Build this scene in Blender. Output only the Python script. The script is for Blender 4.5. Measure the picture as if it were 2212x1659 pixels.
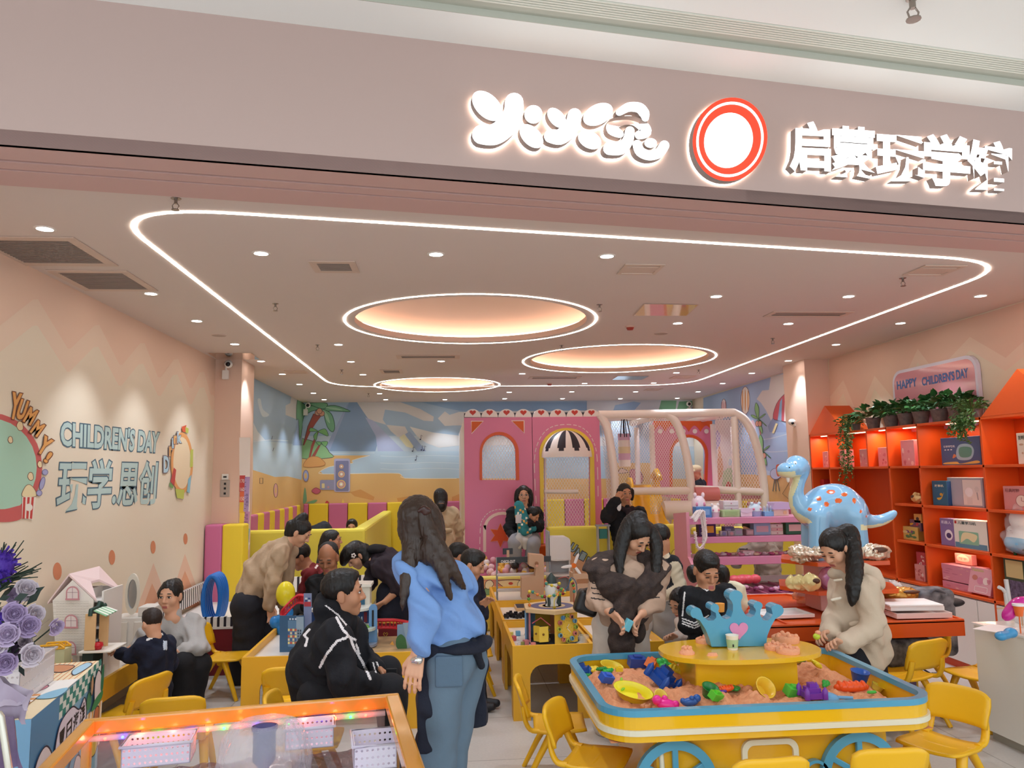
import bpy, math, random
import numpy as np
from mathutils import Vector, Matrix
from mathutils.geometry import tessellate_polygon
random.seed(7); NP = np.random.RandomState(5)
for o in list(bpy.data.objects): bpy.data.objects.remove(o)
SC = bpy.context.scene; COL = SC.collection
# ---- camera, world, exposure -------------------------------------------------
F = 1660.0; PITCH, YAW, ROLL = np.radians([6.58,5.03,-0.87]); EYE = np.array([0,0,1.70])
_f = np.array([math.sin(YAW)*math.cos(PITCH), math.cos(YAW)*math.cos(PITCH), math.sin(PITCH)])
_r = np.array([math.cos(YAW),-math.sin(YAW),0.]); _u = np.cross(_r, _f)
CR, CU, CF = _r*math.cos(ROLL)+_u*math.sin(ROLL),-_r*math.sin(ROLL)+_u*math.cos(ROLL), _f
cd = bpy.data.cameras.new('camera'); cam = bpy.data.objects.new('camera', cd); COL.objects.link(cam)
cd.sensor_width = 36; cd.lens = F*36/2212; cd.clip_start = .05
cam.matrix_world = Matrix([[CR[i], CU[i],-CF[i], EYE[i]] for i in range(3)]+[[0,0,0,1]])
SC.camera = cam
SC.view_settings.view_transform = 'Standard'; SC.view_settings.look = 'None'
SC.view_settings.exposure = 0.65; SC.view_settings.gamma = 1; SC.view_settings.use_curve_mapping = False
W = bpy.data.worlds.new('mall_daylight'); SC.world = W; W.use_nodes = True
W.node_tree.nodes['Background'].inputs[0].default_value = (.90,1,1.08,1)
W.node_tree.nodes['Background'].inputs[1].default_value = 1.15
SC.cycles.use_denoising = True; SC.cycles.max_bounces = 7; SC.cycles.diffuse_bounces = 4
SC.cycles.transparent_max_bounces = 16; SC.cycles.sample_clamp_indirect = 4; SC.cycles.caustics_reflective = False; SC.cycles.caustics_refractive = False
def area(name, loc, rot, sx, sy, e, c=(1,1,1)):
 L = bpy.data.lights.new(name, 'AREA'); L.shape = 'RECTANGLE'; L.size = sx; L.size_y = sy; L.energy = e; L.color = c
 o = bpy.data.objects.new(name, L); o.location = loc; o.rotation_euler = rot; COL.objects.link(o); return o
# ---- pixel -> room helpers (photo frame 2212x1659) ------------------------------
def ray(a, b): return CR*(a-1106)/F+CU*(829.5-b)/F+CF
def onz(a, b, z): d = ray(a, b); return EYE+d*((z-EYE[2])/d[2])
def ony(a, b, y): d = ray(a, b); return EYE+d*(y/d[1])
def onx(a, b, x): d = ray(a, b); return EYE+d*(x/d[0])
def A(*p): return np.array(p, float)
def nrm(v): v = np.asarray(v, float); return v/(np.linalg.norm(v)+1e-12)
# ---- materials --------------------------------------------------------------------
def lin(h):
 h = h.lstrip('#'); c = [int(h[i:i+2],16)/255 for i in (0,2,4)]
 return tuple((x/12.92 if x <= .04045 else ((x+.055)/1.055)**2.4) for x in c)+(1,)
MATS = {}
def M(h, rough=.5, metal=0, em=0, bump=None, var=None, coat=0, alpha=1, trans=0, ior=1.45, spec=.5, stretch=None, sub=0):
 key = (h, rough, metal, em, bump, var, coat, alpha, trans, ior, spec, stretch, sub)
 if key in MATS: return MATS[key]
 m = bpy.data.materials.new('mat_'+h.lstrip('#')); m.use_nodes = True; nt = m.node_tree; b = nt.nodes['Principled BSDF']; c = lin(h)
 I = b.inputs; I['Base Color'].default_value = c; I['Roughness'].default_value = rough; I['Metallic'].default_value = metal
 I['Specular IOR Level'].default_value = spec; I['IOR'].default_value = ior
 if em: I['Emission Color'].default_value = c; I['Emission Strength'].default_value = em
 if coat: I['Coat Weight'].default_value = coat; I['Coat Roughness'].default_value = .06
 if alpha < 1: I['Alpha'].default_value = alpha
 if trans: I['Transmission Weight'].default_value = trans
 if sub: I['Subsurface Weight'].default_value = sub; I['Subsurface Radius'].default_value = (.01,.004,.002); I['Subsurface Scale'].default_value = .5
 if bump or var:
  tc = nt.nodes.new('ShaderNodeTexCoord'); src = tc.outputs['Object']
  if stretch:
   mp = nt.nodes.new('ShaderNodeMapping'); mp.inputs['Scale'].default_value = stretch; nt.links.new(src, mp.inputs[0]); src = mp.outputs[0]
 if bump:
  n = nt.nodes.new('ShaderNodeTexNoise'); n.inputs['Scale'].default_value = bump[0]; n.inputs['Detail'].default_value = 4
  k = nt.nodes.new('ShaderNodeBump'); k.inputs['Strength'].default_value = bump[1]; k.inputs['Distance'].default_value = .01
  nt.links.new(src, n.inputs['Vector']); nt.links.new(n.outputs['Fac'], k.inputs['Height']); nt.links.new(k.outputs[0], I['Normal'])
 if var:
  n = nt.nodes.new('ShaderNodeTexNoise'); n.inputs['Scale'].default_value = var[0]; n.inputs['Detail'].default_value = 5
  r = nt.nodes.new('ShaderNodeValToRGB'); r.color_ramp.elements[0].position = .3; r.color_ramp.elements[1].position = .7
  r.color_ramp.elements[0].color = lin(var[1]); r.color_ramp.elements[1].color = c
  nt.links.new(src, n.inputs['Vector']); nt.links.new(n.outputs['Fac'], r.inputs[0]); nt.links.new(r.outputs[0], I['Base Color'])
 MATS[key] = m; return m
# ---- objects ------------------------------------------------------------------------
ROOT = {}
def tag(o, label=None, cat=None, group=None, kind=None):
 if label: o['label'] = label
 if cat: o['category'] = cat
 if group: o['group'] = group
 if kind: o['kind'] = kind
 return o
def thing(name, label, cat, loc=(0,0,0), rz=0, group=None, kind=None):
 o = bpy.data.objects.new(name, None); o.empty_display_size = .05; COL.objects.link(o)
 o.location = tuple(map(float, loc)); o.rotation_euler = (0,0, rz); ROOT[o.name] = (A(*loc), rz); return tag(o, label, cat, group, kind)
def copy_tree(src, loc, rz=0, label=None, group=None, parent=None):
 c = src.copy(); COL.objects.link(c)
 if parent is not None: c.parent = parent
 else:
  c.location = tuple(map(float, loc)); c.rotation_euler = (0,0, rz)
  if label: c['label'] = label
  if group: c['group'] = group
 for ch in src.children: copy_tree(ch, None, parent=c)
 return c
def mesh_obj(name, V, FQ, mats, mi=None, smooth=None, parent=None, world=False, bevel=0, kind=None, seg=2):
 me = bpy.data.meshes.new(name); V = np.asarray(V, float).reshape(-1,3)
 rt = parent
 while rt is not None and rt.parent is not None: rt = rt.parent
 if world and rt is not None:
  L, rz = ROOT.get(rt.name, (A(0,0,0),0)); V = V-L; c, s = math.cos(-rz), math.sin(-rz)
  V = np.stack([V[:, 0]*c-V[:, 1]*s, V[:, 0]*s+V[:, 1]*c, V[:, 2]],1)
 if isinstance(FQ, np.ndarray):
  n = len(FQ); me.vertices.add(len(V)); me.vertices.foreach_set('co', V.ravel().astype(np.float32))
  me.loops.add(n*4); me.loops.foreach_set('vertex_index', FQ.ravel().astype(np.int32))
  me.polygons.add(n); me.polygons.foreach_set('loop_start', np.arange(0, n*4,4, dtype=np.int32)); me.update(calc_edges=True)
 else: me.from_pydata(V.tolist(),[], FQ)
 for m in (mats if isinstance(mats, (list, tuple)) else [mats]): me.materials.append(m)
 n = len(me.polygons)
 if mi is not None: me.polygons.foreach_set('material_index', np.asarray(mi, np.int32))
 if smooth is not None: me.polygons.foreach_set('use_smooth', np.full(n, smooth, bool) if isinstance(smooth, bool) else np.asarray(smooth, bool))
 me.update(); o = bpy.data.objects.new(name, me); COL.objects.link(o)
 if parent is not None: o.parent = parent
 if bevel:
  b = o.modifiers.new('bevel', 'BEVEL'); b.width = bevel; b.segments = seg; b.limit_method = 'ANGLE'; b.angle_limit = .6; b.harden_normals = False
  me.polygons.foreach_set('use_smooth', np.full(n, False))
 if kind: o['kind'] = kind
 return o
def frame(d, up=(0,0,1)):
 z = nrm(d); x = np.cross(up, z)
 if np.linalg.norm(x) < 1e-3: x = np.cross((0,1,0), z)
 x = nrm(x); return x, np.cross(z, x), z
class MB:
 def __init__(s): s.v = []; s.f = []; s.m = []; s.s = []
 def add(s, V, Fc, mi=0, sm=False):
  n = len(s.v); s.v += [tuple(map(float, p)) for p in V]
  for q in Fc: s.f.append(tuple(i+n for i in q)); s.m.append(mi); s.s.append(sm)
  return s
 def box(s, a, b, mi=0, rot=None, c=None):
  x0, y0, z0 = a; x1, y1, z1 = b
  V = A((x0, y0, z0),(x1, y0, z0),(x1, y1, z0),(x0, y1, z0),(x0, y0, z1),(x1, y0, z1),(x1, y1, z1),(x0, y1, z1))
  if rot is not None:
   cc = V.mean(0) if c is None else A(*c); V = (V-cc)@np.array(rot).T+cc
  return s.add(V, [(0,3,2,1),(4,5,6,7),(0,1,5,4),(1,2,6,5),(2,3,7,6),(3,0,4,7)], mi)
 def tube(s, P, r, seg=8, mi=0, closed=False, caps=True, up=(0,0,1), flat=1):
  P = [A(*p) for p in P]; n = len(P); R = r if isinstance(r, (list, tuple, np.ndarray)) else [r]*n; V = []; px_ = None
  for i in range(n):
   if closed: t = P[(i+1) % n]-P[i-1]
   else: t = P[min(i+1, n-1)]-P[max(i-1,0)]
   t = nrm(t)
   if px_ is None: x, y, _ = frame(t, up)
   else: x = nrm(px_-t*(px_@t)); y = np.cross(t, x)
   px_ = x
   for k in range(seg):
    a = 2*math.pi*k/seg; V.append(P[i]+x*math.cos(a)*R[i]+y*math.sin(a)*R[i]*flat)
  Fc = []
  for i in range(n if closed else n-1):
   for k in range(seg):
    a, b = i*seg+k, i*seg+(k+1) % seg; c = ((i+1) % n)*seg; Fc.append((a, b, c+(k+1) % seg, c+k))
  s.add(V, Fc, mi, True)
  if caps and not closed:
   s.add(V[:seg],[tuple(range(seg))[::-1]], mi); s.add(V[-seg:],[tuple(range(seg))], mi)
  return s
 def lathe(s, prof, c=(0,0,0), seg=20, mi=0, axis=(0,0,1), sm=True, sc=(1,1), caps=True):
  x, y, z = frame(axis, (0,1,0) if abs(axis[2]) > .9 else (0,0,1)); V = []; c = A(*c)
  for r, h in prof:
   for k in range(seg):
    a = 2*math.pi*k/seg; V.append(c+x*r*math.cos(a)*sc[0]+y*r*math.sin(a)*sc[1]+z*h)
  Fc = [(i*seg+k, i*seg+(k+1) % seg, (i+1)*seg+(k+1) % seg, (i+1)*seg+k) for i in range(len(prof)-1) for k in range(seg)]
  s.add(V, Fc, mi, sm)
  if caps and prof[0][0] > 1e-5: s.add(V[:seg],[tuple(range(seg))[::-1]], mi)
  if caps and prof[-1][0] > 1e-5: s.add(V[-seg:],[tuple(range(seg))], mi)
  return s
 def cyl(s, a, b, r, r2=None, seg=14, mi=0):
  d = A(*b)-A(*a); return s.lathe([(r, 0),(r if r2 is None else r2, float(np.linalg.norm(d)))], a, seg, mi, tuple(nrm(d)))
 def ell(s, c, r, seg=14, rings=9, mi=0, rot=None):
  r = (r, r, r) if np.isscalar(r) else r; V = []
  for i in range(rings+1):
   t = math.pi*i/rings
   for k in range(seg):
    a = 2*math.pi*k/seg; p = A(r[0]*math.sin(t)*math.cos(a), r[1]*math.sin(t)*math.sin(a),-r[2]*math.cos(t))
    V.append((p if rot is None else np.array(rot)@p)+A(*c))
  return s.add(V, [(i*seg+k, i*seg+(k+1) % seg, (i+1)*seg+(k+1) % seg, (i+1)*seg+k) for i in range(rings) for k in range(seg)], mi, True)
 def poly(s, loops, fn, mi=0, depth=None, side=None):
  """flat polygon with holes; loops of 2d points, fn maps 2d->3d; depth = extrusion vector"""
  if not isinstance(loops[0][0],(list, tuple, np.ndarray)): loops = [loops]
  P2 = [A(p[0], p[1],0) for L in loops for p in L]
  tri = tessellate_polygon([[Vector((p[0], p[1],0)) for p in L] for L in loops])
  V = [A(*fn(p[0], p[1])) for p in P2]; s.add(V, [tuple(t) for t in tri], mi)
  if depth is not None:
   D = A(*depth); V2 = [v+D for v in V]; s.add(V2,[tuple(t)[::-1] for t in tri], mi if side is None else side); n = 0
   for L in loops:
    k = len(L); s.add(V[n:n+k]+V2[n:n+k],[(i, (i+1) % k, k+(i+1) % k, k+i) for i in range(k)], mi if side is None else side); n += k
  return s
 def line(s, P, w, fn, mi=0, closed=False):
  P = [A(*p) for p in P]; n = len(P); Lf = []; Rt = []
  for i in range(n):
   t = (P[(i+1) % n]-P[i-1]) if closed else P[min(i+1, n-1)]-P[max(i-1,0)]
   t = nrm(t); q = A(-t[1], t[0])*w/2; Lf.append(P[i]+q); Rt.append(P[i]-q)
  V = [A(*fn(*p)) for p in Lf+Rt]
  return s.add(V, [(i, (i+1) % n, n+(i+1) % n, n+i) for i in range(n if closed else n-1)], mi)
 def build(s, name, mats, parent=None, world=False, bevel=0, kind=None, seg=2):
  return mesh_obj(name, s.v, s.f, mats, s.m, s.s, parent, world, bevel, kind, seg)
def arc(cx, cy, rx, ry, a0, a1, n=12): return [(cx+rx*math.cos(math.radians(a0+(a1-a0)*i/n)), cy+ry*math.sin(math.radians(a0+(a1-a0)*i/n))) for i in range(n+1)]
def circ(cx, cy, rx, ry=None, n=20, rot=0):
 ry = rx if ry is None else ry; c, s = math.cos(rot), math.sin(rot)
 return [(cx+rx*math.cos(t)*c-ry*math.sin(t)*s, cy+rx*math.cos(t)*s+ry*math.sin(t)*c) for t in (2*math.pi*i/n for i in range(n))]
def rrect(x0, y0, x1, y1, r, n=5):
 return arc(x1-r, y1-r, r, r, 0,90, n)+arc(x0+r, y1-r, r, r, 90,180, n)+arc(x0+r, y0+r, r, r, 180,270, n)+arc(x1-r, y0+r, r, r, 270,360, n)
def smooth_path(P, n=6, closed=False):
 P = [A(*p) for p in P]; N = len(P); out = []
 for i in range(N if closed else N-1):
  if closed: a, b, c, d = P[i-1], P[i], P[(i+1) % N], P[(i+2) % N]
  else: a, b, c, d = P[max(i-1,0)], P[i], P[i+1], P[min(i+2, N-1)]
  for k in range(n):
   t = k/n; out.append(.5*((2*b)+(c-a)*t+(2*a-5*b+4*c-d)*t*t+(3*b-a-3*c+d)*t**3))
 if not closed: out.append(P[-1])
 return out
def text_mesh(txt, size, bold=0, res=3):
 c = bpy.data.curves.new('t', 'FONT'); c.body = txt; c.size = size; c.offset = bold; c.resolution_u = res; c.align_x = 'LEFT'
 o = bpy.data.objects.new('t', c); COL.objects.link(o); dg = bpy.context.evaluated_depsgraph_get(); dg.update()
 me = bpy.data.meshes.new_from_object(o.evaluated_get(dg)); V = [tuple(v.co)[:2] for v in me.vertices]; Fc = [tuple(p.vertices) for p in me.polygons]
 bd = {}
 for f in Fc:
  for i in range(len(f)):
   e = (f[i], f[(i+1) % len(f)]); bd[e] = 1
 edges = [e for e in bd if (e[1], e[0]) not in bd]
 bpy.data.objects.remove(o); bpy.data.curves.remove(c); bpy.data.meshes.remove(me); return V, Fc, edges
def put_text(mb, txt, size, fn, mi=0, depth=None, side=None, bold=0, fit=None, flip=False):
 """lettering as faces mapped by fn(x,y); fit=(w,h) normalises to 0..w,0..h"""
 V, Fc, E = text_mesh(txt, size, bold)
 if not V: return
 P = np.array(V)
 if fit:
  lo, hi = P.min(0), P.max(0); P = (P-lo)/(hi-lo)*A(*fit)
 V3 = [A(*fn(p[0], p[1])) for p in P]; mb.add(V3, Fc, mi)
 if depth is not None:
  D = A(*depth); n = len(V3); mb.add(V3+[v+D for v in V3],[(a, b, n+b, n+a) for a, b in E], mi if side is None else side)
# ---- signed-distance shapes -> smooth closed meshes -----------------------------------
def cap(a, b, ra, rb=None, k=.02): return ('c', k, 1, A(*a), A(*b), ra, ra if rb is None else rb)
def elp(c, r, k=.02, R=None): return ('e', k, 1, A(*c), A(*((r,)*3 if np.isscalar(r) else r)), R)
def rbx(c, h, r=.01, k=.01, R=None): return ('b', k, 1, A(*c), A(*h), r, R)
def cut(p): return (p[0], p[1],-1)+p[3:]
def chain(P, R, k=.02):
 P = list(P); R = R if isinstance(R, (list, tuple, np.ndarray)) else [R]*len(P)
 return [cap(P[i], P[i+1], R[i], R[i+1], k) for i in range(len(P)-1)]
def _bb(p):
 if p[0] == 'c': return np.minimum(p[3]-p[5], p[4]-p[6]), np.maximum(p[3]+p[5], p[4]+p[6])
 if p[0] == 'e': r = p[4].max() if p[5] is not None else p[4]; return p[3]-r, p[3]+r
 r = np.linalg.norm(p[4])+p[5] if p[6] is not None else p[4]+p[5]; return p[3]-r, p[3]+r
def sdf(prims, res, wr=None):
 """wr = (amplitude, scale, seed): soft cloth folds"""
 bbs = [_bb(p) for p in prims if p[2] > 0]; lo = np.min([b[0] for b in bbs],0)-res*3-.01; hi = np.max([b[1] for b in bbs],0)+res*3+.01
 n = np.ceil((hi-lo)/res).astype(int)+1; ax = [(lo[i]+np.arange(n[i])*res).astype(np.float32) for i in range(3)]
 D = np.full(n, 9., np.float32)
 for p in prims:
  k = p[1]; b = _bb(p); mg = k+res*4+.02; i0 = np.maximum(((b[0]-mg-lo)/res).astype(int),0); i1 = np.minimum(((b[1]+mg-lo)/res).astype(int)+2, n)
  if (i1 <= i0).any(): continue
  sl = tuple(slice(i0[i], i1[i]) for i in range(3)); X = ax[0][sl[0]][:, None, None]; Y = ax[1][sl[1]][None, :, None]; Z = ax[2][sl[2]][None, None, :]
  if p[0] == 'c':
   a, bb = p[3], p[4]; d = bb-a; L = d@d+1e-9; t = np.clip(((X-a[0])*d[0]+(Y-a[1])*d[1]+(Z-a[2])*d[2])/L, 0,1)
   s_ = np.sqrt((X-a[0]-t*d[0])**2+(Y-a[1]-t*d[1])**2+(Z-a[2]-t*d[2])**2)-(p[5]+(p[6]-p[5])*t)
  else:
   x, y, z = X-p[3][0], Y-p[3][1], Z-p[3][2]; R = p[5] if p[0] == 'e' else p[6]
   if R is not None: R = np.array(R); x, y, z = [R[0, i]*x+R[1, i]*y+R[2, i]*z for i in range(3)]
   h = p[4]
   if p[0] == 'e':
    k0 = np.sqrt((x/h[0])**2+(y/h[1])**2+(z/h[2])**2); k1 = np.sqrt((x/h[0]**2)**2+(y/h[1]**2)**2+(z/h[2]**2)**2)+1e-9; s_ = k0*(k0-1)/k1
   else:
    qx, qy, qz = np.abs(x)-h[0], np.abs(y)-h[1], np.abs(z)-h[2]
    s_ = np.sqrt(np.maximum(qx, 0)**2+np.maximum(qy, 0)**2+np.maximum(qz, 0)**2)+np.minimum(np.maximum(qx, np.maximum(qy, qz)),0)-p[5]
  o = D[sl]
  if p[2] > 0: hh = np.clip(.5+.5*(o-s_)/k, 0,1); D[sl] = o*(1-hh)+s_*hh-k*hh*(1-hh)
  else: s_ = -s_; hh = np.clip(.5-.5*(o-s_)/k, 0,1); D[sl] = o*(1-hh)+s_*hh+k*hh*(1-hh)
 if wr:
  am, sc, sd = wr[:3]; zs = wr[3] if len(wr) > 3 else 1; rs = np.random.RandomState(sd); X, Y, Z = ax[0][:, None, None], ax[1][None, :, None], ax[2][None, None, :]; q = 0
  for j in range(4):
   d = rs.normal(size=3); d *= sc*(1+.6*j)/np.linalg.norm(d); d[2] *= zs; e = rs.normal(size=3)*sc*.5
   q = q+np.sin(d[0]*X+d[1]*Y+d[2]*Z+1.5*np.sin(e[0]*X+e[1]*Y+e[2]*Z)+j*2)/(1+.5*j)
  D += (am*.5*q).astype(np.float32)
 return nets(D, lo, res)
def nets(D, lo, res):
 n = D.shape; I = D < 0; c = np.zeros((n[0]-1, n[1]-1, n[2]-1), np.int8)
 for i in (0,1):
  for j in (0,1):
   for k in (0,1): c += I[i:n[0]-1+i, j:n[1]-1+j, k:n[2]-1+k]
 act = np.argwhere((c > 0) & (c < 8)); del c; N = len(act); cor = [(i, j, k) for i in (0,1) for j in (0,1) for k in (0,1)]
 val = {q: D[act[:, 0]+q[0], act[:, 1]+q[1], act[:, 2]+q[2]] for q in cor}; S = np.zeros((N, 3)); cn = np.zeros(N)
 for a in cor:
  for x in range(3):
   if a[x] == 0:
    b = list(a); b[x] = 1; b = tuple(b); va, vb = val[a], val[b]; m = (va < 0) != (vb < 0); t = np.where(m, va/(va-vb+1e-12),0)
    P = np.zeros((N, 3)); P[:] = a; P[:, x] += t; S += P*m[:, None]; cn += m
 V = (act+S/np.maximum(cn, 1)[:, None])*res+lo; idx = np.full((n[0]-1, n[1]-1, n[2]-1),-1, np.int32); idx[act[:, 0], act[:, 1], act[:, 2]] = np.arange(N); Q = []
 for x in range(3):
  y, z = (x+1) % 3,(x+2) % 3; s0 = [slice(None)]*3; s1 = [slice(None)]*3; s0[x] = slice(0,-1); s1[x] = slice(1, None)
  a = I[tuple(s0)]; e = np.argwhere(a != I[tuple(s1)]); e = e[(e[:, y] > 0) & (e[:, z] > 0) & (e[:, y] < n[y]-1) & (e[:, z] < n[z]-1)]
  g = []
  for dy, dz in ((0,0),(1,0),(1,1),(0,1)):
   q = e.copy(); q[:, y] -= dy; q[:, z] -= dz; g.append(idx[q[:, 0], q[:, 1], q[:, 2]])
  q = np.stack(g, 1); fl = a[e[:, 0], e[:, 1], e[:, 2]]; q[~fl] = q[~fl][:, ::-1]; Q.append(q)
 Q = np.concatenate(Q); Q = Q[(Q >= 0).all(1)]; return V, Q
def S(name, prims, res, mats, parent=None, wr=None, cls=None, world=True, kind=None):
 V, Q = sdf(prims, res, wr); mi = None
 if cls is not None: mi = cls(V[Q].mean(1))
 return mesh_obj(name, V, Q, mats, mi, True, parent, world, kind=kind)
# ---- large lights -------------------------------------------------------------------
KS = 1.13; ZC = 1.7+1.15*KS; XL, XR, YB = -2.24*KS, 4.07*KS, 12.35*KS; ZF = 1.7+1.1*KS
FA = A(-1.456*KS, 2.56*KS, 0); FD = nrm((1,.1565,0)); FN = A(FD[1],-FD[0],0)   # shop front line, FN points to the mall
def fpt(s, off, z): p = FA+FD*s+FN*off; return A(p[0], p[1], z)
def onf(a, b, off=0):
 d = ray(a, b); n = -FN; t = (n@(FA-A(0,0,0)-A(*EYE[:2],0))-off)/(n@d); return EYE+d*t
def onp(a, b, P0, n): d = ray(a, b); return EYE+d*((A(*P0)-EYE)@A(*n)/(d@A(*n)))
zt_m = 3.5
area('mall_ceiling_panel_light', (0.6,-1.6, zt_m),(0,0,0),5,2.5,80,(.9,1,1.06))
_a = fpt(2.2,.75,3.30)
# ---- setting ----------------------------------------------------------------------------
def struct(name, mb, mats, parent=None, bevel=0): return mb.build(name, mats, parent, True, bevel, 'structure')
m_wall = M('#EBC9B1', .7); m_cream = M('#E6D5BC', .7); m_mid = M('#EACDB4', .7); m_ceil = M('#DCCDC5', .8); m_fas = M('#B9A098', .6); m_sof = M('#CBA59E', .6)
fm = M('#D3CCC4', .32, bump=(3,.02)); nt = fm.node_tree; bs = nt.nodes['Principled BSDF']
br = nt.nodes.new('ShaderNodeTexBrick'); br.offset = 0; br.inputs['Scale'].default_value = 1.0; br.inputs['Mortar Size'].default_value = .004; br.inputs['Brick Width'].default_value = .8; br.inputs['Row Height'].default_value = .8
br.inputs['Color1'].default_value = lin('#D8D1C9'); br.inputs['Color2'].default_value = lin('#D0C8C0'); br.inputs['Mortar'].default_value = lin('#A79F97')
tc = nt.nodes.new('ShaderNodeTexCoord'); nt.links.new(tc.outputs['Object'], br.inputs[0])
nz = nt.nodes.new('ShaderNodeTexNoise'); nz.inputs['Scale'].default_value = 60; mx = nt.nodes.new('ShaderNodeMix'); mx.data_type = 'RGBA'; mx.blend_type = 'MULTIPLY'; mx.inputs[0].default_value = .18
nt.links.new(tc.outputs['Object'], nz.inputs[0]); nt.links.new(br.outputs[0], mx.inputs[6]); nt.links.new(nz.outputs[0], mx.inputs[7]); nt.links.new(mx.outputs[2], bs.inputs['Base Color'])
floor = struct('floor', MB().add([(-6,-5,0),(8,-5,0),(8, YB+.2,0),(-6, YB+.2,0)],[(0,1,2,3)]), fm)
# ceiling with three round coves
COVES = []
for (l, r_, t, b) in ((741,1292,636,741),(1137,1545,746,803),(808,1079,816,846)):
 c = (onz(l, (t+b)/2+ (4 if l == 1137 else 0), ZC)+onz(r_, (t+b)/2-(4 if l == 1137 else 0), ZC))/2; f0 = onz((l+r_)/2, b, ZC); f1 = onz((l+r_)/2, t, ZC)
 rad = np.linalg.norm(onz(l, (t+b)/2, ZC)[:2]-onz(r_, (t+b)/2, ZC)[:2])/2; COVES.append((c[0],(f0[1]+f1[1])/2, rad))
cb = MB(); A0, A1 = fpt(-2.2,-.45, ZC), fpt(6.5,-.45, ZC)
outer = [(XL-.05, A0[1]+(XL-.05-A0[0])*.1565),(XR+.05, A0[1]+(XR+.05-A0[0])*.1565),(XR+.05, YB+.05),(XL-.05, YB+.05)]
cb.poly([outer]+[circ(x, y, r*.925, n=48)[::-1] for x, y, r in COVES], lambda x, y: (x, y, ZC))
ceil_o = struct('ceiling', cb, m_ceil)
m_cove = M('#EFD6C6', .8); m_led = M('#FFFDF4', .5, em=9.0); m_ledw = M('#FFE4CC', .5, em=5.0); m_lip = M('#CDB3A5', .8)
for i, (x, y, r) in enumerate(COVES):
 h = r*.925; b = MB(); b.lathe([(h, 0),(h, .05)],(x, y, ZC),64,0, caps=False); struct('cove_lip', b, m_lip, ceil_o)
 b = MB(); b.lathe([(h, .05),(h+.10,.05),(h+.10,.13),(h*.98,.19),(h*.7,.25),(h*.35,.28),(.001,.285)],(x, y, ZC),64,0, caps=False); struct('cove_dome', b, m_cove, ceil_o)
 b = MB(); b.tube([(x+(h+.055)*math.cos(t), y+(h+.055)*math.sin(t), ZC+.066) for t in np.linspace(0,2*math.pi, 64, endpoint=False)],.010,6, closed=True); struct('cove_light', b, m_ledw, ceil_o)
 b = MB(); P = circ(x, y, r, n=96); b.line(P, .016, lambda u, v: (u, v, ZC-.004),0, True); struct('cove_ring_light', b, m_led, ceil_o)
# ribbon light running round the ceiling
A_, B_, C_, D_ = onz(352,458, ZC), onz(2092,560, ZC), onz(1440,855, ZC), onz(748,857, ZC)
xl, xr = -1.45*KS, 3.275*KS; yl = lambda x: 3.345*KS+(x+.98*KS)*.1565; yb = 10.15*KS; rr = .42
P = [(xl+rr*1.3, yl(xl+rr*1.3))]; P += [(x, yl(x)) for x in np.linspace(xl+rr*1.5, xr-rr*1.3,12)]
def corner(p0, p1, p2, n=10): return [((1-t)**2*A(*p0)+2*t*(1-t)*A(*p1)+t*t*A(*p2)) for t in np.linspace(0,1, n)]
P = corner((xl, yl(xl)+.55),(xl, yl(xl)),(xl+.6, yl(xl+.6)))+[A(x, yl(x)) for x in np.linspace(xl+.7, xr-.7,14)]+corner((xr-.6, yl(xr-.6)),(xr, yl(xr)),(xr, yl(xr)+.5))+[A(xr, y) for y in np.linspace(yl(xr)+.7, yb-.9,12)]
P += corner((xr, yb-.8),(xr, yb),(xr-.8, yb))+[A(x, yb) for x in np.linspace(xr-.9, xl+.9,10)]+corner((xl+.8, yb),(xl, yb),(xl, yb-.8))+[A(xl, y) for y in np.linspace(yb-.9, yl(xl)+.6,12)]
b = MB(); b.line(P, .022, lambda u, v: (u, v, ZC-.004),0, True); struct('trim_1', b, m_led)
# walls; pillars
PYL = 7.69*KS; xpl = ony(520,900, PYL)[0]; PYR = 7.79*KS; xpr = ony(1744,900, PYR)[0]; ypl = onx(547,900, xpl)[1]; ypr = onx(1697,900, xpr)[1]
yf = lambda x: FA[1]+(x-FA[0])*.1565
wl = struct('wall_left', MB().box((XL-.12, yf(XL)-.0,0),(XL, YB+.1, ZC+.02)), m_wall)
wr = struct('wall_right', MB().box((XR, yf(XR),0),(XR+.12, YB+.1, ZC+.02)), m_cream)
wb = struct('wall_back', MB().box((XL-.1, YB, 0),(XR+.1, YB+.12, ZC+.02)), M('#A9C0D4', .6))
pl = struct('pillar_left', MB().box((XL-.02, PYL, 0),(xpl, ypl, ZC+.01)), M('#E3BFA9', .6))
pr = struct('pillar_right', MB().box((xpr, PYR, 0),(XR+.02, ypr, ZC+.01)), M('#E6C2AD', .6))
# shop front header: face, soffit with shutter grooves, side returns
b = MB(); zt = 1.7+1.645*KS
def slab(b, s0, s1, o0, o1, z0, z1, mi=0):
 V = [fpt(s, o, z) for z in (z0, z1) for s, o in ((s0, o0),(s1, o0),(s1, o1),(s0, o1))]
 b.add(V, [(0,3,2,1),(4,5,6,7),(0,1,5,4),(1,2,6,5),(2,3,7,6),(3,0,4,7)], mi)
slab(b, -5,8,0,-.02, ZF, zt)
header = struct('wall_front', b, m_fas)
b = MB();
for o0, o1, z in ((0,-.15, ZF),(-.15,-.175, ZF+.03),(-.175,-.25, ZF),(-.25,-.27, ZF+.02),(-.27,-.45, ZF)): slab(b, -5,8, o0, o1, z, z+.06)
struct('trim_2', b, m_sof, header)
b = MB(); slab(b, -5,8,-.02,-.45, ZF+.06, zt); struct('trim_3', b, m_sof, header)
b = MB(); b.box((XL-.6, yf(XL)-.02,0),(XL-.0, yf(XL)+.35, ZF)); struct('trim_4', b, m_wall, wl)
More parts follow.
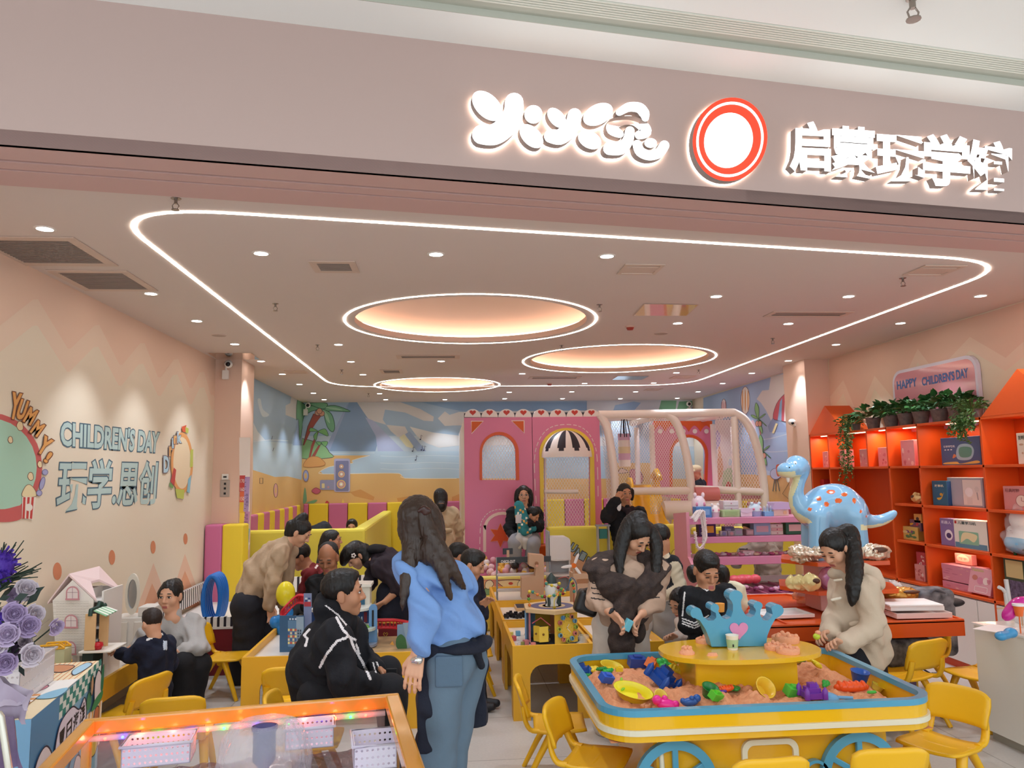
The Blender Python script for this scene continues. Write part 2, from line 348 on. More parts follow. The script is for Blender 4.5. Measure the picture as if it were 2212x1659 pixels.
# mall ceiling, lip and linear slot in front of the header
m_mc = M('#F3F2EE', .7); z0 = zt
o2 = (onz(2212,187, z0)-FA)@FN; o3 = (onz(2212,160, z0+.03)-FA)@FN; o4 = (onz(2212,128, z0+.03)-FA)@FN
b = MB(); slab(b, -6,9,-.02, o2, z0, z0+.03); mall = struct('ceiling_mall', b, m_mc)
b = MB(); slab(b, -6,9, o2, o2+.004, z0-.0, z0+.05); slab(b, -6,9, o2+.004, o3, z0+.03, z0+.05); struct('trim_5', b, M('#B9B9AC', .7), mall)
b = MB(); w = (o4-o3)/7
for i in range(7): slab(b, -6,9, o3+w*i, o3+w*(i+.55), z0+.028, z0+.05)
struct('vent_slats', b, M('#E3E2D6', .5), mall)
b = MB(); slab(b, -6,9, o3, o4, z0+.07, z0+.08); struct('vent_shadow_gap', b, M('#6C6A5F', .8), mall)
b = MB(); slab(b, -6,9, o4,9, z0+.03, z0+.05); struct('ceiling_mall_panel', b, m_mc, mall)
# ---- left wall paint: zigzags, dots, hills, lettering -------------------------------------------
_off = [0.0]
def on_left(u, v): p = onx(u, v, XL); return (XL+.0015+_off[0], p[1], p[2])
class Paint:
 def __init__(s, fn): s.b = MB(); s.mats = []; s.fn = fn; s.n = 0
 def mi(s, c):
  if c not in s.mats: s.mats.append(c)
  return s.mats.index(c)
 def poly(s, c, pts): _off[0] = .00015*s.n; s.b.poly(pts, s.fn, s.mi(c)); s.n += 1
 def line(s, c, pts, w=2, closed=False, sm=0):
  _off[0] = .00015*s.n; s.b.line(smooth_path(pts, sm, closed) if sm else pts, w, s.fn, s.mi(c), closed); s.n += 1
 def blob(s, c, pts, outline=None, w=2, n=6):
  q = smooth_path(pts, n, True); s.poly(c, [tuple(p) for p in q])
  if outline: s.line(outline, q, w, True)
 def oval(s, c, x, y, rx, ry, outline=None, w=2, rot=0):
  q = circ(x, y, rx, ry, 28, rot); s.poly(c, q)
  if outline: s.line(outline, q, w, True)
 def text(s, c, t, quad, bold=0, sh=0):
  """quad = TL, TR, BR, BL in px on this wall, filled bilinearly in wall space"""
  _off[0] = .00015*s.n; Q = [A(*s.fn(*q)) for q in quad]
  f = lambda x, y: Q[3]*(1-x)*(1-y)+Q[2]*x*(1-y)+Q[1]*x*y+Q[0]*(1-x)*y
  put_text(s.b, t, 1, f, s.mi(c), bold=bold, fit=(1,1)); s.n += 1
 def done(s, name, parent, world=True): return s.b.build(name, [M(c, .65) for c in s.mats], parent, world, 0, 'structure')
P = Paint(on_left)
aV = [(149,756),(261,791),(344,818),(412,841),(458,856)]; aP = [(76,643),(209,699),(307,738),(380,773),(436,800)]
bV = [(147,806),(259,836),(344,858),(411,876),(460,888)]; bP = [(75,700),(207,746),(304,783),(378,806),(436,834)]
def zz(peaks, vals, start, yb):
 pts = [start]
 for p, v in zip(peaks, vals): pts += [(p[0]-5, p[1]+4),(p[0]+5, p[1]+3),(v[0]-3, v[1]-3),(v[0]+3, v[1]-3)]
 return pts+[(466, vals[-1][1]+10),(466, yb),(-180, yb+900),(-180, start[1]+90)]
P.poly('#ECD2BA', zz(aP, aV, (0,703),1480)); P.poly('#E9DAC2', zz(bP, bV, (0,760),1480))
for pts, c in (([(-120,1400),(331,1212),(372,1300),(399,1194),(440,1290),(462,1240),(466,1330)], '#EBC7AC'),):
 pass
P.poly('#E9C3A8', [(290,1330),(331,1216),(366,1310)]); P.poly('#E9C3A8', [(366,1300),(399,1196),(432,1290)]); P.poly('#E9C3A8', [(430,1290),(459,1220),(466,1290)])
P.poly('#E2A582', [(296,1345),(328,1260),(360,1330)]); P.poly('#E2A582', [(365,1320),(399,1233),(432,1310)]); P.poly('#E2A582', [(436,1300),(462,1225),(467,1300)])
for x, y, rx, ry in ((123,1234,9.5,19),(241,1204,7,16),(330,1182,5.5,14),(400,1164,4.6,12),(-30,1270,13,24)): P.oval('#D98C66', x, y, rx, ry)
q = [(128,906),(346,931),(341,981),(128,966)]
P.text('#4E6A78', "CHILDREN'S DAY", q, .075); q2 = [(130,909),(344,933),(340,978),(130,963)]; P.text('#B9CFC9', "CHILDREN'S DAY", q2,.035)
q = [(126,986),(343,993),(336,1093),(116,1110)]
P.text('#4E6A78', "玩学.思创", q, .045); q2 = [(128,990),(341,996),(334,1090),(119,1106)]; P.text('#B9CFC9', "玩学.思创", q2,.02)
# snack badge: red ring, mint disc, lettering, popcorn tub, sweet (its mascot is left out)
P.oval('#C9605C', -22,1010,112,118); P.oval('#A9CDB4', -22,1010,100,106); P.blob('#C9605C', [(-60,1085),(0,1100),(48,1092),(45,1120),(0,1128),(-70,1118)])
for x, y, s in ((41,920,7),(64,1029,6),(84,1003,5),(20,950,5)):
 P.blob('#EBD3A6', [(x-s, y),(x-s*.3, y-s*1.4),(x+s*.8, y-s),(x+s, y+s),(x-s*.2, y+s*1.4)], '#7A4A3A', 1.2)
P.blob('#EBD8A9', [(46,1072),(52,1052),(62,1047),(72,1056),(76,1072)], '#8A5A44', 1.2)
P.poly('#F0E2D2', [(46,1073),(76,1074),(68,1123),(45,1119)])
for i in range(3): P.poly('#C8453F', [(48+i*9,1074),(53+i*9,1074),(51+i*8,1121),(46+i*8,1120)])
P.oval('#F0E6D8', 60,1096,8,8); P.oval('#A9A8CC', 89,1044,5,14, '#6C6A98', 1.2,.25); P.oval('#A9A8CC', 95,1020,6,6, '#6C6A98', 1.2); P.oval('#A9A8CC', 82,1065,6,6, '#6C6A98', 1.2)
for ch, x, y, w, h, a in (('Y', 30,877,22,58,.18),('U', 45,885,18,44,.32),('M', 63,899,20,36,.5),('M', 78,926,20,32,.62),('Y', 93,963,24,40,.55),('!', 101,988,9,26,.6)):
 c, s = math.cos(a), math.sin(a); R = lambda dx, dy: (x+dx*c-dy*s, y+dx*s+dy*c)
 for col, bo, e in (('#7A4326', .10,2),('#E3A35C', .04,0)):
  P.text(col, ch, [R(-w/2-e, -h/2-e), R(w/2+e, -h/2-e), R(w/2+e, h/2+e), R(-w/2-e, h/2+e)], bo)
# drink badge
P.oval('#E9A565', 391,1000,24,66); P.oval('#F0D9B4', 391,1000,19,56)
for ch, x, y, w, h, a in (('D', 357,1003,12,36,-.15),('r', 367,975,8,22,-.1),('i', 371,957,4,22,0),('n', 377,950,8,18,.1),('k', 385,945,9,24,.2)):
 for col, bo, e in (('#7C6A70', .08,1.5),('#B7D2DC' if ch in 'Dik' else '#E8B06A', .04,0)): P.text(col, ch, [(x-w/2-e, y-h/2-e),(x+w/2+e, y-h/2-e),(x+w/2+e, y+h/2+e),(x-w/2-e, y+h/2+e)], bo)
P.poly('#C9514A', [(366,1040),(373,1010),(378,1015),(374,1050)]); P.poly('#7DA65C', [(364,1042),(372,1050),(370,1056),(363,1050)])
P.poly('#C7CE62', [(376,1056),(396,1058),(394,1078),(380,1076)]); P.poly('#C7CE62', [(409,972),(415,970),(414,1008),(408,1010)]); P.poly('#8FC3D6', [(404,1035),(411,1025),(407,1066),(401,1062)])
P.poly('#D9603E', [(390,922),(400,918),(398,934),(391,932)]); P.poly('#BCC75A', [(398,922),(405,926),(404,936),(398,934)])
P.done('wall_paint', wl)
# growth chart on the pillar
def on_pl(u, v): p = ony(u, v, PYL); return (p[0], PYL-.0015-_off[0], p[2])
P = Paint(on_pl); P.poly('#EFE3DA', [(517,945),(541,945),(538,1185),(524,1190),(517,1010)])
for c, y0, y1 in (('#C94B47', 1027,1062),('#DD6B45', 1062,1085),('#E8B83C', 1085,1108),('#F0CE4E', 1108,1132)): P.poly(c, [(518, y0),(530, y0),(529, y1),(517, y1)])
for c, y0, y1 in (('#B495BE', 1030,1105),('#C58BB4', 1105,1142),('#9CC4CF', 1142,1172),('#E8DFCF', 1172,1188)): P.poly(c, [(529, y0),(540, y0),(537, y1),(526, y1)])
for i in range(16): P.line('#5A4A52', [(529-i*.15,1032+i*9.5),(532-i*.15,1032+i*9.5)],1)
for t, y in (('170', 1035),('160', 1053),('150', 1073)): P.text('#F4E6DC', t, [(519, y),(528, y),(528, y+8),(519, y+8)],0)
for i, (t, y) in enumerate((('有点高兴', 1066),('很快长大', 1110),('天天长高', 1148))):
 for j, ch in enumerate(t): P.text('#6A5578', ch, [(531-i*.6, y+j*7.5),(537-i*.6, y+j*7.5),(537-i*.6, y+6+j*7.5),(531-i*.6, y+6+j*7.5)],0)
P.done('growth_chart', pl)
# ---- painted beach on the back walls (mascot figures are left out) ------------------------------------
def k3(L): return [(480+x/3.95,800+y/3.95) for x, y in L]
def k7(L): return [(1400+x/3.77,780+y/3.77) for x, y in L]
def on_back(u, v): p = ony(u, v, YB); return (p[0], YB-.0015-_off[0], p[2])
def on_rightm(u, v): p = onx(u, v, XR); return (XR-.0015-_off[0], p[1], p[2])
P = Paint(on_back); K = lambda c, L: P.poly(c, k3(L)); OL = '#5B4650'
K('#A9C1D6', [(640,255),(4150,255),(4150,900),(640,900)])
K('#C3D2DC', [(640,560),(4150,560),(4150,760),(640,760)])
K('#8FA8C6', [(900,716),(1085,272),(1170,272),(1240,400),(1330,610),(1300,716)])
K('#A3B2CF', [(860,716),(930,560),(1000,420),(1060,300),(1085,272),(905,716)])
K('#D9D6D4', [(1150,272),(1520,272),(1690,330),(1805,395),(1800,435),(1720,430),(1560,360),(1390,335),(1370,420),(1400,465),(1250,420)])
K('#B4BEDA', [(1220,400),(1290,430),(1560,700),(1330,716),(1310,560)]); K('#D9D6D4', [(1400,465),(1560,480),(1600,560),(1500,570),(1440,520)])
K('#E3E0BE', [(1510,575),(1550,545),(1635,640),(1620,665),(1570,650)]); K('#9DB1CF', [(1560,545),(1600,520),(1750,700),(1680,716)])
K('#DAD8D6', [(1840,410),(1900,350),(1940,380),(2020,355),(4150,330),(4150,470),(1990,470),(1900,475)])
K('#DDDCDA', [(1600,480),(1800,530),(2050,560),(4150,580),(4150,650),(2040,640),(1850,660),(1740,620),(1660,560)])
K('#8FAFCF', [(1700,272),(4150,272),(4150,330),(2050,350),(1900,320)])
K('#B9CFDD', [(690,690),(4150,690),(4150,930),(690,930)]); P.line('#DDE6EA', k3([(690,705),(1000,708),(1300,705)]),1)
for y in (730,790,840): P.line('#D3E0E8', k3([(1350, y),(1550, y+8),(1750, y-4),(2050, y+4)]),1.2, sm=4)
K('#E3B878', [(640,722),(930,726),(1260,726),(1110,768),(1115,792),(920,822),(838,862),(860,884),(1210,880),(1510,880),(1560,920),(4150,926),(4150,1300),(640,1300)])
P.line('#EFE5D2', k3([(1260,726),(1110,768),(1110,792),(920,822),(838,862),(860,884),(1210,880),(1510,880),(1560,920),(2000,922)]),1.2, sm=3)
K('#D99F5E', [(1090,1040),(1180,1015),(1300,1080),(1290,1110),(1130,1075)]); K('#D99F5E', [(1490,1090),(1620,1070),(1680,1110),(1500,1120)]); K('#D99F5E', [(1960,1080),(2060,1040),(2060,1200),(1960,1200)])
P.blob('#93BD86', k3([(640,590),(760,600),(870,640),(915,700),(938,745),(640,745)]), OL, 1.2,3)
P.poly('#A9574C', k3([(690,640),(730,480),(780,370),(860,370),(800,450),(750,530),(700,640)])); P.line(OL, k3([(690,640),(730,480),(780,370)]),1.2)
for L in ([(650,380),(740,310),(840,290),(870,320),(760,350),(690,395)],[(850,320),(960,300),(1095,350),(1000,350),(930,345),(890,350)],[(850,330),(930,370),(960,470),(945,525),(905,495),(880,430),(870,380)],[(640,270),(700,290),(720,320),(690,420),(660,600),(640,500)],[(740,285),(850,275),(900,290),(860,330)]):
 P.blob('#7FB58E', k3(L), '#466A58', 1.4,4)
P.blob('#A8CFAE', k3([(860,340),(900,380),(920,450),(890,420)])); P.blob('#A8CFAE', k3([(880,315),(960,318),(1030,340),(950,335)]))
for x, y in ((815,362),(850,368),(830,348)): P.oval('#DBA184', 480+x/3.95,800+y/3.95,6,6, OL, 1)
P.poly('#A9574C', k3([(735,760),(760,640),(810,520),(825,525),(780,650),(750,760)])); P.poly('#A9574C', k3([(765,730),(840,610),(850,618),(790,740)]))
for L in ([(820,520),(760,490),(745,520),(790,520)],[(820,520),(880,500),(905,560),(850,540)],[(815,525),(800,600),(780,560)],[(845,612),(900,610),(880,650)],[(845,612),(800,610),(830,640)]): P.blob('#86BC78', k3(L), '#466A58', 1,4)
P.blob('#DFA15F', k3([(695,820),(740,745),(820,740),(880,795),(830,820)]), '#B9794A', 1.2)
P.poly('#9C9CB8', k3(rrect(835,935,965,1020,14))); P.poly('#E9D7A0', k3(rrect(850,965,875,1005,4))); P.oval('#C79AA0', 480+906/3.95,800+996/3.95,2.4,2.4)
P.poly('#B3B0CC', k3(rrect(955,753,1092,1037,16))); P.poly('#8383A3', k3(rrect(968,772,1080,1030,10)))
for x, y, r in ((1018,820,18),(1018,886,28),(1016,972,38)):
 for q, c in ((1, '#E8C27C'),(.75, '#C98FA0'),(.5, '#EAD9A8'),(.25, '#FFFFFF')): P.oval(c, 480+x/3.95,800+y/3.95, r*q/3.95, r*q/3.95)
P.blob('#C9667A', k3([(765,1030),(800,1002),(840,1028),(805,1055)]), '#8E4052', 1); P.blob('#7FAE84', k3([(690,1130),(705,1000),(720,1060),(720,1120)])); P.blob('#7FAE84', k3([(720,1130),(790,1105),(812,1110),(780,1135)]))
P.oval('#A9A9C9', 480+715/3.95,800+900/3.95,6,12, '#5B5A88', 1); P.oval('#E3B878', 480+713/3.95,800+900/3.95,3,6)
for x, y in ((1690,590),(1624,690),(1700,680),(1720,682),(1650,765)):
 P.oval('#3C3A55', 480+x/3.95,800+y/3.95,1.8,1.3); P.line('#3C3A55', k3([(x+6, y),(x+8, y-38),(x+20, y-28)]),.9)
K('#F3D968', [(1020,1130),(1030,1095),(1045,1130)]); P.blob('#C94A4A', k3([(880,1132),(895,1112),(915,1132)]))
# right part above the play frame
K7 = lambda c, L: P.poly(c, k7(L))
K7('#D6D8DC', [(-500,310),(460,310),(460,360),(120,420),(-500,420)]); K7('#9FBBDA', [(-270,360),(-120,330),(-60,340),(-130,420),(-290,415)])
K7('#CFE0C8', [(80,415),(110,322),(160,322),(150,400)]); K7('#7FB58E', [(80,415),(105,322),(230,322),(220,415)]); K7('#7FB58E', [(230,410),(250,330),(420,322),(370,350),(300,415)]); K7('#A9574C', [(385,400),(400,330),(425,320),(400,400)])
P.done('mural', wb)
# left-hand return wall
P = Paint(on_left); _base = P
P.poly('#A9C1D6', k3([(268,60),(640,250),(700,268),(700,760),(262,860)])); P.poly('#E3B878', k3([(262,840),(450,905),(560,900),(700,930),(700,1200),(250,1250)]))
P.poly('#BFD3DF', k3([(262,590),(700,640),(700,940),(560,905),(450,910),(262,850)]))
P.poly('#DAD8D6', k3([(540,300),(580,280),(590,220),(640,250),(640,420),(540,380)])); P.poly('#D6DDE2', k3([(262,440),(300,520),(370,600),(262,600)])); P.line('#D9E2E8', k3([(262,610),(400,595),(560,600)]),1.5, sm=4)
P.blob('#C9D6DE', k3([(300,260),(325,245),(345,330),(400,380),(340,390)])); P.poly('#9DB1CF', k3([(600,640),(640,420),(690,640)]))
P.blob('#7FB58E', k3([(640,255),(690,290),(690,420),(660,600),(650,420),(632,420)]), '#466A58', 1.2,3)
for x, y in ((420,590),(430,690)): P.line('#3C3A55', k3([(x, y),(x+8, y-30)]),1)
P.oval('#E3A9A0', 480+455/3.95,800+1025/3.95,4.5,15, OL, 1); P.oval('#E3B878', 480+455/3.95,800+1025/3.95,2,7); P.line(OL, k3([(318,920),(345,920),(345,965),(318,965)]),1, True)
P.done('mural', wl)
# right-hand return wall
P = Paint(on_rightm)
P.poly('#A3B9D3', k7([(450,300),(1130,90),(1160,90),(1170,930),(450,930)])); P.poly('#E2B87C', k7([(450,920),(955,925),(1170,935),(1180,1260),(450,1260)]))
P.poly('#DAD3CC', k7([(885,310),(930,240),(985,235),(1000,130),(1140,95),(1145,330),(1010,500),(960,400),(920,340)]))
P.blob('#D7B9BE', k7([(830,530),(850,478),(876,520),(870,590)])); P.poly('#92A5C6', k7([(975,530),(1030,440),(1130,540),(1130,580),(990,580)])); P.line('#C3CFDA', k7([(900,640),(1000,630),(1150,590)]),2, sm=4); P.line('#C3CFDA', k7([(900,720),(1000,740),(1150,730)]),2, sm=4); P.poly('#BFD0DC', k7([(880,860),(1000,900),(1000,930),(880,930)]))
def balloon(x, y, rx, ry, c1, c2):
 X, Y = 1400+x/3.77,780+y/3.77; P.oval(c1, X, Y, rx/3.77, ry/3.77, '#7A5A60', 1)
 for q in (-.62,0,.62): P.oval(c2, X+q*rx/3.77, Y, rx*.17/3.77, ry*.8/3.77)
 P.line('#7A5A60', [(X-rx*.3/3.77, Y+ry/3.77),(X, Y+ry*1.2/3.77),(X+rx*.3/3.77, Y+ry/3.77)],1)
balloon(793,320,36,112, '#EFE6D6', '#E3AE74'); balloon(618,375,20,66, '#F2E4DE', '#D98F92')
for tx, ty in ((900,470),(935,730)):
 P.line('#B9836A', k7([(tx, ty),(tx+20, ty+150)]),3)
 for dx, dy in ((-60,-30),(-20,-130),(60,-40),(70,60),(30,120)): P.blob('#8EBE7E', k7([(tx, ty),(tx+dx*.6-dy*.12, ty+dy*.6-10),(tx+dx, ty+dy),(tx+dx*.6+dy*.12, ty+dy*.6+10)]), '#55785A', 1,4)
 for dx in (-8,14): P.oval('#DBA184', 1400+(tx+dx)/3.77,780+(ty+40)/3.77,4,6, OL, .8)
P.blob('#C7606A', k7([(1022,465),(1050,350),(1110,275),(1140,270),(1140,480),(1080,480)]), '#6A4A58', 1,3)
P.poly('#8FB2D2', k7([(1060,480),(1080,330),(1098,300),(1090,490)])); P.poly('#EFE2DA', k7([(1112,490),(1120,290),(1140,275),(1140,490)])); P.poly('#EADFA8', k7([(1014,585),(1045,505),(1062,510),(1030,590)]))
P.oval('#BFC6DA', 1400+1045/3.77,780+918/3.77,12,12, '#5B5A78', 1); P.blob('#C9664A', k7([(1055,930),(1048,850),(1085,850),(1085,930)]))
for dx in (-25,0,30): P.line('#5F6F70', k7([(1045+dx*.4,965),(1045+dx, 1060)]),1.4)
P.line('#8A6A4A', k7([(1100,930),(1170,965),(1100,1080),(1160,1130)]),1.2)
P.done('mural', wr)
# right wall zigzag
P = Paint(on_rightm)
def k8(L): return [(1500+x/3.107,480+y/3.107) for x, y in L]
P.poly('#E4BFA8', k8([(2212,535),(905,920),(905,1180),(1000,1060),(1100,1300),(1210,1030),(1340,1190),(1500,850),(1620,1010),(1850,770),(2090,910),(2212,800)]))
P.poly('#E9CDB6', k8([(905,1180),(1000,1060),(1100,1300),(1210,1030),(1340,1190),(1500,850),(1620,1010),(1850,770),(2090,910),(2212,800),(2212,900),(2090,1000),(1850,860),(1620,1100),(1500,940),(1340,1290),(1210,1120),(1100,1400),(1000,1150),(905,1290)]))
P.done('wall_paint', wr)
# ---- ceiling fittings --------------------------------------------------------------------------
m_disc = M('#FFFAF6', .5, em=14.0); m_trim = M('#EDE3DA', .4)
DL = [(97,494),(326,634),(425,693),(507,743),(564,780),(610,808),(647,830),(677,849),(700,863),(564,547),(942,549),(1311,553),(1547,640),(1833,640),(2118,639),(1464,698),(1703,699),(1945,698),(1806,744),(1703,779),(1624,806),(1561,828),(1508,846),(731,744),(758,781),(784,809),(820,850),(953,780),(1128,807),(1263,828),(1100,847),(1235,846),(1461,805),(1412,827),(1373,846),(1463,860),(1340,861),(1215,861),(1090,861),(961,863),(833,863)]
dl0 = None
def downlight():
 t = thing('downlight', 'x', 'ceiling light')
 b = MB(); b.lathe([(.040,-.004),(.052,-.005),(.054,.001)],(0,0,0),24, caps=False); b.build('trim_ring', m_trim, t)
 b = MB(); b.lathe([(0.0001,-.003),(.041,-.003)],(0,0,0),24); b.build('lens', m_disc, t)
 return t
def spot(x, y, z, e=24, size=84):
 L = bpy.data.lights.new('downlight_beam', 'SPOT'); L.energy = e; L.color = (.90,1,1.14); L.spot_size = math.radians(size); L.spot_blend = .55; L.shadow_soft_size = .04
 o = bpy.data.objects.new('downlight_beam', L); o.location = (x, y, z-.02); COL.objects.link(o); return o
def rowname(u, v):
 if v > 840: return 'row nearest the beach mural'
 return 'left wall row' if u < 640 and u > 300 or u < 100 else ('right wall row' if u > 1790 or (u, v) in ((1703,779),(1624,806),(1561,828)) else 'open ceiling')
order = {}
for i, (u, v) in enumerate(DL):
 p = onz(u, v, ZC); rn = rowname(u, v); order.setdefault(rn, []).append((p[1] if 'row nearest' not in rn else p[0], i))
ORD = ['first', 'second', 'third', 'fourth', 'fifth', 'sixth', 'seventh', 'eighth', 'ninth', 'tenth', 'eleventh', 'twelfth', 'thirteenth', 'fourteenth', 'fifteenth', 'sixteenth', 'seventeenth', 'eighteenth', 'nineteenth', 'twentieth']
LAB = {}
for rn, L in order.items():
 for k, (_, i) in enumerate(sorted(L)):
  if 'wall' in rn: LAB[i] = f"round white recessed downlight, {ORD[k]} from the entrance in the {rn}"
  elif 'nearest' in rn: LAB[i] = f"round white recessed downlight, {ORD[k]} from the left in the {rn}"
  else: LAB[i] = f"round white recessed downlight on {rn} inside light ribbon, {ORD[k]} from the entrance"
for i, (u, v) in enumerate(DL):
 p = onz(u, v, ZC)
 if dl0 is None: dl0 = downlight(); dl0.location = tuple(p); dl0['label'] = LAB[i]; dl0['group'] = 'recessed ceiling downlights'
 else: copy_tree(dl0, p, 0, LAB[i], 'recessed ceiling downlights')
 spot(p[0], p[1], ZC)
x, y, r = COVES[0]; pc = ony(1018,653, y); o = copy_tree(dl0,(x, y+.0, ZC+.283),0, 'round white downlight at the top of the largest round ceiling dome', 'recessed ceiling downlights'); spot(x, y, ZC+.27)
# air vents: quads in px
m_vf = M('#D5BDAE', .6); m_vd = M('#4A403C', .7); m_slat = M('#9C8B82', .5)
def vent(name, label, quad, n, cat='air vent', dark=True, inner=.10):
 Q = [onz(a, b, ZC) for a, b in quad]; c = sum(Q)/4; x0, x1 = (Q[0][0]+Q[3][0])/2,(Q[1][0]+Q[2][0])/2; y1, y0 = (Q[0][1]+Q[1][1])/2,(Q[2][1]+Q[3][1])/2
 if y0 > y1: y0, y1 = y1, y0
 t = thing(name, label, cat, (c[0], c[1], ZC)); b = MB(); w = min(x1-x0, y1-y0)*inner
 for q in (((x0, y0),(x1, y0+w)),((x0, y1-w),(x1, y1)),((x0, y0+w),(x0+w, y1-w)),((x1-w, y0+w),(x1, y1-w))): b.box((*q[0], ZC-.008),(*q[1], ZC))
 b.build('frame', m_vf, t, True, .002)
 b = MB(); b.box((x0+w, y0+w, ZC-.002),(x1-w, y1-w, ZC-.0005)); b.build('backing', m_vd if dark else m_vf, t, True)
 if n:
  b = MB(); d = (y1-y0-2*w)/n
  for i in range(n): b.box((x0+w, y0+w+d*(i+.2), ZC-.007),(x1-w, y0+w+d*(i+.62), ZC-.003))
  b.build('louvers', m_slat if dark else m_vf, t, True)
 return t
vent('air_vent', 'large slatted return air grille at the front left ceiling corner', [(-90,510),(158,510),(250,570),(60,575)],16)
vent('air_vent', 'large slatted return air grille behind the front left one, beside left wall', [(100,583),(272,583),(342,627),(185,627)],16)
vent('air_vent', 'small square slatted air vent near the front left downlights', [(668,563),(768,563),(776,587),(680,588)],9, inner=.16)
vent('ceiling_panel', 'square flush access panel in ceiling ahead of the glossy hatch', [(1352,568),(1433,571),(1418,592),(1332,591)],1, 'access panel', False)
vent('ceiling_panel', 'square access panel inside the right front bend of light ribbon', [(2000,571),(2085,573),(2040,594),(1948,594)],1, 'access panel', False)
vent('air_vent', 'long narrow slot vent before right pillar', [(1669,672),(1850,672),(1815,684),(1649,683)],1, inner=.2)
vent('air_vent', 'long narrow slot vent beyond the largest dome', [(855,766),(993,766),(993,774),(858,774)],1, inner=.2)
vent('air_vent', 'small slatted vent behind the long slot vent', [(820,798),(868,798),(872,806),(824,806)],3, inner=.15)
vent('air_vent', 'narrow slot vent behind the right dome', [(1143,813),(1254,813),(1252,818),(1142,818)],1, inner=.2)
vent('ceiling_panel', 'flush square panel between left ribbon and mural wall', [(612,800),(658,800),(668,806),(622,806)],0, 'access panel', False)
vent('ceiling_panel', 'small flush panel at right behind the right dome', [(1458,811),(1501,811),(1492,817),(1447,817)],0, 'access panel', False)
vent('ceiling_panel', 'small flush panel nearest the right back ribbon bend', [(1399,839),(1431,839),(1424,843),(1391,843)],0, 'access panel', False)
def hatch(label, quad):
 Q = [onz(a, b, ZC) for a, b in quad]; c = sum(Q)/4; t = thing('ceiling_hatch', label, 'access panel', (c[0], c[1], ZC)); b = MB()
 b.add([q-A(0,0,.004) for q in Q]+[q for q in Q],[(0,1,2,3),(0,1,5,4),(1,2,6,5),(2,3,7,6),(3,0,4,7)]); b.build('mirror_panel', M('#F2E6DA', .06,1.0), t, True)
 b = MB(); Q2 = [c+(q-c)*1.06 for q in Q]; b.add([q-A(0,0,.002) for q in Q2],[(0,1,2,3)]); b.build('frame', m_vf, t, True)
hatch('shiny mirrored square hatch right of the largest ceiling dome', [(1392,656),(1507,658),(1482,681),(1369,681)])
hatch('shiny mirrored square hatch behind the right ceiling dome', [(1335,812),(1402,812),(1386,820),(1322,820)])
hatch('shiny mirrored square hatch above the left pillar', [(450,762),(542,762),(562,776),(470,776)])
m_chrome = M('#9A9088', .25,1.0); m_red = M('#9E3A2E', .4)
def sprinkler(u, v, label, z=ZC, s=1.0):
 p = onz(u, v-6*s, z); t = thing('sprinkler', label, 'sprinkler', p); b = MB()
 b.lathe([(.022,-.002),(.024,0)], seg=14); b.cyl((0,0,-.025*s),(0,0,0),.008*s, seg=8); b.build('stem', m_chrome, t)
 b = MB();
 for sx in (-1,1): b.tube([(sx*.006*s, 0,-.022*s),(sx*.015*s, 0,-.035*s),(sx*.010*s, 0,-.052*s)],.0025*s, 6)
 b.build('yoke', m_chrome, t); b = MB(); b.lathe([(.018*s, -.056*s),(.018*s, -.053*s)], seg=12); b.build('deflector', m_chrome, t)
for u, v, l in ((380,435, 'fire sprinkler just behind the shutter soffit at left'),(595,662, 'fire sprinkler between left ribbon and largest dome'),(1295,664, 'fire sprinkler at the right edge of the largest dome'),(1950,607, 'fire sprinkler by the right front access panel'),(686,751, 'fire sprinkler inside the left ribbon, behind the dome edge'),(738,805, 'fire sprinkler near left back downlights'),(1669,737, 'fire sprinkler in front of the right pillar'),(1213,752, 'fire sprinkler at the front rim of right dome'),(1509,805, 'fire sprinkler behind the right dome near ribbon'),(796,856, 'fire sprinkler at back left bend of ribbon')): sprinkler(u, v, l)
sprinkler(1970,8, 'chrome sprinkler hanging from the white mall ceiling', zt+.03,1.6)
for u, v, l in ((1361,710, 'red smoke detector between the right dome and mirrored hatch'),(1187,833, 'small red smoke detector behind the right dome')):
 p = onz(u, v-5, ZC); t = thing('smoke_detector', l, 'smoke detector', p); b = MB(); b.lathe([(.035,-.012),(.048,0)], seg=18); b.build('base', M('#D9B8A8', .5), t); b = MB(); b.lathe([(.0001,-.036),(.026,-.034),(.036,-.012)], seg=18); b.build('sensor', m_red, t)
for u, v, l in ((1428,720, 'flat round ceiling speaker behind the red smoke detector'),(473,724, 'flat round ceiling speaker beside the left wall')):
 p = onz(u, v, ZC); t = thing('ceiling_speaker', l, 'speaker', p); b = MB(); b.lathe([(.062,-.006),(.068,0)], seg=22, caps=False); b.build('rim', m_vf, t); b = MB(); b.lathe([(.0001,-.005),(.06,-.007)], seg=22); b.build('grille', M('#BBA69A', .7), t)
# cameras
m_wp = M('#E9E2DA', .35); m_bk = M('#17161A', .3)
def ptz(loc, label, side, s=1.0):
 t = thing('security_camera', label, 'camera', loc); b = MB(); b.box((-.045*s, -.02*s, -.16*s),(.02*s, .03*s, -.06*s)); b.tube([(-.01*s, 0,-.07*s),(0,-.01*s, -.02*s),(.03*side*s, -.02*s, .0)],.012*s, 8); b.build('bracket', m_wp, t, bevel=.004)
 b = MB(); b.ell((.03*side*s, -.05*s, -.0*s),.045*s); b.build('camera_head', m_wp, t); b = MB(); b.ell((.035*side*s, -.083*s, -.005*s),(.026*s, .02*s, .026*s)); b.build('lens', m_bk, t)
ptz(ony(490,788, PYL-.05), 'white swivelling security camera on the left pillar top', 1,1.0)
ptz(ony(662,876, YB-.1), 'small white security camera in the back left mural corner', 1,1.1); ptz(ony(1490,873, YB-.1), 'small white security camera in the back right mural corner', -1,1.1)
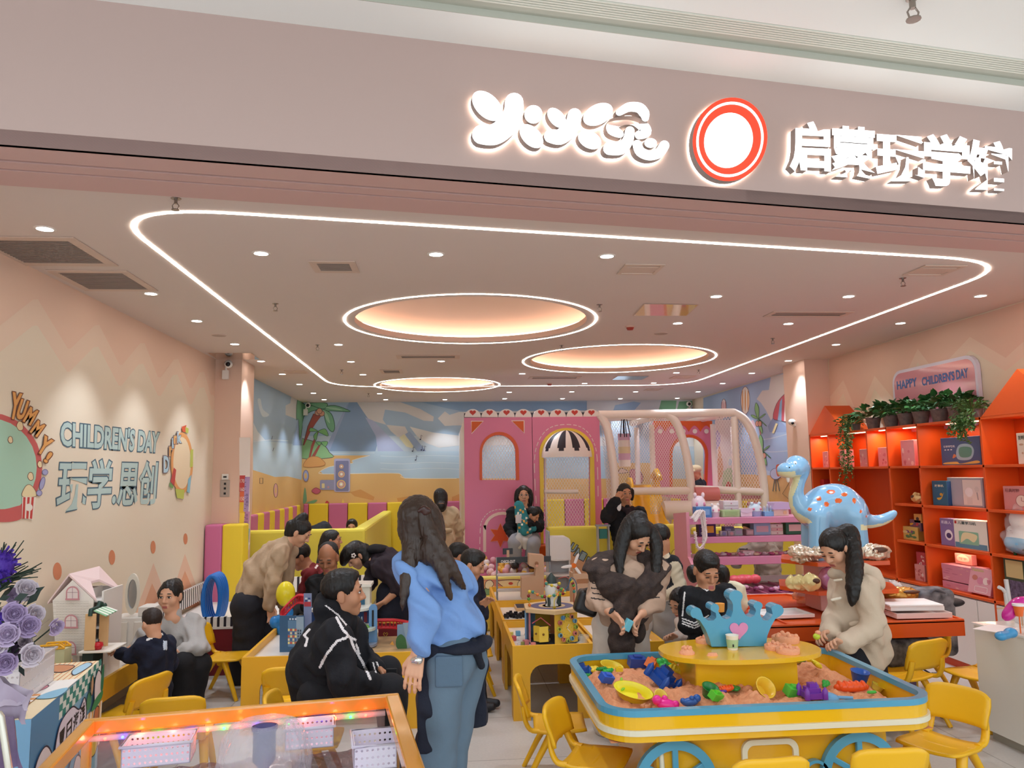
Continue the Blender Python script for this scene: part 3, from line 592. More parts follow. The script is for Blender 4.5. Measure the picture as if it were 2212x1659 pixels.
pc = onx(1717,915, xpr); t = thing('security_camera', 'white dome security camera on the right pillar side', 'camera', (pc[0], pc[1], pc[2])); b = MB(); b.box((-.03,-.025,-.03),(.0,.025,.03)); b.tube([(-.01,0,-.02),(-.05,-.02,0),(-.06,-.03,.02)],.022,8); b.build('bracket', m_wp, t, bevel=.004); b = MB(); b.ell((-.06,-.05,.015),(.045,.05,.04)); b.build('camera_head', m_wp, t); b = MB(); b.ell((-.07,-.09,-.0),.018); b.build('lens', m_bk, t)
pc = ony(487,1055, PYL); t = thing('socket_plate', 'grey metal service plate with slots on the left pillar', 'wall plate', (pc[0], PYL, pc[2])); b = MB(); b.box((-.055,-.008,-.09),(.045,0,.09)); b.build('plate', M('#B4A69C', .35,.7), t, bevel=.002); b = MB()
for dz in (.05,0,-.055): b.box((-.015,-.012, dz-.012),(.008,-.006, dz+.012))
b.build('lock_slots', m_bk, t)
pc = ony(487,1030, PYL); t = thing('thermostat', 'small white control box above the grey plate on left pillar', 'thermostat', (pc[0], PYL, pc[2])); b = MB(); b.box((-.035,-.02,-.032),(.035,0,.032)); b.build('case', m_wp, t, bevel=.004); b = MB(); b.box((-.018,-.023,-.01),(.018,-.018,.008)); b.build('display', m_bk, t)
# ---- shop sign --------------------------------------------------------------------------------------
m_sf = M('#FFFFFF', .5, em=1.6); m_ss = M('#9A8D88', .5); m_halo = M('#FFFCF0', .5, em=5)
OFR = .055; m_back = -(FN)
def sgn(name, loops, parent, mats=(m_sf, m_ss, m_halo), o=OFR, d=.04):
 b = MB(); b.poly(loops, lambda u, v: onf(u, v, o),0, tuple(-FN*d),1); b.poly(loops, lambda u, v: onf(u, v, o)-FN*(d+.002),2); return b.build(name, list(mats), parent, True)
def strokep(path, r, n=5):
 P = [A(*p) for p in smooth_path(path, n)]; N = len(P); R = np.interp(np.linspace(0,1, N), np.linspace(0,1, len(r)) if not np.isscalar(r) else [0,1], r if not np.isscalar(r) else [r, r]); L, Q = [],[]
 for i in range(N):
  t = nrm(P[min(i+1, N-1)]-P[max(i-1,0)]); q = A(-t[1], t[0]); L.append(P[i]+q*R[i]); Q.append(P[i]-q*R[i])
 def capx(c, frm, r_, s): a = math.atan2(*(frm-c)[::-1]); return [c+r_*A(math.cos(a+s*k*math.pi/8), math.sin(a+s*k*math.pi/8)) for k in range(1,8)]
 return [tuple(p) for p in L+capx(P[-1], L[-1], R[-1],-1)+Q[::-1]+capx(P[0], Q[0], R[0],-1)]
ks = lambda L: [(1000+x/4.608,170+y/4.608) for x, y in L]
pc = onf(1230,275); t = thing('sign_letters', 'glowing white bubbly three character shop name high on the pink header', 'shop sign', tuple(pc))
for L in (circ(243,270,182,112,28,.78), circ(702,355,90,92,24), circ(682,572,142,88,26,.8), circ(935,390,118,72,24,.85), circ(1345,355,158,100,26,-.48), circ(1262,608,124,84,24,.5), circ(1868,640,62,48,20)): sgn('stroke', ks(L), t)
for p, r_ in (([(510,232),(500,340),(420,480),(310,555),(190,555)],[92,96,105,105,98]),([(1112,362),(1092,455),(1030,535),(960,580),(876,572)],[68,74,80,78,68]),([(1556,335),(1650,283),(1755,290),(1805,345),(1815,390)],[34,46,52,52,36]),([(1560,550),(1490,505),(1500,450),(1600,418),(1700,420),(1790,470),(1820,530),(1755,560)],[40,58,58,44,44,56,56,44]),([(1662,520),(1640,620),(1570,692),(1462,694)],[46,54,64,66]),([(1735,655),(1765,725),(1850,762),(1950,740),(2005,665)],[46,50,50,50,50])): sgn('stroke', ks(strokep(p, r_)), t)
t = thing('sign_letters', 'glowing white five character lettering at right of the round red sign', 'shop sign', tuple(onf(1945,340)))
for ch, l, r_, tp, bt, sl in (('启', 1706,1795,262,372,4),('蒙', 1796,1890,273,384,6),('玩', 1892,1998,292,393,8),('学', 1994,2096,290,403,8),('馆', 2090,2186,303,412,8)):
 b = MB(); f = lambda x, y, o=OFR: onf(l+x*(r_-l), bt-y*(bt-tp)+sl*(x-.5), o)
 put_text(b, ch, 1, lambda x, y: f(x, y),0, tuple(-FN*.04),1, bold=.035, fit=(1,1)); put_text(b, ch, 1, lambda x, y: f(x, y)-FN*.042,2, bold=.035, fit=(1,1)); b.build('character', [m_sf, m_ss, m_halo], t, True)
t = thing('round_sign', 'round red and white lit sign disc between the two sets of lettering', 'shop sign', tuple(onf(1576,302)))
ce = lambda q: circ(1577,301,80*q, 91*q, 48,.25)
m_rd = M('#E8371F', .5, em=.75); m_wh2 = M('#FFFFFF', .5, em=.9)
sgn('disc', ce(1.0), t, (m_rd, m_ss, m_halo),.05,.04)
b = MB(); b.poly([ce(.9), ce(.84)[::-1]], lambda u, v: onf(u, v, .053),0, tuple(-FN*.002)); b.build('ring', m_wh2, t, True)
b = MB(); b.poly(circ(1574,303,52,60,40,.25), lambda u, v: onf(u, v, .054),0, tuple(-FN*.003)); b.build('centre_panel', m_wh2, t, True)
# ---- soft play corner ---------------------------------------------------------------------------
m_pink = M('#CF6E96', .45, bump=(40,.03)); m_yel = M('#F0CF35', .45, bump=(40,.03)); m_ply = M('#EBD94F', .4); m_pk2 = M('#E28BA6', .45); m_wt = M('#EFE3DC', .4); m_org = M('#DB5A22', .45); m_hpk = M('#DE7FA0', .5); m_dk = M('#2A2530', .5); m_red2 = M('#C63A2C', .5)
t = thing('wall_padding', 'tall yellow and pink striped padded panels along the mural walls', 'wall padding', (XL, YB, 0))
zt_b = ony(800,1086, YB-.08)[2]
xs = [655]+[480+x/3.95 for x in (735,905,1070,1240,1405,1575,1745,1915,2085)]+[1050,1093,1135,1178,1220,1262,1304,1346,1388,1430,1472,1515]
for i in range(len(xs)-1):
 a, c = ony(xs[i],1090, YB-.08)[0], ony(xs[i+1],1090, YB-.08)[0]; b = MB(); b.box((a+.004, YB-.08,0),(c-.004, YB-.003, zt_b)); b.build('pad_panel', m_pink if i % 2 == 0 else m_yel, t, True, .02)
ys = [onx(480+x/3.95,1110, XL+.08)[1] for x in (255,310,362,410,453,495,535,570,605,640,668)]
for i in range(len(ys)-1):
 b = MB(); b.box((XL+.003, ys[i]+.004,0),(XL+.08, ys[i+1]-.004, zt_b)); b.build('pad_panel', m_pink if i % 2 == 0 else m_yel, t, True, .02)
for i in range(8):
 y0 = YB-.1-i*.5;
 if y0-.5 < ypr: break
 b = MB(); b.box((XR-.08, y0-.496,0),(XR-.003, y0, zt_b)); b.build('pad_panel', m_pink if i % 2 else m_yel, t, True, .02)
# padded block before the left pillar
p0 = ony(455,1134, PYL-.25); p1 = ony(526,1134, PYL-.25); pm = ony(480,1134, PYL-.25)
t = thing('padded_block', 'padded pink and yellow block wrapped round the foot of the left pillar', 'padding', (p0[0], PYL-.25,0))
b = MB(); b.box((XL+.01, PYL-.25,0),(pm[0], PYL-.01, p0[2])); b.build('pink_pad', m_pink, t, True, .02); b = MB(); b.box((pm[0], PYL-.25,0),(p1[0], PYL-.01, p0[2])); b.build('yellow_pad', m_yel, t, True, .02)
# low yellow walls of the play pit
def pit(name, label, u0, u1, v, y, th=.14, z0=0): a, c = ony(u0, v, y), ony(u1, v, y); return a, c
YP = 9.35
a, c = ony(540,1147, YP), ony(789,1146, YP)
t = thing('pit_wall', 'low pale yellow padded pit wall before the striped back corner', 'padding', (a[0], YP, 0)); b = MB(); b.box((a[0]-.4, YP, 0),(c[0], YP+.16, a[2])); b.build('pad', m_ply, t, True, .03)
b = MB(); b.box((c[0]-.16, YP+.16,0),(c[0], YB-.1, a[2])); b.build('side_pad', m_ply, t, True, .03)
m_art = M('#EBC2A0', .5)
def panel_art(mb_list, fn): pass
a, c = ony(1182,1139, YP), ony(1478,1135, YP)
t = thing('pit_wall', 'low yellow padded pit wall with cartoon lettering behind the white toy shelves', 'padding', (a[0], YP, 0)); b = MB(); b.box((a[0], YP, 0),(c[0], YP+.16, a[2])); b.build('pad', m_ply, t, True, .03)
P = Paint(lambda u, v: (lambda p: (p[0], YP-.012-_off[0], p[2]))(ony(u, v, YP)))
P.blob('#E9B58A', [(1200,1175),(1225,1185),(1270,1215),(1285,1250),(1275,1290),(1190,1290),(1185,1200)])
for ch, x, y, a_ in (('U', 1238,1183,-.55),('N', 1249,1195,-.6),('i', 1259,1201,-.5),('r', 1272,1213,-.4),('d', 1283,1234,-.2)):
 cs, sn = math.cos(-a_), math.sin(-a_); R = lambda dx, dy: (x+dx*cs-dy*sn, y+dx*sn+dy*cs)
 for col, bo, e in (('#4A4348', .09,1.5),('#9FB8BE', .03,0)): P.text(col, ch, [R(-6-e, -9-e), R(6+e, -9-e), R(6+e, 9+e), R(-6-e, 9+e)], bo)
P.blob('#F2DC7A', [(1450,1195),(1456,1187),(1463,1194),(1465,1204),(1457,1208),(1449,1205)], '#6A5A44', 1); P.blob('#E9B58A', [(1450,1225),(1465,1205),(1480,1190),(1484,1235),(1455,1240)], '#6A4A44', 1)
P.done('printed_art', t);
t2 = t.children[-1]; t2['kind'] = 'thing'
a, c = ony(1520,1140, YP), ony(1780,1136, YP)
t = thing('pit_wall', 'low yellow padded pit wall seen through the pink shelf unit', 'padding', (a[0], YP, 0)); b = MB(); b.box((a[0]-.12, YP, 0),(min(c[0], XR-.1), YP+.16, a[2])); b.build('pad', m_ply, t, True, .03)
# ball pit before the pink house
YK = 8.9; a = ony(1020,1247, YK); c = ony(1178,1247, YK)
t = thing('ball_pit', 'yellow padded ball pit with printed animal band below the pink house front', 'ball pit', ((a[0]+c[0])/2, YK, 0)); zr = a[2]
b = MB(); b.box((a[0]-.05, YK, 0),(c[0]+.35, YK+.12, zr)); b.build('front_pad', M('#F0DE72', .4), t, True, .03)
zs = ony(1040,1293, YK-.25)[2]; b = MB(); b.box((a[0]-.05, YK-.35,0),(c[0]+.3, YK-.005, zs)); b.build('step_pad', M('#EBD45C', .4), t, True, .03)
P = Paint(lambda u, v: (lambda p: (p[0], YK-.012-_off[0], p[2]))(ony(u, v, YK)))
P.poly('#D98A83', [(1030,1224+28),(1180,1224+26),(1180,1284),(1030,1286)])
P.poly('#EFB58F', [(1030,1254),(1063,1254),(1075,1284),(1030,1285)]); P.blob('#7FA58C', [(1047,1272),(1056,1268),(1068,1272),(1068,1284),(1048,1284)], '#4A3A40', 1.2); P.blob('#F3E6D8', [(1050,1256),(1060,1253),(1066,1262),(1056,1272),(1048,1268)], '#4A3A40', 1.2)
P.blob('#F3DCC0', [(1078,1254),(1120,1253),(1128,1262),(1100,1272),(1080,1262)], '#4A3A40', 1.2); P.blob('#F3E6D8', [(1120,1256),(1128,1252),(1136,1256),(1138,1268),(1128,1272),(1118,1266)], '#4A3A40', 1); P.oval('#C94A4A', 1103,1260,5,3); P.blob('#EFA57A', [(1086,1284),(1100,1276),(1120,1282),(1116,1286)], '#4A3A40', 1)
P.done('printed_band', t); t.children[-1]['kind'] = 'thing'
b0 = None; bc = ['#F2B84A', '#E9A9B4', '#F1E3DE', '#F5C765', '#F0C6CC']
NB = np.random.RandomState(3); cols = [M(h, .3) for h in bc]
for i in range(110):
 x = a[0]+.02+NB.rand()*(c[0]-a[0]+.15); y = YK+.18+NB.rand()*.55; z = zr-.06+.07*NB.rand()+.05*math.sin(x*5)+(y-YK)*.16; ci = NB.randint(5)
 if b0 is None: b0 = {}
 nm = ['amber', 'pink', 'white', 'yellow', 'pale pink'][ci]
 if ci not in b0: mb = MB(); mb.ell((0,0,0),.04,14,9); o = mb.build('play_ball', cols[ci]); o.location = (x, y, z); tag(o, f'{nm} plastic play ball lying loose among the balls in the pit', 'ball', f'{nm} balls in the ball pit'); b0[ci] = o
 else: copy_tree(b0[ci],(x, y, z),0, None, None)
b = MB(); b.box((a[0], YK+.12,0),(c[0]+.3,9.9, zr-.08)); b.build('base_pad', m_hpk, t, True)
# pink house front
YH = 9.95; zt_h = ony(1150,901, YH)[2]; xa, xm, xb = ony(1003,950, YH)[0], ony(1150,950, YH)[0], ony(1296,950, YH)[0]
t = thing('play_house', 'pink padded play house front with hearts, arched window and striped dome doorway', 'play house', ((xa+xb)/2, YH, 0))
k6 = lambda L: [(980+x/3.814,870+y/3.814) for x, y in L]
h2 = lambda u, v, o=0.0: (lambda p: (p[0], YH-o, p[2]))(ony(u, v, YH)); xz = lambda u, v: (lambda p: (p[0], p[2]))(ony(u, v, YH))
win = k6([(235,636)]+arc(372,410,138,145,180,360,16)+[(515,636)]); fl = lambda x, z, o=0: (x, YH-o, z)
w2 = [xz(*p) for p in win]; door = [xz(*p) for p in k6([(740,1160)]+[(740,470)]+arc(930,430,190,200,180,360,18)+[(1122,470),(1125,1160)])]
b = MB(); b.poly([[(xa, .02),(xm-.004,.02),(xm-.004, zt_h),(xa, zt_h)], w2[::-1]], fl, 0,(0,.08,0)); b.build('wall_panel', m_hpk, t, True)
b = MB(); b.poly([[(xm+.004,.02),(xb, .02),(xb, zt_h),(xm+.004, zt_h)], door[::-1]], fl, 0,(0,.08,0)); b.build('wall_panel', m_hpk, t, True)
b = MB(); b.box((xa-.0, YH+.08,0),(xa+.03, YB-.09, zt_h)); b.build('side_padding', m_wt, t, True, .01)
wf = [xz(*p) for p in k6([(214,636)]+arc(375,410,161,170,180,360,16)+[(540,636)])]
b = MB(); b.poly([wf+[xz(*k6([(515,640)])[0])]+w2[::-1]+[xz(*k6([(235,640)])[0])]], lambda x, z: fl(x, z, .012),0,(0,.012,0)); b.build('window_trim', m_org, t, True)
dfo = [xz(*p) for p in k6([(718,1160),(705,430)]+arc(930,420,226,212,180,360,18)+[(1155,430),(1170,1160)])]
b = MB(); b.poly([dfo+door[::-1]], lambda x, z: fl(x, z, .02),0,(0,.02,0)); b.build('door_trim', M('#EBC93A', .45), t, True)
# dome canopy with painted stripes
cx, cz = xz(*k6([(930,450)])[0]); rw = (xz(*k6([(1138,450)])[0])[0]-xz(*k6([(724,450)])[0])[0])/2; rh = xz(*k6([(930,228)])[0])[1]-cz
def dome(p, q): t_ = math.pi*q/2; return A(cx+rw*math.cos(t_)*math.sin(p), YH-.02-.22*math.cos(t_)*math.cos(p), cz+rh*math.sin(t_))
NPH, NQ = 44,14; V = [dome(-math.pi/2+math.pi*i/NPH, j/NQ) for j in range(NQ+1) for i in range(NPH+1)]; Fq, mi = [],[]
for j in range(NQ):
 for i in range(NPH):
  Fq.append((j*(NPH+1)+i, j*(NPH+1)+i+1,(j+1)*(NPH+1)+i+1,(j+1)*(NPH+1)+i)); ph = (i+.5)/NPH*9; mi.append(1 if int(ph) % 2 == 1 and j > (1 if abs((ph % 1)-.5) < .3 else 2) else 0)
mesh_obj('dome_awning', V, Fq, [m_wt, m_dk], mi, True, t, True)
for side, (l, r_) in enumerate(((1003,1149),(1151,1296))):
 for i in range(4):
  u0 = l+(r_-l)*i/4; u1 = l+(r_-l)*(i+1)/4; pts = [(u0+.5,901)]+[(u0+(u1-u0)/2-(u1-u0)/2*math.cos(math.pi*k/12)*.98,901-17.5*math.sin(math.pi*k/12)) for k in range(13)]+[(u1-.5,901)]
  b = MB(); b.poly([xz(*p) for p in pts], lambda x, z: fl(x, z, -.01),0,(0,.05,0)); sc = b.build('scallop', m_wt, t, True)
  hx, hy = (u0+u1)/2,891; ht = [(hx+7.0*(16*math.sin(q)**3)/16, hy-6.4*(13*math.cos(q)-5*math.cos(2*q)-2*math.cos(3*q)-math.cos(4*q))/16) for q in np.linspace(0,2*math.pi, 24, endpoint=False)]
  b = MB(); b.poly([xz(*p) for p in ht], lambda x, z: fl(x, z, -.008),0,(0,.004,0)); b.build('heart', m_red2, sc, True)
b = MB(); b.box((xa, YH+.03, zt_h),(xb, YH+.06, zt_h+.06)); b.build('scallop_backing', m_dk, t, True)
P = Paint(lambda u, v: (lambda p: (p[0], YH-.002-_off[0], p[2]))(ony(u, v, YH)))
for L in ([(147,155),(240,155),(148,250)],[(482,153),(576,151),(578,246)]): P.poly('#F3D9CE', k6([(L[0][0]-5*(1 if L[0][0] < 300 else 2), L[0][1]-6),(L[1][0]+8, L[1][1]-6),(L[2][0]+(0 if L[0][0] < 300 else 6), L[2][1]+8)])); P.poly('#D9622E', k6(L))
arch = [(255,1230),(255,1010)]+arc(405,1040,148,130,180,360,12)+[(553,1230)]
P.line('#F4D8C8', k6(arch),6.5)
dash = k6([(215,1230),(220,1030),(240,960),(290,905),(360,880),(440,880)]); ds = smooth_path(dash, 8)
for i in range(0, len(ds)-2,3): P.line('#F4E4DC', ds[i:i+3],1.4)
ds = smooth_path(k6([(680,830),(665,500),(690,340),(760,230),(860,185),(1000,185),(1090,230),(1150,320),(1180,450),(1190,800)]),8)
for i in range(0, len(ds)-2,3): P.line('#F4E4DC', ds[i:i+3],1.4)
st = [(385+(92 if i % 2 == 0 else 46)*math.sin(math.pi*i/6),1092-(97 if i % 2 == 0 else 50)*math.cos(math.pi*i/6)) for i in range(12)]
P.poly('#EFA04A', k6([(385+(x-385)*1.06,1092+(y-1092)*1.06) for x, y in st])); P.poly('#DD5528', k6(st))
P.done('painted_trim', t); t.children[-1]['kind'] = 'thing'
b = MB(); q = ony(1172,1190, YH-.3); b.box((q[0]-.05, YH-.25, q[2]-.11),(q[0]+.07, YH-.05, q[2]+.06)); b.build('orange_block', M('#E2641E', .45), t, True, .02)
# net material: diamond mesh, holes are see-through
def netmat(hexc, scale, w=.16):
 m = bpy.data.materials.new('safety_net'); m.use_nodes = True; nt = m.node_tree; b = nt.nodes['Principled BSDF']; b.inputs['Base Color'].default_value = lin(hexc)
 tc = nt.nodes.new('ShaderNodeTexCoord'); sp = nt.nodes.new('ShaderNodeSeparateXYZ'); nt.links.new(tc.outputs['Object'], sp.inputs[0])
 def mth(op, a, c=None, v=None):
  n = nt.nodes.new('ShaderNodeMath'); n.operation = op; nt.links.new(a, n.inputs[0])
  if c is not None: nt.links.new(c, n.inputs[1])
  if v is not None: n.inputs[1].default_value = v
  return n.outputs[0]
 u = mth('ADD', sp.outputs[0], sp.outputs[1]); z = mth('MULTIPLY', sp.outputs[2], v=.62); outs = []
 for op in ('ADD', 'SUBTRACT'):
  f = mth('FRACT', mth('ADD', mth('MULTIPLY', mth(op, u, z), v=scale), v=100.0)); outs.append(mth('LESS_THAN', f, v=w))
 nt.links.new(mth('MAXIMUM', outs[0], outs[1]), b.inputs['Alpha']); return m
m_net = netmat('#F3E6DC', 26,.17); m_netd = netmat('#EADCD2', 30,.2)
def sheet(mb, p): mb.add(p, [tuple(range(len(p)))])
def netpart(name, pts, par, m=None): b = MB(); sheet(b, pts); return b.build(name, m or m_net, par, True)
netpart('window_net', [h2(1038,930,-.05), h2(1118,930,-.05), h2(1118,1040,-.05), h2(1038,1040,-.05)], t)
netpart('door_net', [h2(1172,985,-.05), h2(1278,985,-.05), h2(1278,1140,-.05), h2(1172,1140,-.05)], t)
m_tube = M('#F3E7DF', .35)
b = MB(); b.tube([h2(1176,1062,-.05), h2(1250,1062,-.05)],.028,10); b.build('door_bar', m_tube, t, True)
b = MB(); b.tube([h2(1178,990,-.05), h2(1182,1150,-.05)],.016,8); b.build('door_pole', m_tube, t, True); b = MB(); b.tube([h2(1276,990,-.05), h2(1280,1150,-.05)],.016,8); b.build('door_pole', m_tube, t, True)
# play frame of padded tubes, nets, slide
YA = 9.95; g = lambda u, v, y=YA: ony(u, v, y); R_ = .055
t = thing('indoor_climber', 'padded white tube play frame with nets right of the pink house', 'play frame', (float(g(1450,900)[0]), YA, 0))
def tube(name, P, r=R_, m=m_tube): b = MB(); b.tube(P, r, 12); return b.build(name, m, t, True)
a1 = smooth_path([g(1296,896), g(1310,920), g(1320,970), g(1328,1040), g(1330,1145)],5); tube('arch_tube', a1)
a2 = smooth_path([g(1440,894), g(1462,915), g(1480,970), g(1492,1040), g(1495,1100), g(1496,1190)],5); tube('arch_tube', a2)
a3 = smooth_path([g(1583,890), g(1610,908), g(1632,955), g(1648,1030), g(1655,1130), g(1656,1200)],5); tube('arch_tube', a3)
tube('top_rail', [g(1293,896), g(1585,891)]); YR = 11.9
tube('back_rail', [ony(1306,903, YR), ony(1560,900, YR)],.05)
for u, v in ((1296,896),(1441,894),(1584,891)):
 p = g(u, v); tube('depth_rail', [p, A(p[0]-.0, YR, p[2])],.045)
tube('mid_rail', [g(1325,1062), g(1494,1060)],.05); tube('mid_rail', [g(1500,1056), g(1650,1063)],.05)
for u in (1377,1410,1440,1543,1586): p = ony(u, 990,10.9 if u in (1410,1543) else YR-.3); tube('post', [A(p[0], p[1],.0), A(p[0], p[1], zt_h-.06)],.04)
p = g(1586,900); tube('post', [p, A(p[0], p[1],0)],.045)
ft = [a1[i] for i in range(0, len(a1),3)]
netpart('side_net', [g(1300,905, YR), *[A(q[0], YA, q[2]) for q in a1[::3]], ony(1318,1140, YR)], t)
fr = [q for q in a2[::2]]; netpart('front_net', [g(1446,900)]+fr+[g(1405,1190), g(1402,900)], t, m_netd)
netpart('front_net', [g(1588,896)]+a3[::2]+[g(1590,1200)], t); netpart('front_net', [g(1545,900), g(1584,898), g(1590,1200), g(1545,1200)], t)
netpart('back_net', [ony(1310,910,11.3), ony(1440,910,11.3), ony(1440,1100,11.3), ony(1310,1100,11.3)], t)
b = MB(); b.box((float(g(1300,1000)[0]), YA, .0),(float(g(1655,1000)[0]), YR, .42)); b.build('deck', m_wt, t, True, .02)
zd = float(g(1600,1066)[2]); b = MB(); b.box((float(g(1497,1000)[0]), YA+.1, zd-.08),(float(g(1650,1000)[0]), YR, zd)); b.build('upper_deck', m_pk2, t, True, .02)
b = MB(); b.tube([g(1500,1067, YA-.05), g(1551,1067, YA-.05)],.09,16); b.build('pad_roller', M('#D97F80', .45), t, True); b = MB(); b.tube([g(1432,1102, YA-.05), g(1560,1100, YA-.05)],.12,16); b.build('pad_roller', m_wt, t, True)
# inner pink wall with arched opening, orange scallop band
YI = 11.2; f3 = lambda u, v: (lambda p: (p[0], p[2]))(ony(u, v, YI)); q7 = lambda L: [f3(*p) for p in k7(L)]
ow = q7([(185,1030),(185,760)]+arc(330,760,140,145,180,360,14)+[(462,1035)]);
b = MB(); b.poly([q7([(45,490),(520,490),(530,1040),(45,1040)]), ow[::-1]], lambda x, z: (x, YI, z),0,(0,.06,0)); b.build('inner_wall', m_hpk, t, True)
b = MB(); b.poly(q7([(45,488),(520,488),(520,560)]+[(520-95*k-95*j/8,575-50*math.sin(math.pi*j/8)) for k in range(5) for j in range(9)]+[(45,560)]), lambda x, z: (x, YI-.01, z),0,(0,.012,0)); b.build('scallop_band', m_org, t, True)
b = MB();
for i in range(5): b.poly([f3(*p) for p in k7(circ(97+94*i, 572,19,19,16))], lambda x, z: (x, YI-.013, z),0,(0,.003,0))
b.build('dots', m_wt, t, True)
b = MB(); b.line(q7([(185,1030),(185,760)]+arc(330,760,146,150,180,360,14)+[(468,1035)]),.045, lambda x, z: (x, YI-.012, z)); b.build('arch_trim', m_org, t, True)
# printed scene behind the right net: green car shape
P = Paint(lambda u, v: (lambda p: (p[0],11.85-_off[0], p[2]))(ony(u, v, 11.85)))
P.poly('#E6CFC8', k7([(545,480),(930,470),(930,1060),(545,1060)])); P.poly('#B9C8A0', k7([(600,1040),(612,900),(650,870),(800,870),(830,910),(850,1040)])); P.poly('#E9DCCB', k7([(640,860),(650,780),(790,775),(800,865)])); P.poly('#C6CFD6', k7([(650,850),(660,800),(780,795),(790,850)]))
P.blob('#D99C7A', k7([(560,1000),(575,700),(600,780),(610,900)])); P.blob('#C9A58A', k7([(830,1020),(850,700),(880,640),(900,900)])); P.oval('#C9605C', 1400+655/3.77,780+1010/3.77,6,8); P.oval('#C9605C', 1400+810/3.77,780+1010/3.77,6,8); P.line('#6A7A5A', k7([(690,1035),(690,1000),(720,990),(750,1000),(750,1035)]),1.2)
P.blob('#B7A3C4', k7([(548,600),(570,560),(590,640),(560,720)])); P.done('printed_backdrop', t); t.children[-1]['kind'] = 'thing'
P = Paint(lambda u, v: (lambda p: (p[0], YB-.12-_off[0], p[2]))(ony(u, v, YB-.12)))
P.poly('#B4C8D8', [(1320,905),(1440,905),(1440,1000),(1320,1000)]); P.poly('#E0B878', [(1320,1000),(1440,1000),(1440,1090),(1320,1090)]); P.blob('#C97F86', k6([(1450,560),(1530,560),(1560,640),(1480,700)]), OL, 1.2); P.blob('#E9C9B4', k6([(1380,540),(1360,580),(1440,570)]), OL, 1.2)
P.done('printed_backdrop', t); t.children[-1]['kind'] = 'thing'
# hanging punch bag, slide
pb = ony(1349,990,10.7); t = thing('punch_bag', 'hanging patchwork pink and white punch bag on black straps', 'punch bag', pb); zT, zB_ = ony(1349,937,10.7)[2], ony(1349,1008,10.7)[2]
b = MB(); n = 5
for i in range(n): b.lathe([(.085, zB_+(zT-zB_)*i/n),(.085, zB_+(zT-zB_)*(i+1)/n)],(pb[0], pb[1],0),16, i % 3, caps=False)
b.lathe([(.001, zT),(.085, zT)],(pb[0], pb[1],0),16,0); b.build('bag', [M('#EFE2D8', .6), M('#D9AFC4', .6), M('#E3D0A8', .6)], t, True)
for dx in (-.07,-.01,.02,.075): b = MB(); b.tube([(pb[0]+dx*.5, pb[1]-.05, zT+.2),(pb[0]+dx, pb[1]-.09, zT-.05)],.007,6); b.build('strap', m_dk, t, True)
b = MB(); b.cyl((pb[0], pb[1], zT),(pb[0], pb[1], zt_h-.0),.01); b.build('rope', m_dk, t, True)
t = thing('slide', 'glossy yellow plastic slide coming down out of the play frame', 'slide', tuple(g(1420,1120,9.7))); m_sl = M('#F2B417', .25)
s0, s1 = ony(1393,1050,10.4), ony(1405,1135,9.75); wv = A(.15,0,0); cps = smooth_path([A(*s0)+A(0,.25,.0), s0,(A(*s0)+A(*s1))/2-A(0,0,.02), s1+A(0,0,0), s1-A(-.02,.3,.12)],6)
V = []; sec = [(-.2,.10),(-.17,.10),(-.15,0),(.15,0),(.17,.10),(.2,.10),(.2,-.03),(-.2,-.03)]
for q in cps:
 for dx, dz in sec: V.append(q+A(dx, 0, dz))
ns = len(sec); Fq = [(i*ns+k, i*ns+(k+1) % ns, (i+1)*ns+(k+1) % ns, (i+1)*ns+k) for i in range(len(cps)-1) for k in range(ns)]; mesh_obj('chute', V, Fq, m_sl, None, True, t, True)
q = [ony(1390,1042,10.45), ony(1412,1050,10.4)]; b = MB(); b.tube([s0+A(.17,.2,.12), s0+A(.17,0,.2), s0+A(.17,-.15,.1)],.04,10); b.build('hand_rail', m_sl, t, True)
b = MB(); b.box((s0[0]-.15,10.45,0),(s0[0]+.15,10.6, s0[2]-.05)); b.build('support', m_sl, t, True, .02)
# striped white track platform at left with blue loop
z1 = .49; yA_, yB_ = 7.06,8.55; xA_ = XL+.03; xB_ = -.82
t = thing('track_platform', 'dark red play platform with black and white piano stripe rails', 'play platform', ((xA_+xB_)/2, yA_, 0))
b = MB(); b.box((xA_, yA_, 0),(xB_, yB_, z1-.10)); b.build('base', M('#7E1F28', .45), t, True, .005); b = MB(); b.box((xA_, yA_-.004, z1-.10),(xB_, yB_, z1-.08)); b.build('deck', M('#EDE6E0', .3), t, True)
def rail(name, p0, p1, z0, z1_, n):
 b = MB(); p0, p1 = A(*p0), A(*p1); d = p1-p0; nn = nrm((-d[1], d[0],0))*.02
 def seg(f0, f1, mi, e):
  q0, q1 = p0+d*f0, p0+d*f1; m_ = nn*(1+e); V = [(*(q0-m_)[:2], z0),(*(q1-m_)[:2], z0),(*(q1+m_)[:2], z0),(*(q0+m_)[:2], z0),(*(q0-m_)[:2], z1_),(*(q1-m_)[:2], z1_),(*(q1+m_)[:2], z1_),(*(q0+m_)[:2], z1_)]; b.add(V, [(0,3,2,1),(4,5,6,7),(0,1,5,4),(1,2,6,5),(2,3,7,6),(3,0,4,7)], mi)
 seg(0,1,0,0)
 for i in range(n): seg((i+.3)/n, (i+.68)/n, 1,.08)
 return b.build(name, [M('#F0EAE4', .3), m_dk], t, True)
rail('stripe_rail', (xA_, yA_+.02,0),(xB_, yA_+.02,0), z1-.10, z1,30); rail('stripe_rail', (xA_+.02, yA_, 0),(xA_+.02, yB_, 0), z1-.02, z1+.14,26); rail('stripe_rail', (xA_, yB_, 0),(xB_, yB_, 0), z1-.02, z1+.14,26)
pc = ony(464,1310,7.35); t = thing('loop_track', 'bright blue upright loop track ring standing on the striped platform', 'toy track', (pc[0],7.35, z1-.08)); b = MB()
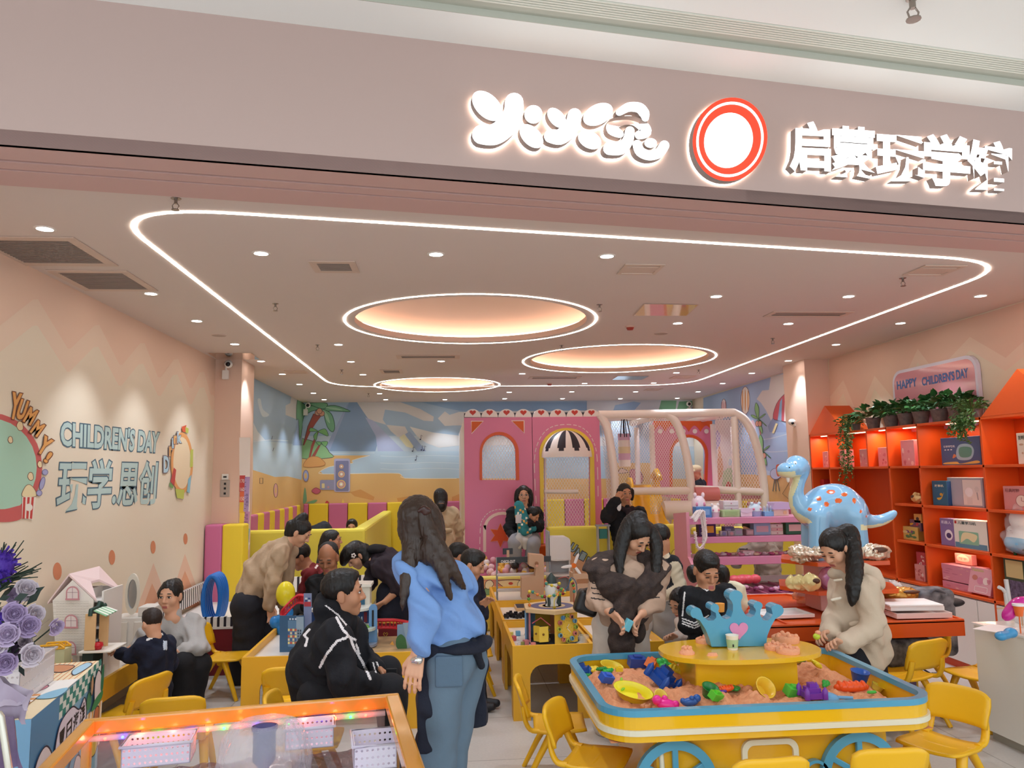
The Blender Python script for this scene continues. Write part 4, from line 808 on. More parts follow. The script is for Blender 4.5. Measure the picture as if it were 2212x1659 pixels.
rx, rz_ = .07,(ony(464,1242,7.35)[2]-z1+.08)/2
for k in range(5): b.tube([(pc[0]+.075*math.cos(q)+.0,7.25+.05*k, z1-.08+rz_+rz_*math.sin(q)) for q in np.linspace(0,2*math.pi, 28, endpoint=False)],.022,7, closed=True)
b.build('loop', M('#1F6FC4', .35, bump=(60,.3)), t, True)
# ---- orange wall shelving on the right ---------------------------------------------------------------
m_or = M('#DB5519', .42); m_or2 = M('#D2480F', .45); m_cab = M('#E9E2DB', .35); XF = XR-.30; XW = XR-.002
def sx(u, v): p = onx(u, v, XF); return p[1], p[2]
def k4(x, y): return sx(1690+x/2.962,760+y/2.962)     # crop frame of the shelf study
TH = .022
t = thing('wall_shelf', 'long orange wall shelf unit with open boxes, two house gables and white cupboards', 'shelf unit', (XF, 6.4,0)); SHELF = t
z_top = sx(1748,940)[1]; yL, yG1, yG2, yE = sx(1748,940)[0], sx(1825,935)[0], sx(2120,903)[0],4.479
zA = k4(900,735)[1]; yv = {}
def at(y): return y
rows = {'top': z_top, 'r1': sx(2050,1005)[1], 'r2': sx(2060,1095)[1], 'r3': sx(2060,1183)[1], 'low': sx(2060,1277)[1]}
cols_ = [yL, sx(1791,1000)[0], sx(1920,1000)[0], sx(1984,980)[0], sx(2122,980)[0], yE]
rr1, rr2, rr3, rl = rows['r1'], rows['r2'], rows['r3'], rows['low']
b = MB(); b.box((XW-.012, yE, .02),(XW, yL, z_top)); b.build('back_panel', m_or2, t, True)
def hz(y0, y1, z, name='shelf_board'): b = MB(); b.box((XF, y0, z-TH),(XW-.012, y1, z+.0)); return b.build(name, m_or, t, True, .002)
def vt(y, z0, z1, name='divider', d=0): b = MB(); b.box((XF+d, y-TH/2, z0),(XW-.012, y+TH/2, z1)); return b.build(name, m_or, t, True, .002)
hz(yE, yL, z_top+.0, 'top_board')
for z in (rr1,): hz(yE, yL, z)
for z in (rr2, rr3, rl): hz(yE, sx(1926,1000)[0], z)
hz(sx(1926,1000)[0], yL, rl)
for y in (cols_[0]-.011, cols_[1], cols_[3], cols_[4], cols_[5]): vt(y, rl if y in (cols_[1],) else .0, z_top)
vt(cols_[2],.0, rr1)
for u in (1871,1914): vt(sx(u, 940)[0], rr1, z_top, 'divider')
# gables
for (y0, y1, lab) in ((yG1, yL, 1),(yE, yG2,2)):
 ym = (y0+y1)/2 if lab == 1 else sx(2197,797)[0]; za = sx(1790,875)[1] if lab == 1 else sx(2197,797)[1]
 if lab == 2: y0 = 2*ym-y1
 b = MB(); b.poly([(y0, z_top),(y1, z_top),(ym, za)], lambda y, z: (XF-.001, y, z),0,(XW-XF, 0,0)); b.build('gable_roof', m_or, t, True)
for i in range(7):
 y1 = yL-.02-i*.54; y0 = y1-.53
 if y0 < yE-.3: break
 b = MB(); b.box((XF+.002, max(y0, yE),.07),(XF+.02, y1, rl-TH-.012)); b.build('cupboard_door', m_cab, t, True, .003)
b = MB(); b.box((XF+.03, yE, 0),(XW-.02, yL, .07)); b.build('plinth', m_or2, t, True)
b = MB(); b.box((XF+.03, yE, .07),(XW-.02, yL, rl-TH)); b.build('cupboard_carcass', m_cab, t, True)
m_strip = M('#FFD9B0', .5, em=4)
edges = [yL, cols_[1], sx(1871,940)[0], sx(1914,940)[0], cols_[3], cols_[4], yE]
edges = sorted(set(edges), reverse=True)
for i in range(len(edges)-1):
 y1, y0 = edges[i]-.03, edges[i+1]+.03; b = MB(); b.box((XF+.05, y0+(y1-y0)*.05, z_top-TH-.008),(XF+.062, y0+(y1-y0)*.6, z_top-TH)); b.build('light_strip', m_strip, t, True)
 area('shelf_light', (XF+.12,(y0+y1)/2, z_top-TH-.02),(0,0,0),.03,(y1-y0)*.8,1.3,(1,.75,.5))
for z in (rr1, rr2, rr3):
 for i in range(3,6): y0, y1 = cols_[min(i+0,4)], cols_[min(i+1,5)]; area('shelf_light', (XF+.12,(y0+y1)/2, z-TH-.012),(0,0,0),.03, abs(y1-y0)*.6,.6,(1,.72,.48)) if y0 != y1 else None
# boxes on shelves; printed faces
def carton(name, label, cat, loc, dims, rz, cols, art=None, tilt=0, group=None):
 """dims = x(depth), y(width), z; local front face is -x (towards the shop)"""
 t = thing(name, label, cat, loc, rz, group); dx, dy, dz = dims; b = MB(); b.box((-dx/2,-dy/2,0),(dx/2, dy/2, dz)); b.build('carton', M(cols[0],.45), t, bevel=.003)
 fp = Paint(lambda u, v: (-dx/2-.001-_off[0], dy/2-u*dy, v*dz));
 if art: art(fp); o = fp.done('printed_front', t, False); o['kind'] = 'thing'
 if len(cols) > 1: b = MB(); b.box((-dx/2+.004,-dy/2-.0015,.004),(dx/2-.004,-dy/2, dz-.004)); b.build('printed_side', M(cols[1],.45), t)
 if tilt: t.rotation_euler = (0, tilt, rz)
 return t
rs = np.random.RandomState(11)
def art_random(cols, n=10, txt=None, tcol='#FFFFFF', seed=0):
 r = np.random.RandomState(seed)
 def f(P):
  for i in range(n): P.oval(cols[r.randint(len(cols))],.12+.76*r.rand(),.1+.6*r.rand(),.03+.1*r.rand(),.03+.08*r.rand())
  if txt: P.text(tcol, txt, [(.1,.92),(.8,.92),(.8,.78),(.1,.78)],.02)
 return f
PK = ['#E9A9B4', '#F3D3D2', '#C96A74', '#F6E8DE', '#D98A98']; BL = ['#6FA3C4', '#EFD9A0', '#4F7A6A', '#C9D6E0', '#E39A5A', '#355A8A']
def sbox(u0, u1, v0, v1, zsh, xc, depth, cols, label, art, rz=0, name='boxed_toy', tilt=0):
 """box seen between px columns u0..u1 and rows v0..v1 (top, bottom) with its front at x = xc"""
 pa, pb_ = onx(u0, v1, xc), onx(u1, v1, xc); h = onx((u0+u1)/2, v0, xc)[2]-onx((u0+u1)/2, v1, xc)[2]; w = abs(pa[1]-pb_[1]); return carton(name, label, 'box', (xc+depth/2,(pa[1]+pb_[1])/2, zsh),(depth, w, h), rz, cols, art, tilt)
for u0, u1, v0, v1, lb, s in ((1778,1789,971,1005, 'slim pink picture box in the leftmost top row box', 1),(1815,1827,968,1005, 'slim pink picture box in top row behind the trailing plant', 2),(1858,1875,965,1003, 'slim pink picture box third along the top row', 3),(1898,1917,962,1003, 'slim pink picture box fourth along the top row', 4),(1948,1977,946,1002, 'larger floral pink box in the top row', 5)):
 sbox(u0, u1, v0, v1, rr1,4.389,.10,('#E3A5AE', '#D58E9A'), lb, art_random(PK, 9, None, seed=s))
def art_fish(P):
 P.blob('#9FC3D2', [(.45,.2),(.75,.2),(.85,.5),(.75,.72),(.5,.72),(.4,.45)]); P.blob('#5F9A8A', [(.5,.3),(.75,.3),(.78,.6),(.5,.62)]); P.blob('#D9C26A', [(.1,.1),(.4,.12),(.5,.05),(.9,.15),(.9,.05),(.1,.04)]); P.blob('#D98A5A', [(.3,.25),(.4,.32),(.34,.4)])
 P.text('#EEF2F4', '玩学早教机', [(.08,.72),(.38,.72),(.38,.64),(.08,.64)],.02); P.oval('#EEF2F4', .12,.56,.025,.02); P.oval('#EEF2F4', .2,.56,.025,.02); P.oval('#EEF2F4', .28,.56,.025,.02)
sbox(2035,2120,940,1001, rr1,4.409,.12,('#4A628F', '#5A4A50'), 'large dark blue boxed learning toy in the top row by right house', art_fish)
sbox(2200,2240,930,998, rr1,4.369,.12,('#E6DCCB', '#D6B9A8'), 'cream box at the far right of top row', art_random(['#8A7A5A', '#C9A58A', '#6A8A7A'],6, '拼图', '#4A4A3A', seed=9))
sbox(2016,2048,1037,1090, rr2,4.369,.12,('#2E6A8A', '#2C4E80'), 'blue and teal box with yellow moon on second row', lambda P: (P.blob('#E3B23A', [(.3,.3),(.6,.35),(.8,.55),(.6,.28),(.4,.22)]), P.oval('#D9A23A', .6,.45,.1,.06), P.text('#F1E6C8', '故事机', [(.2,.85),(.8,.85),(.8,.75),(.2,.75)],.02)))
def art_open(P): P.poly('#F0E8E0', [(.45,.06),(.96,.06),(.96,.92),(.45,.92)]); P.poly('#B9BBC6', [(.04,.06),(.43,.06),(.43,.92),(.04,.92)]); P.oval('#FFFFFF', .62,.5,.11,.16); P.poly('#E4DDD6', [(.55,.1),(.7,.1),(.7,.32),(.55,.32)]); P.oval('#E4DDD6', .84,.6,.06,.1); P.line('#A9A4A4', [(.84,.5),(.86,.25)],.03)
sbox(2050,2126,1030,1093, rr2,4.409,.14,('#ADB0BC', '#9FA2B0'), 'open grey gift box with white toy set inside on second row', art_open)
sbox(2170,2230,1045,1097, rr2,4.369,.12,('#D98F8C', '#C97A78'), 'rose pink boxed toy clock in the right house, second row', lambda P: (P.oval('#F0D6C8', .65,.4,.2,.24, '#A9605C', .02), P.line('#A9605C', [(.65,.4),(.65,.55)],.02), P.line('#A9605C', [(.65,.4),(.75,.38)],.02), P.text('#8A4A48', '玩具时钟', [(.08,.9),(.6,.9),(.6,.75),(.08,.75)],.02)))
sbox(2034,2067,1122,1180, rr3,4.369,.10,('#8A78AC', '#7A6A9C'), 'purple boxed robot toy on third row', lambda P: (P.oval('#F0EAF0', .55,.4,.25,.2), P.oval('#4A3A6A', .55,.38,.16,.1), P.text('#EFE6F4', '机器人', [(.1,.92),(.75,.92),(.75,.8),(.1,.8)],.02)))
sbox(2064,2135,1125,1187, rr3,4.349,.12,('#EDE8DA', '#5A5A72'), 'white boxed drawing tablet with green picture on third row', lambda P: (P.poly('#5F8FA8', [(.02,.02),(.98,.02),(.98,.2),(.02,.2)]), P.poly('#8FC0A0', rrect(.15,.15,.75,.6,.04)), P.blob('#EFE0B0', [(.2,.2),(.4,.35),(.6,.25),(.7,.5),(.3,.55)]), P.poly('#C9342E', [(.04,.85),(.1,.85),(.1,.95),(.04,.95)]), P.text('#4A5A5A', '儿童学习机', [(.14,.95),(.7,.95),(.7,.84),(.14,.84)],.02)))
sbox(1940,1984,1142,1170, rr3,4.389,.12,('#D9C06A', '#B99A4A'), 'low yellow patterned snack box on third row, beside dinosaur', art_random(['#8A5A8A', '#5A8A5A', '#E3E0A0', '#C9603A'],18, seed=21))
sbox(1966,1990,1118,1142, rr3+.088,4.409,.1,('#7A5A6A', '#5A4A5A'), 'small purple box stacked on the yellow snack box', art_random(['#E3B23A', '#C94A4A', '#EFE0C0'],10, seed=22)); sbox(1974,1990,1100,1119, rr3+.165,4.409,.08,('#E3B060', '#C99A4A'), 'small amber box topmost of its stack on third row', lambda P: P.oval('#4A3A3A', .5,.45,.2,.2))
sbox(1978,1999,1225,1260, rl+.0,4.389,.12,('#E0A09A', '#C98A86'), 'pale pink patterned carton on bottom row beside dinosaur', art_random(['#F3E0D8', '#C06A66'],12, seed=23)); sbox(1981,2000,1196,1226, rl+.135,4.409,.1,('#C9505A', '#A9404A'), 'red and white dome box atop the pale pink carton', art_random(['#F6E8E0', '#EFC0BC'],8, seed=24))
for i, (u0, u1, v0, v1, dz) in enumerate(((2037,2098,1256,1271,0),(2037,2094,1244,1257,.058),(2036,2099,1232,1245,.116),(2034,2100,1222,1233,.165))):
 sbox(u0, u1, v0, v1,(rl if not i else onx(2066, v1,4.369)[2]),4.369,.16,('#D88C9E', '#C97A90'), f'flat pink box, {["bottom", "second", "third", "topmost"][i]} of the pink stack on bottom row', art_random(['#E9A9A0', '#C97A90', '#F0C9C4'],4, seed=30+i))
sbox(2064,2099,1200,1222, rl+.212,4.449,.05,('#E0988A', '#C97A78'), 'small pink display box standing on the pink box stack', lambda P: (P.blob('#F0D2B8', [(.2,.3),(.8,.3),(.85,.7),(.5,.95),(.15,.7)]), P.text('#C9604A', '饼干', [(.25,.65),(.75,.65),(.75,.42),(.25,.42)],.02)))
sbox(2090,2138,1222,1278, rl+.012,4.329,.05,('#E3A6AE', '#B96A76'), 'pink picture box leaning against the bottom row stack', lambda P: (P.text('#C9C06A', 'Fashion', [(.1,.95),(.6,.95),(.6,.84),(.1,.84)],.02), P.oval('#C97A6A', .25,.6,.12,.1), P.oval('#D98AA0', .5,.5,.14,.14), P.oval('#EFD6CE', .75,.52,.13,.14), P.line('#F6E8E4', rrect(.3,.08,.85,.28,.04),.02, True)), tilt=.22)
sbox(2134,2140,1245,1283, rl, 4.349,.1,('#D98A98', '#C97A88'), 'narrow pink box end at the right of the bottom row stack', art_random(['#FFFFFF'],3, seed=40))
# shopping bag with handle, plush in clear bag
pc = onx(2190,1290,4.349); t = thing('gift_bag', 'dark green gift bag with handle in the right house, bottom row', 'bag', (4.389, pc[1]-.1, rl)); b = MB(); b.box((4.329, pc[1]-.28, rl),(4.449, pc[1]+.06, rl+.36)); b.build('bag_body', M('#3E4A34', .5), t, True, .01)
b = MB(); b.poly([(pc[1]+.03, rl+.2),(pc[1]-.15, rl+.2),(pc[1]-.15, rl+.33),(pc[1]+.03, rl+.33)], lambda y, z: (4.326, y, z)); b.build('label_panel', M('#C9B07A', .5), t, True); b = MB(); b.poly([(pc[1]+.0, rl+.02),(pc[1]-.2, rl+.02),(pc[1]-.2, rl+.18),(pc[1]+.0, rl+.18)], lambda y, z: (4.326, y, z)); b.build('picture_panel', M('#7A6A8A', .5, var=(40, '#3A2E3A')), t, True)
b = MB(); b.tube([(4.379, pc[1]-.02, rl+.36),(4.359, pc[1]-.04, rl+.42),(4.359, pc[1]-.16, rl+.42),(4.379, pc[1]-.18, rl+.36)],.012,8); b.build('handle', M('#1F5A34', .5), t, True)
pc = onx(2195,1160,4.369); t = thing('plush_toy', 'white plush toy wrapped in a crinkled clear bag, right house third row', 'plush toy', (4.429, pc[1], rr3));
S('body', [elp((4.429, pc[1], rr3+.1),(.10,.15,.10),.03), elp((4.429, pc[1]-.02, rr3+.27),(.09,.11,.10),.03), elp((4.409, pc[1]+.09, rr3+.17),(.04,.04,.05),.02), elp((4.409, pc[1]-.12, rr3+.17),(.04,.04,.05),.02)],.012, M('#EFEAE6', .8), t)
S('shirt', [elp((4.424, pc[1], rr3+.09),(.106,.156,.085),.03)],.012, M('#7DB4D4', .7), t)
S('clear_bag', [elp((4.429, pc[1], rr3+.11),(.12,.19,.11),.03), elp((4.429, pc[1]-.02, rr3+.28),(.11,.14,.12),.04)],.014, M('#F4F1EE', .12, alpha=.22), t, wr=(.02,60,4))
pc = onx(1976,1070,4.369); t = thing('foil_balloon', 'small gold foil balloon lying on the second row shelf', 'balloon', (4.389, pc[1], rr2)); S('balloon', [elp((4.389, pc[1], rr2+.055),(.04,.06,.052)), elp((4.379, pc[1]-.05, rr2+.045),(.035,.04,.04))],.008, M('#E8C98A', .2,.3), t, wr=(.008,90,2)); b = MB(); b.ell((4.354, pc[1]+.01, rr2+.065),(.012,.03,.015)); b.build('brown_stripe', M('#5A3A2A', .4), t, True)
pc = onx(1773,1045,4.389); t = thing('gift_box', 'small red box behind the dinosaur in the left house', 'box', (4.429, pc[1], rl+.5)); b = MB(); b.box((4.389, pc[1]-.07, rr1-.36),(4.469, pc[1]+.05, rr1-.14)); b.build('carton', M('#C22E34', .4), t, True, .004); b = MB(); b.box((4.384, pc[1]+.05, rr1-.36),(4.469, pc[1]+.075, rr1-.14)); b.build('patterned_spine', M('#EADFD4', .4, var=(80, '#3A2A2A')), t, True)
b = MB(); b.box((XF+.03, cols_[1]+.015, rr1-.38),(XW-.014, yL-.03, rr1-.36)); b.build('shelf_board', m_or, SHELF, True)
# happy children's day board on the wall
xb_ = XR-.02; Q = [onx(1931,815, xb_), onx(2113,775, xb_), onx(2113,900, xb_), onx(1931,895, xb_)]; y1, y0 = Q[0][1], Q[1][1]; zt0, zt1 = Q[0][2], Q[1][2]; zb_ = z_top+.12
zt_ = (zt0+zt1)/2+.05
t = thing('wall_board', 'pink rounded wall board with blue holiday greeting above the plants', 'board', (xb_, (y0+y1)/2,1.9)); b = MB(); b.poly(rrect(y0, z_top-.05, y1, zt_, .13), lambda y, z: (xb_-.02, y, z),0,(.035,0,0)); b.build('frame', M('#DDD6E4', .3), t, True)
b = MB(); b.poly(rrect(y0+.03, z_top-.05, y1-.03, zt_-.03,.11), lambda y, z: (xb_-.022, y, z),0,(.002,0,0)); b.build('panel', M('#D58A95', .12, coat=.5), t, True)
b = MB(); zc0, zc1 = onx(1940,843, xb_)[2], onx(1940,824, xb_)[2]
for tx, u0, u1, v0, v1 in (("HAPPY", 1938,1981,842,822),("CHILDREN'S", 1992,2062,834,803),("DAY", 2066,2092,820,797)):
 pa, pb_ = onx(u0, v0, xb_-.024), onx(u1, v0-(u1-u0)*.24, xb_-.024); h = .085
 put_text(b, tx, 1, lambda x, y: (xb_-.024, pa[1]+(pb_[1]-pa[1])*x, pa[2]+(pb_[2]-pa[2])*x*0+y*h),0, fit=(1,1), bold=.03)
b.build('lettering', M('#3A66A8', .4), t, True)
# potted ivy plants on top
m_leaf = M('#2C5A2A', .4, var=(14, '#1F4420')); m_leaf2 = M('#3E7038', .4); m_pot = M('#8A7A72', .6, var=(20, '#6A5C58')); m_soil = M('#3A2C22', .9)
def leafy(b, c, r, n, seed, big=.05, up=.6):
 r0 = np.random.RandomState(seed)
 for i in range(n):
  th = r0.rand()*6.283; el = r0.rand()**.7*1.25; d = A(math.cos(th)*math.cos(el), math.sin(th)*math.cos(el), math.sin(el)*up+.1); base = A(*c)+d*r*(.25+.2*r0.rand()); tip = A(*c)+d*r*(.75+.35*r0.rand()); s = big*(.7+.6*r0.rand())
  x, y, z = frame(d+A(0,0,-.4+.3*r0.rand()), nrm(r0.normal(size=3))); q = tip; L = nrm(d*.7+A(0,0,-.5*r0.rand())); w = nrm(np.cross(L, (r0.normal()*.4, r0.normal()*.4,1))); nn = np.cross(w, L)
  pts = [q, q+L*s*.35+w*s*.42+nn*.004, q+L*s*.75+w*s*.36, q+L*s*1.35-nn*.01, q+L*s*.75-w*s*.36, q+L*s*.35-w*s*.42+nn*.004]; mid = q+L*s*.6-nn*s*.12
  b.add(pts+[mid],[(0,1,6),(1,2,6),(2,3,6),(3,4,6),(4,5,6),(5,0,6)],0 if r0.rand() < .7 else 1, True); b.tube([base, tip],.002,4,1)
for i, (u, v) in enumerate(((1887,932),(1925,925),(1957,920),(1990,916),(2030,912),(2068,908))):
 pc = onx(u, v-14,4.429); zz_ = z_top+.001; t = thing('potted_plant', f'leafy green pothos in grey pot on shelf top, {ORD[i]} of six from the left', 'potted plant', (4.429, pc[1], zz_), group='potted plants on the shelf top')
 b = MB(); b.lathe([(.055,0),(.075,.11),(.08,.115),(.08,.12),(.07,.12),(.068,.105)], seg=18); b.build('pot', m_pot, t); b = MB(); b.lathe([(.0001,.108),(.068,.105)], seg=14); b.build('soil', m_soil, t)
 b = MB(); leafy(b, (-.02,0,.11),.17,85,50+i, .058); b.build('foliage', [m_leaf, m_leaf2], t)
def trailing(u, v, label, seed, drops):
 pc = onx(u, v, 4.359); t = thing('trailing_plant', label, 'potted plant', (4.379, pc[1], z_top)); r0 = np.random.RandomState(seed); b = MB(); b.lathe([(.04,0),(.05,.08)],(0.02,0,0),14); b.build('pot', m_pot, t)
 b = MB(); leafy(b, (-.02,0,.06),.15,120, seed, .026)
 for k in range(14):
  L = drops*(.25+.75*r0.rand()) if k else drops; y0_ = r0.normal()*.07; P_ = [A(-.06, y0_*.5,.08), A(-.11, y0_, .03)]+[A(-.115-.01*r0.normal(), y0_+.012*r0.normal()*j**.5,.0-L*j/7) for j in range(1,8)]
  P_ = smooth_path(P_, 3); b.tube(P_, .0018,4,1)
  for q in P_[::1]:
   for s_ in (-1,1):
    d = nrm(r0.normal(size=3)+A(-.4,0,-.5)); w = nrm(np.cross(d, r0.normal(size=3))); s = .017; b.add([q, q+d*s+w*s*.5, q+d*s*2, q+d*s-w*s*.5],[(0,1,2,3)],0 if r0.rand() < .5 else 1)
 b.build('foliage', [M('#41632F', .5), M('#5C7A3C', .5)], t)
trailing(1842,935, 'small leaved trailing plant hanging down from shelf top by left house', 70,.62); trailing(2100,895, 'small leaved trailing plant at the foot of right house gable', 71,.2)
# ---- children's chairs -------------------------------------------------------------------------------
m_ty = M('#E9AE2C', .38); m_chair = M('#F0B71E', .36); m_board = M('#E9E4DC', .25); m_wood = M('#D9AE7C', .5); m_blk = M('#1B1A1E', .5)
def shell(mb, fn, nu, nv, th, mi=0):
 V = []; N = []
 P = np.array([[fn(u, v) for u in np.linspace(-1,1, nu)] for v in np.linspace(0,1, nv)]); du = np.gradient(P, axis=1); dv = np.gradient(P, axis=0); n = np.cross(du, dv); n /= np.linalg.norm(n, axis=2, keepdims=True)+1e-9
 A_, B_ = (P+n*th/2).reshape(-1,3),(P-n*th/2).reshape(-1,3); K = nu*nv; Fq = []
 for j in range(nv-1):
  for i in range(nu-1): a = j*nu+i; Fq += [(a, a+1, a+nu+1, a+nu),(K+a, K+a+nu, K+a+nu+1, K+a+1)]
 rim = [i for i in range(nu)]+[j*nu+nu-1 for j in range(1, nv)]+[(nv-1)*nu+i for i in range(nu-2,-1,-1)]+[j*nu for j in range(nv-2,0,-1)]
 for a, b in zip(rim, rim[1:]+rim[:1]): Fq.append((b, a, K+a, K+b))
 mb.add(np.concatenate([A_, B_]), Fq, mi, True)
def make_chair():
 t = thing('kids_chair', 'x', 'chair')
 b = MB(); shell(b, lambda u, v: (u*(.165-.02*abs(2*v-1)**4),-.13+.29*v, .285+.012*v-.012*(1-u*u)+.03*max(0,.2-v)*5*.4),11,11,.014); b.build('seat', m_chair, t)
 b = MB(); shell(b, lambda u, v: (u*(.155+.015*v-.03*max(0, v-.75)*abs(u)),-.175-.05*v+.03*u*u-.01,.365+.175*v-.03*abs(u)**5*(v > .4)*v),13,9,.018); b.build('backrest', m_chair, t)
 for s in (-1,1):
  b = MB(); b.tube(smooth_path([(s*.135,-.10,.29),(s*.14,-.15,.30),(s*.14,-.178,.35),(s*.13,-.19,.42)],4),.022,8, flat=.6); b.build('upright', m_chair, t)
  for fy, ty in ((.05,.17),(-.03,-.19)):
   b = MB(); b.tube([(s*.13, fy, .285),(s*.15,(fy+ty)/2,.15),(s*.165, ty, .0)],[.028,.022,.017],8, flat=.75); b.build('leg', m_chair, t)
 b = MB(); b.tube([(-.13,.01,.27),(.13,.01,.27)],.02,8); b.build('under_brace', m_chair, t)
 return t
ch0 = None
def chair(x, y, rz, label, sc=1.0):
 global ch0
 if ch0 is None: ch0 = make_chair(); o = ch0; o.location = (x, y, 0); o.rotation_euler = (0,0, rz); ROOT[o.name] = (A(x, y, 0), rz); o['label'] = label; o['group'] = "yellow children's chairs"
 else: o = copy_tree(ch0,(x, y, 0), rz, label, "yellow children's chairs")
 o.scale = (sc, sc, sc); return o
H_ = math.pi/2
chair(-1.74,6.45,-H_-.15, 'yellow plastic kids chair facing the city table, beside woman in tan jacket')
chair(-1.48,4.62,.12, 'yellow plastic kids chair just behind the water table, back turned')
chair(-1.93,4.98, H_-.4, 'yellow plastic kids chair tucked at the toy table behind printed box')
chair(-.98,5.20,.1, 'yellow plastic kids chair at the city table, behind the seated man')
chair(.20,6.28,-H_, 'yellow plastic kids chair nearest the denim shirted woman at activity tables')
chair(.20,7.02,-H_+.05, 'yellow plastic kids chair second in the row left of the activity tables'); chair(.20,7.62,-H_, 'yellow plastic kids chair third in row left of activity tables'); chair(.22,8.2,-H_-.05, 'yellow plastic kids chair farthest in row left of activity tables')
chair(.73,3.95,-H_-.45+.9*0, 'yellow plastic kids chair at the front left corner of sand table'); chair(.62,4.50,-H_-.1, 'yellow plastic kids chair half hidden behind the one at sand table corner')
chair(1.30,3.38,.05, 'yellow plastic kids chair before the sand cart door, mostly below frame'); chair(1.85,3.42,-.03, 'yellow plastic kids chair before the right sand cart wheel')
chair(2.52,3.92, H_+.5, 'yellow plastic kids chair at the front right corner of sand table')
chair(3.05,5.12,.35, 'yellow plastic kids chair behind the girl in beige coat', 1.08); chair(3.58,5.05, H_+.25, 'yellow plastic kids chair with a backpack, between orange table and white counter', 1.08); chair(3.55,5.75, H_, 'yellow plastic kids chair by the shelf cupboards, mostly hidden', 1.0)
# ---- laminated play tables ------------------------------------------------------------------------------
def arch_panel(b, p0, p1, z, th, leg=.12, ap=.13, r=.09):
 p0, p1 = A(*p0), A(*p1); L = np.linalg.norm(p1-p0); d = (p1-p0)/L; n = A(-d[1], d[0],0)*th
 lp = [(0,0),(leg, 0),(leg, z-ap-r)]+[(leg+r-r*math.cos(q), z-ap-r+r*math.sin(q)) for q in np.linspace(0, H_, 6)][1:]+[(L-leg-r+r*math.sin(q), z-ap-r+r*math.cos(q)) for q in np.linspace(0, H_, 6)]+[(L-leg, 0),(L, 0),(L, z),(0, z)]
 b.poly(lp, lambda s, h: p0+d*s+A(0,0, h),0, n)
def play_table(name, label, x0, x1, y0, y1, z=.5, mat=None, board=m_board, rim=.05, cat='table'):
 mat = mat or m_ty; t = thing(name, label, cat, ((x0+x1)/2,(y0+y1)/2,0)); th = .022
 for nm, a, c in (('front_panel', (x0, y0,0),(x1, y0,0)),('back_panel', (x0, y1-th, 0),(x1, y1-th, 0)),('side_panel', (x0+th, y0+th, 0),(x0+th, y1-th, 0)),('side_panel', (x1, y0+th, 0),(x1, y1-th, 0))):
  b = MB(); arch_panel(b, a, c, z, th); b.build(nm, mat, t, True, .003)
 b = MB(); b.box((x0+th, y0+th, z-rim-.02),(x1-th, y1-th, z-rim)); b.build('table_board', board, t, True); return t, z-rim
CT, zc_ = play_table('play_table', 'yellow play table with white top carrying the city garage toy', -1.36,-.17,5.44,6.55)
A1, za = play_table('play_table', 'nearest yellow activity table with the wooden activity cube on it', .46,1.03,5.50,6.42)
A2, _ = play_table('play_table', 'second yellow activity table, black toy cars lying on its white top', .46,1.03,6.46,7.38); A3, _ = play_table('play_table', 'third yellow activity table carrying the toy checkout and coffee machine', .46,1.03,7.42,8.34)
play_table('play_table', 'yellow table in the right column behind woman with shawl', 1.05,1.54,5.50,6.42); play_table('play_table', 'yellow table in the right column under the wooden pegboard bin', 1.05,1.62,6.46,7.9)
LT, zl_ = play_table('play_table', 'yellow toy table along the left wall with dollhouse and toy food', XL+.03,-2.05,4.72,6.95,.5)
# loose blocks on the nearest activity table, black cars on the second
def cube_toy(u, v, s, col, label, kind='box', z=None):
 z = za if z is None else z; p = onz(u, v, z); t = None; b = MB()
 if kind == 'box': b.box((-s, -s, 0),(s, s, 2*s))
 elif kind == 'cyl': b.lathe([(s, 0),(s, 2*s)], seg=14)
 else: b.lathe([(s, 0),(s, s*.5),(s*.55, s*.55),(s*.55, s*1.1)], seg=14)
 o = b.build('toy_block' if kind != 'ring' else 'clear_toy_cap', M(col, .4) if kind != 'ring' else M('#E8E4DF', .1, alpha=.5), bevel=.003); o.location = tuple(p); o.rotation_euler = (0,0,(u*7) % 3); return tag(o, label, 'toy block', 'loose blocks on the activity table')
cube_toy(1119,1373,.018, '#6FA9CC', 'blue toy block lying at the left of the activity cube'); cube_toy(1105,1372,.012, '#E3CF6A', 'small pale yellow block at the table edge'); cube_toy(1109,1384,.018, '#C9565A', 'red block nearest the left table edge'); cube_toy(1136,1393,.018, '#C97A7E', 'pink cube block beside the olive block'); cube_toy(1129,1395,.014, '#8A8A4A', 'olive green block beside the pink cube', 'cyl'); cube_toy(1152,1400,.019, '#D9827E', 'pink cylinder block nearest the table front', 'cyl')
for i, (u, v) in enumerate(((1118,1384),(1121,1392),(1135,1372),(1153,1389),(1165,1391),(1139,1373))): cube_toy(u, v, .013, '#EEEEEE', f'clear plastic cap on activity table, {ORD[i]} from the left', 'ring')
p = onz(1262,1395, za); t = thing('clear_cup', 'clear crumpled plastic cup at the right edge of nearest activity table', 'cup', p); b = MB(); b.lathe([(.03,0),(.036,.03),(.04,.075)], seg=16, caps=False); b.build('cup', M('#F2EFEA', .08, alpha=.3), t)
for i in range(11):
 p = onz(1092+i*5.6,1336-((i*7) % 5)*1.7, za); b = MB(); b.box((-.03,-.014,.008),(.03,.014,.026)); b.box((-.014,-.012,.026),(.016,.012,.04))
 for sx_ in (-.018,.018): b.cyl((sx_, -.018,.009),(sx_, .018,.009),.009)
 o = b.build('toy_car', m_blk, bevel=.002); o.location = tuple(p); o.rotation_euler = (0,0, i*.7); tag(o, f'small black toy car, {ORD[i]} from the left in the pile on second activity table', 'toy car', 'black toy cars')
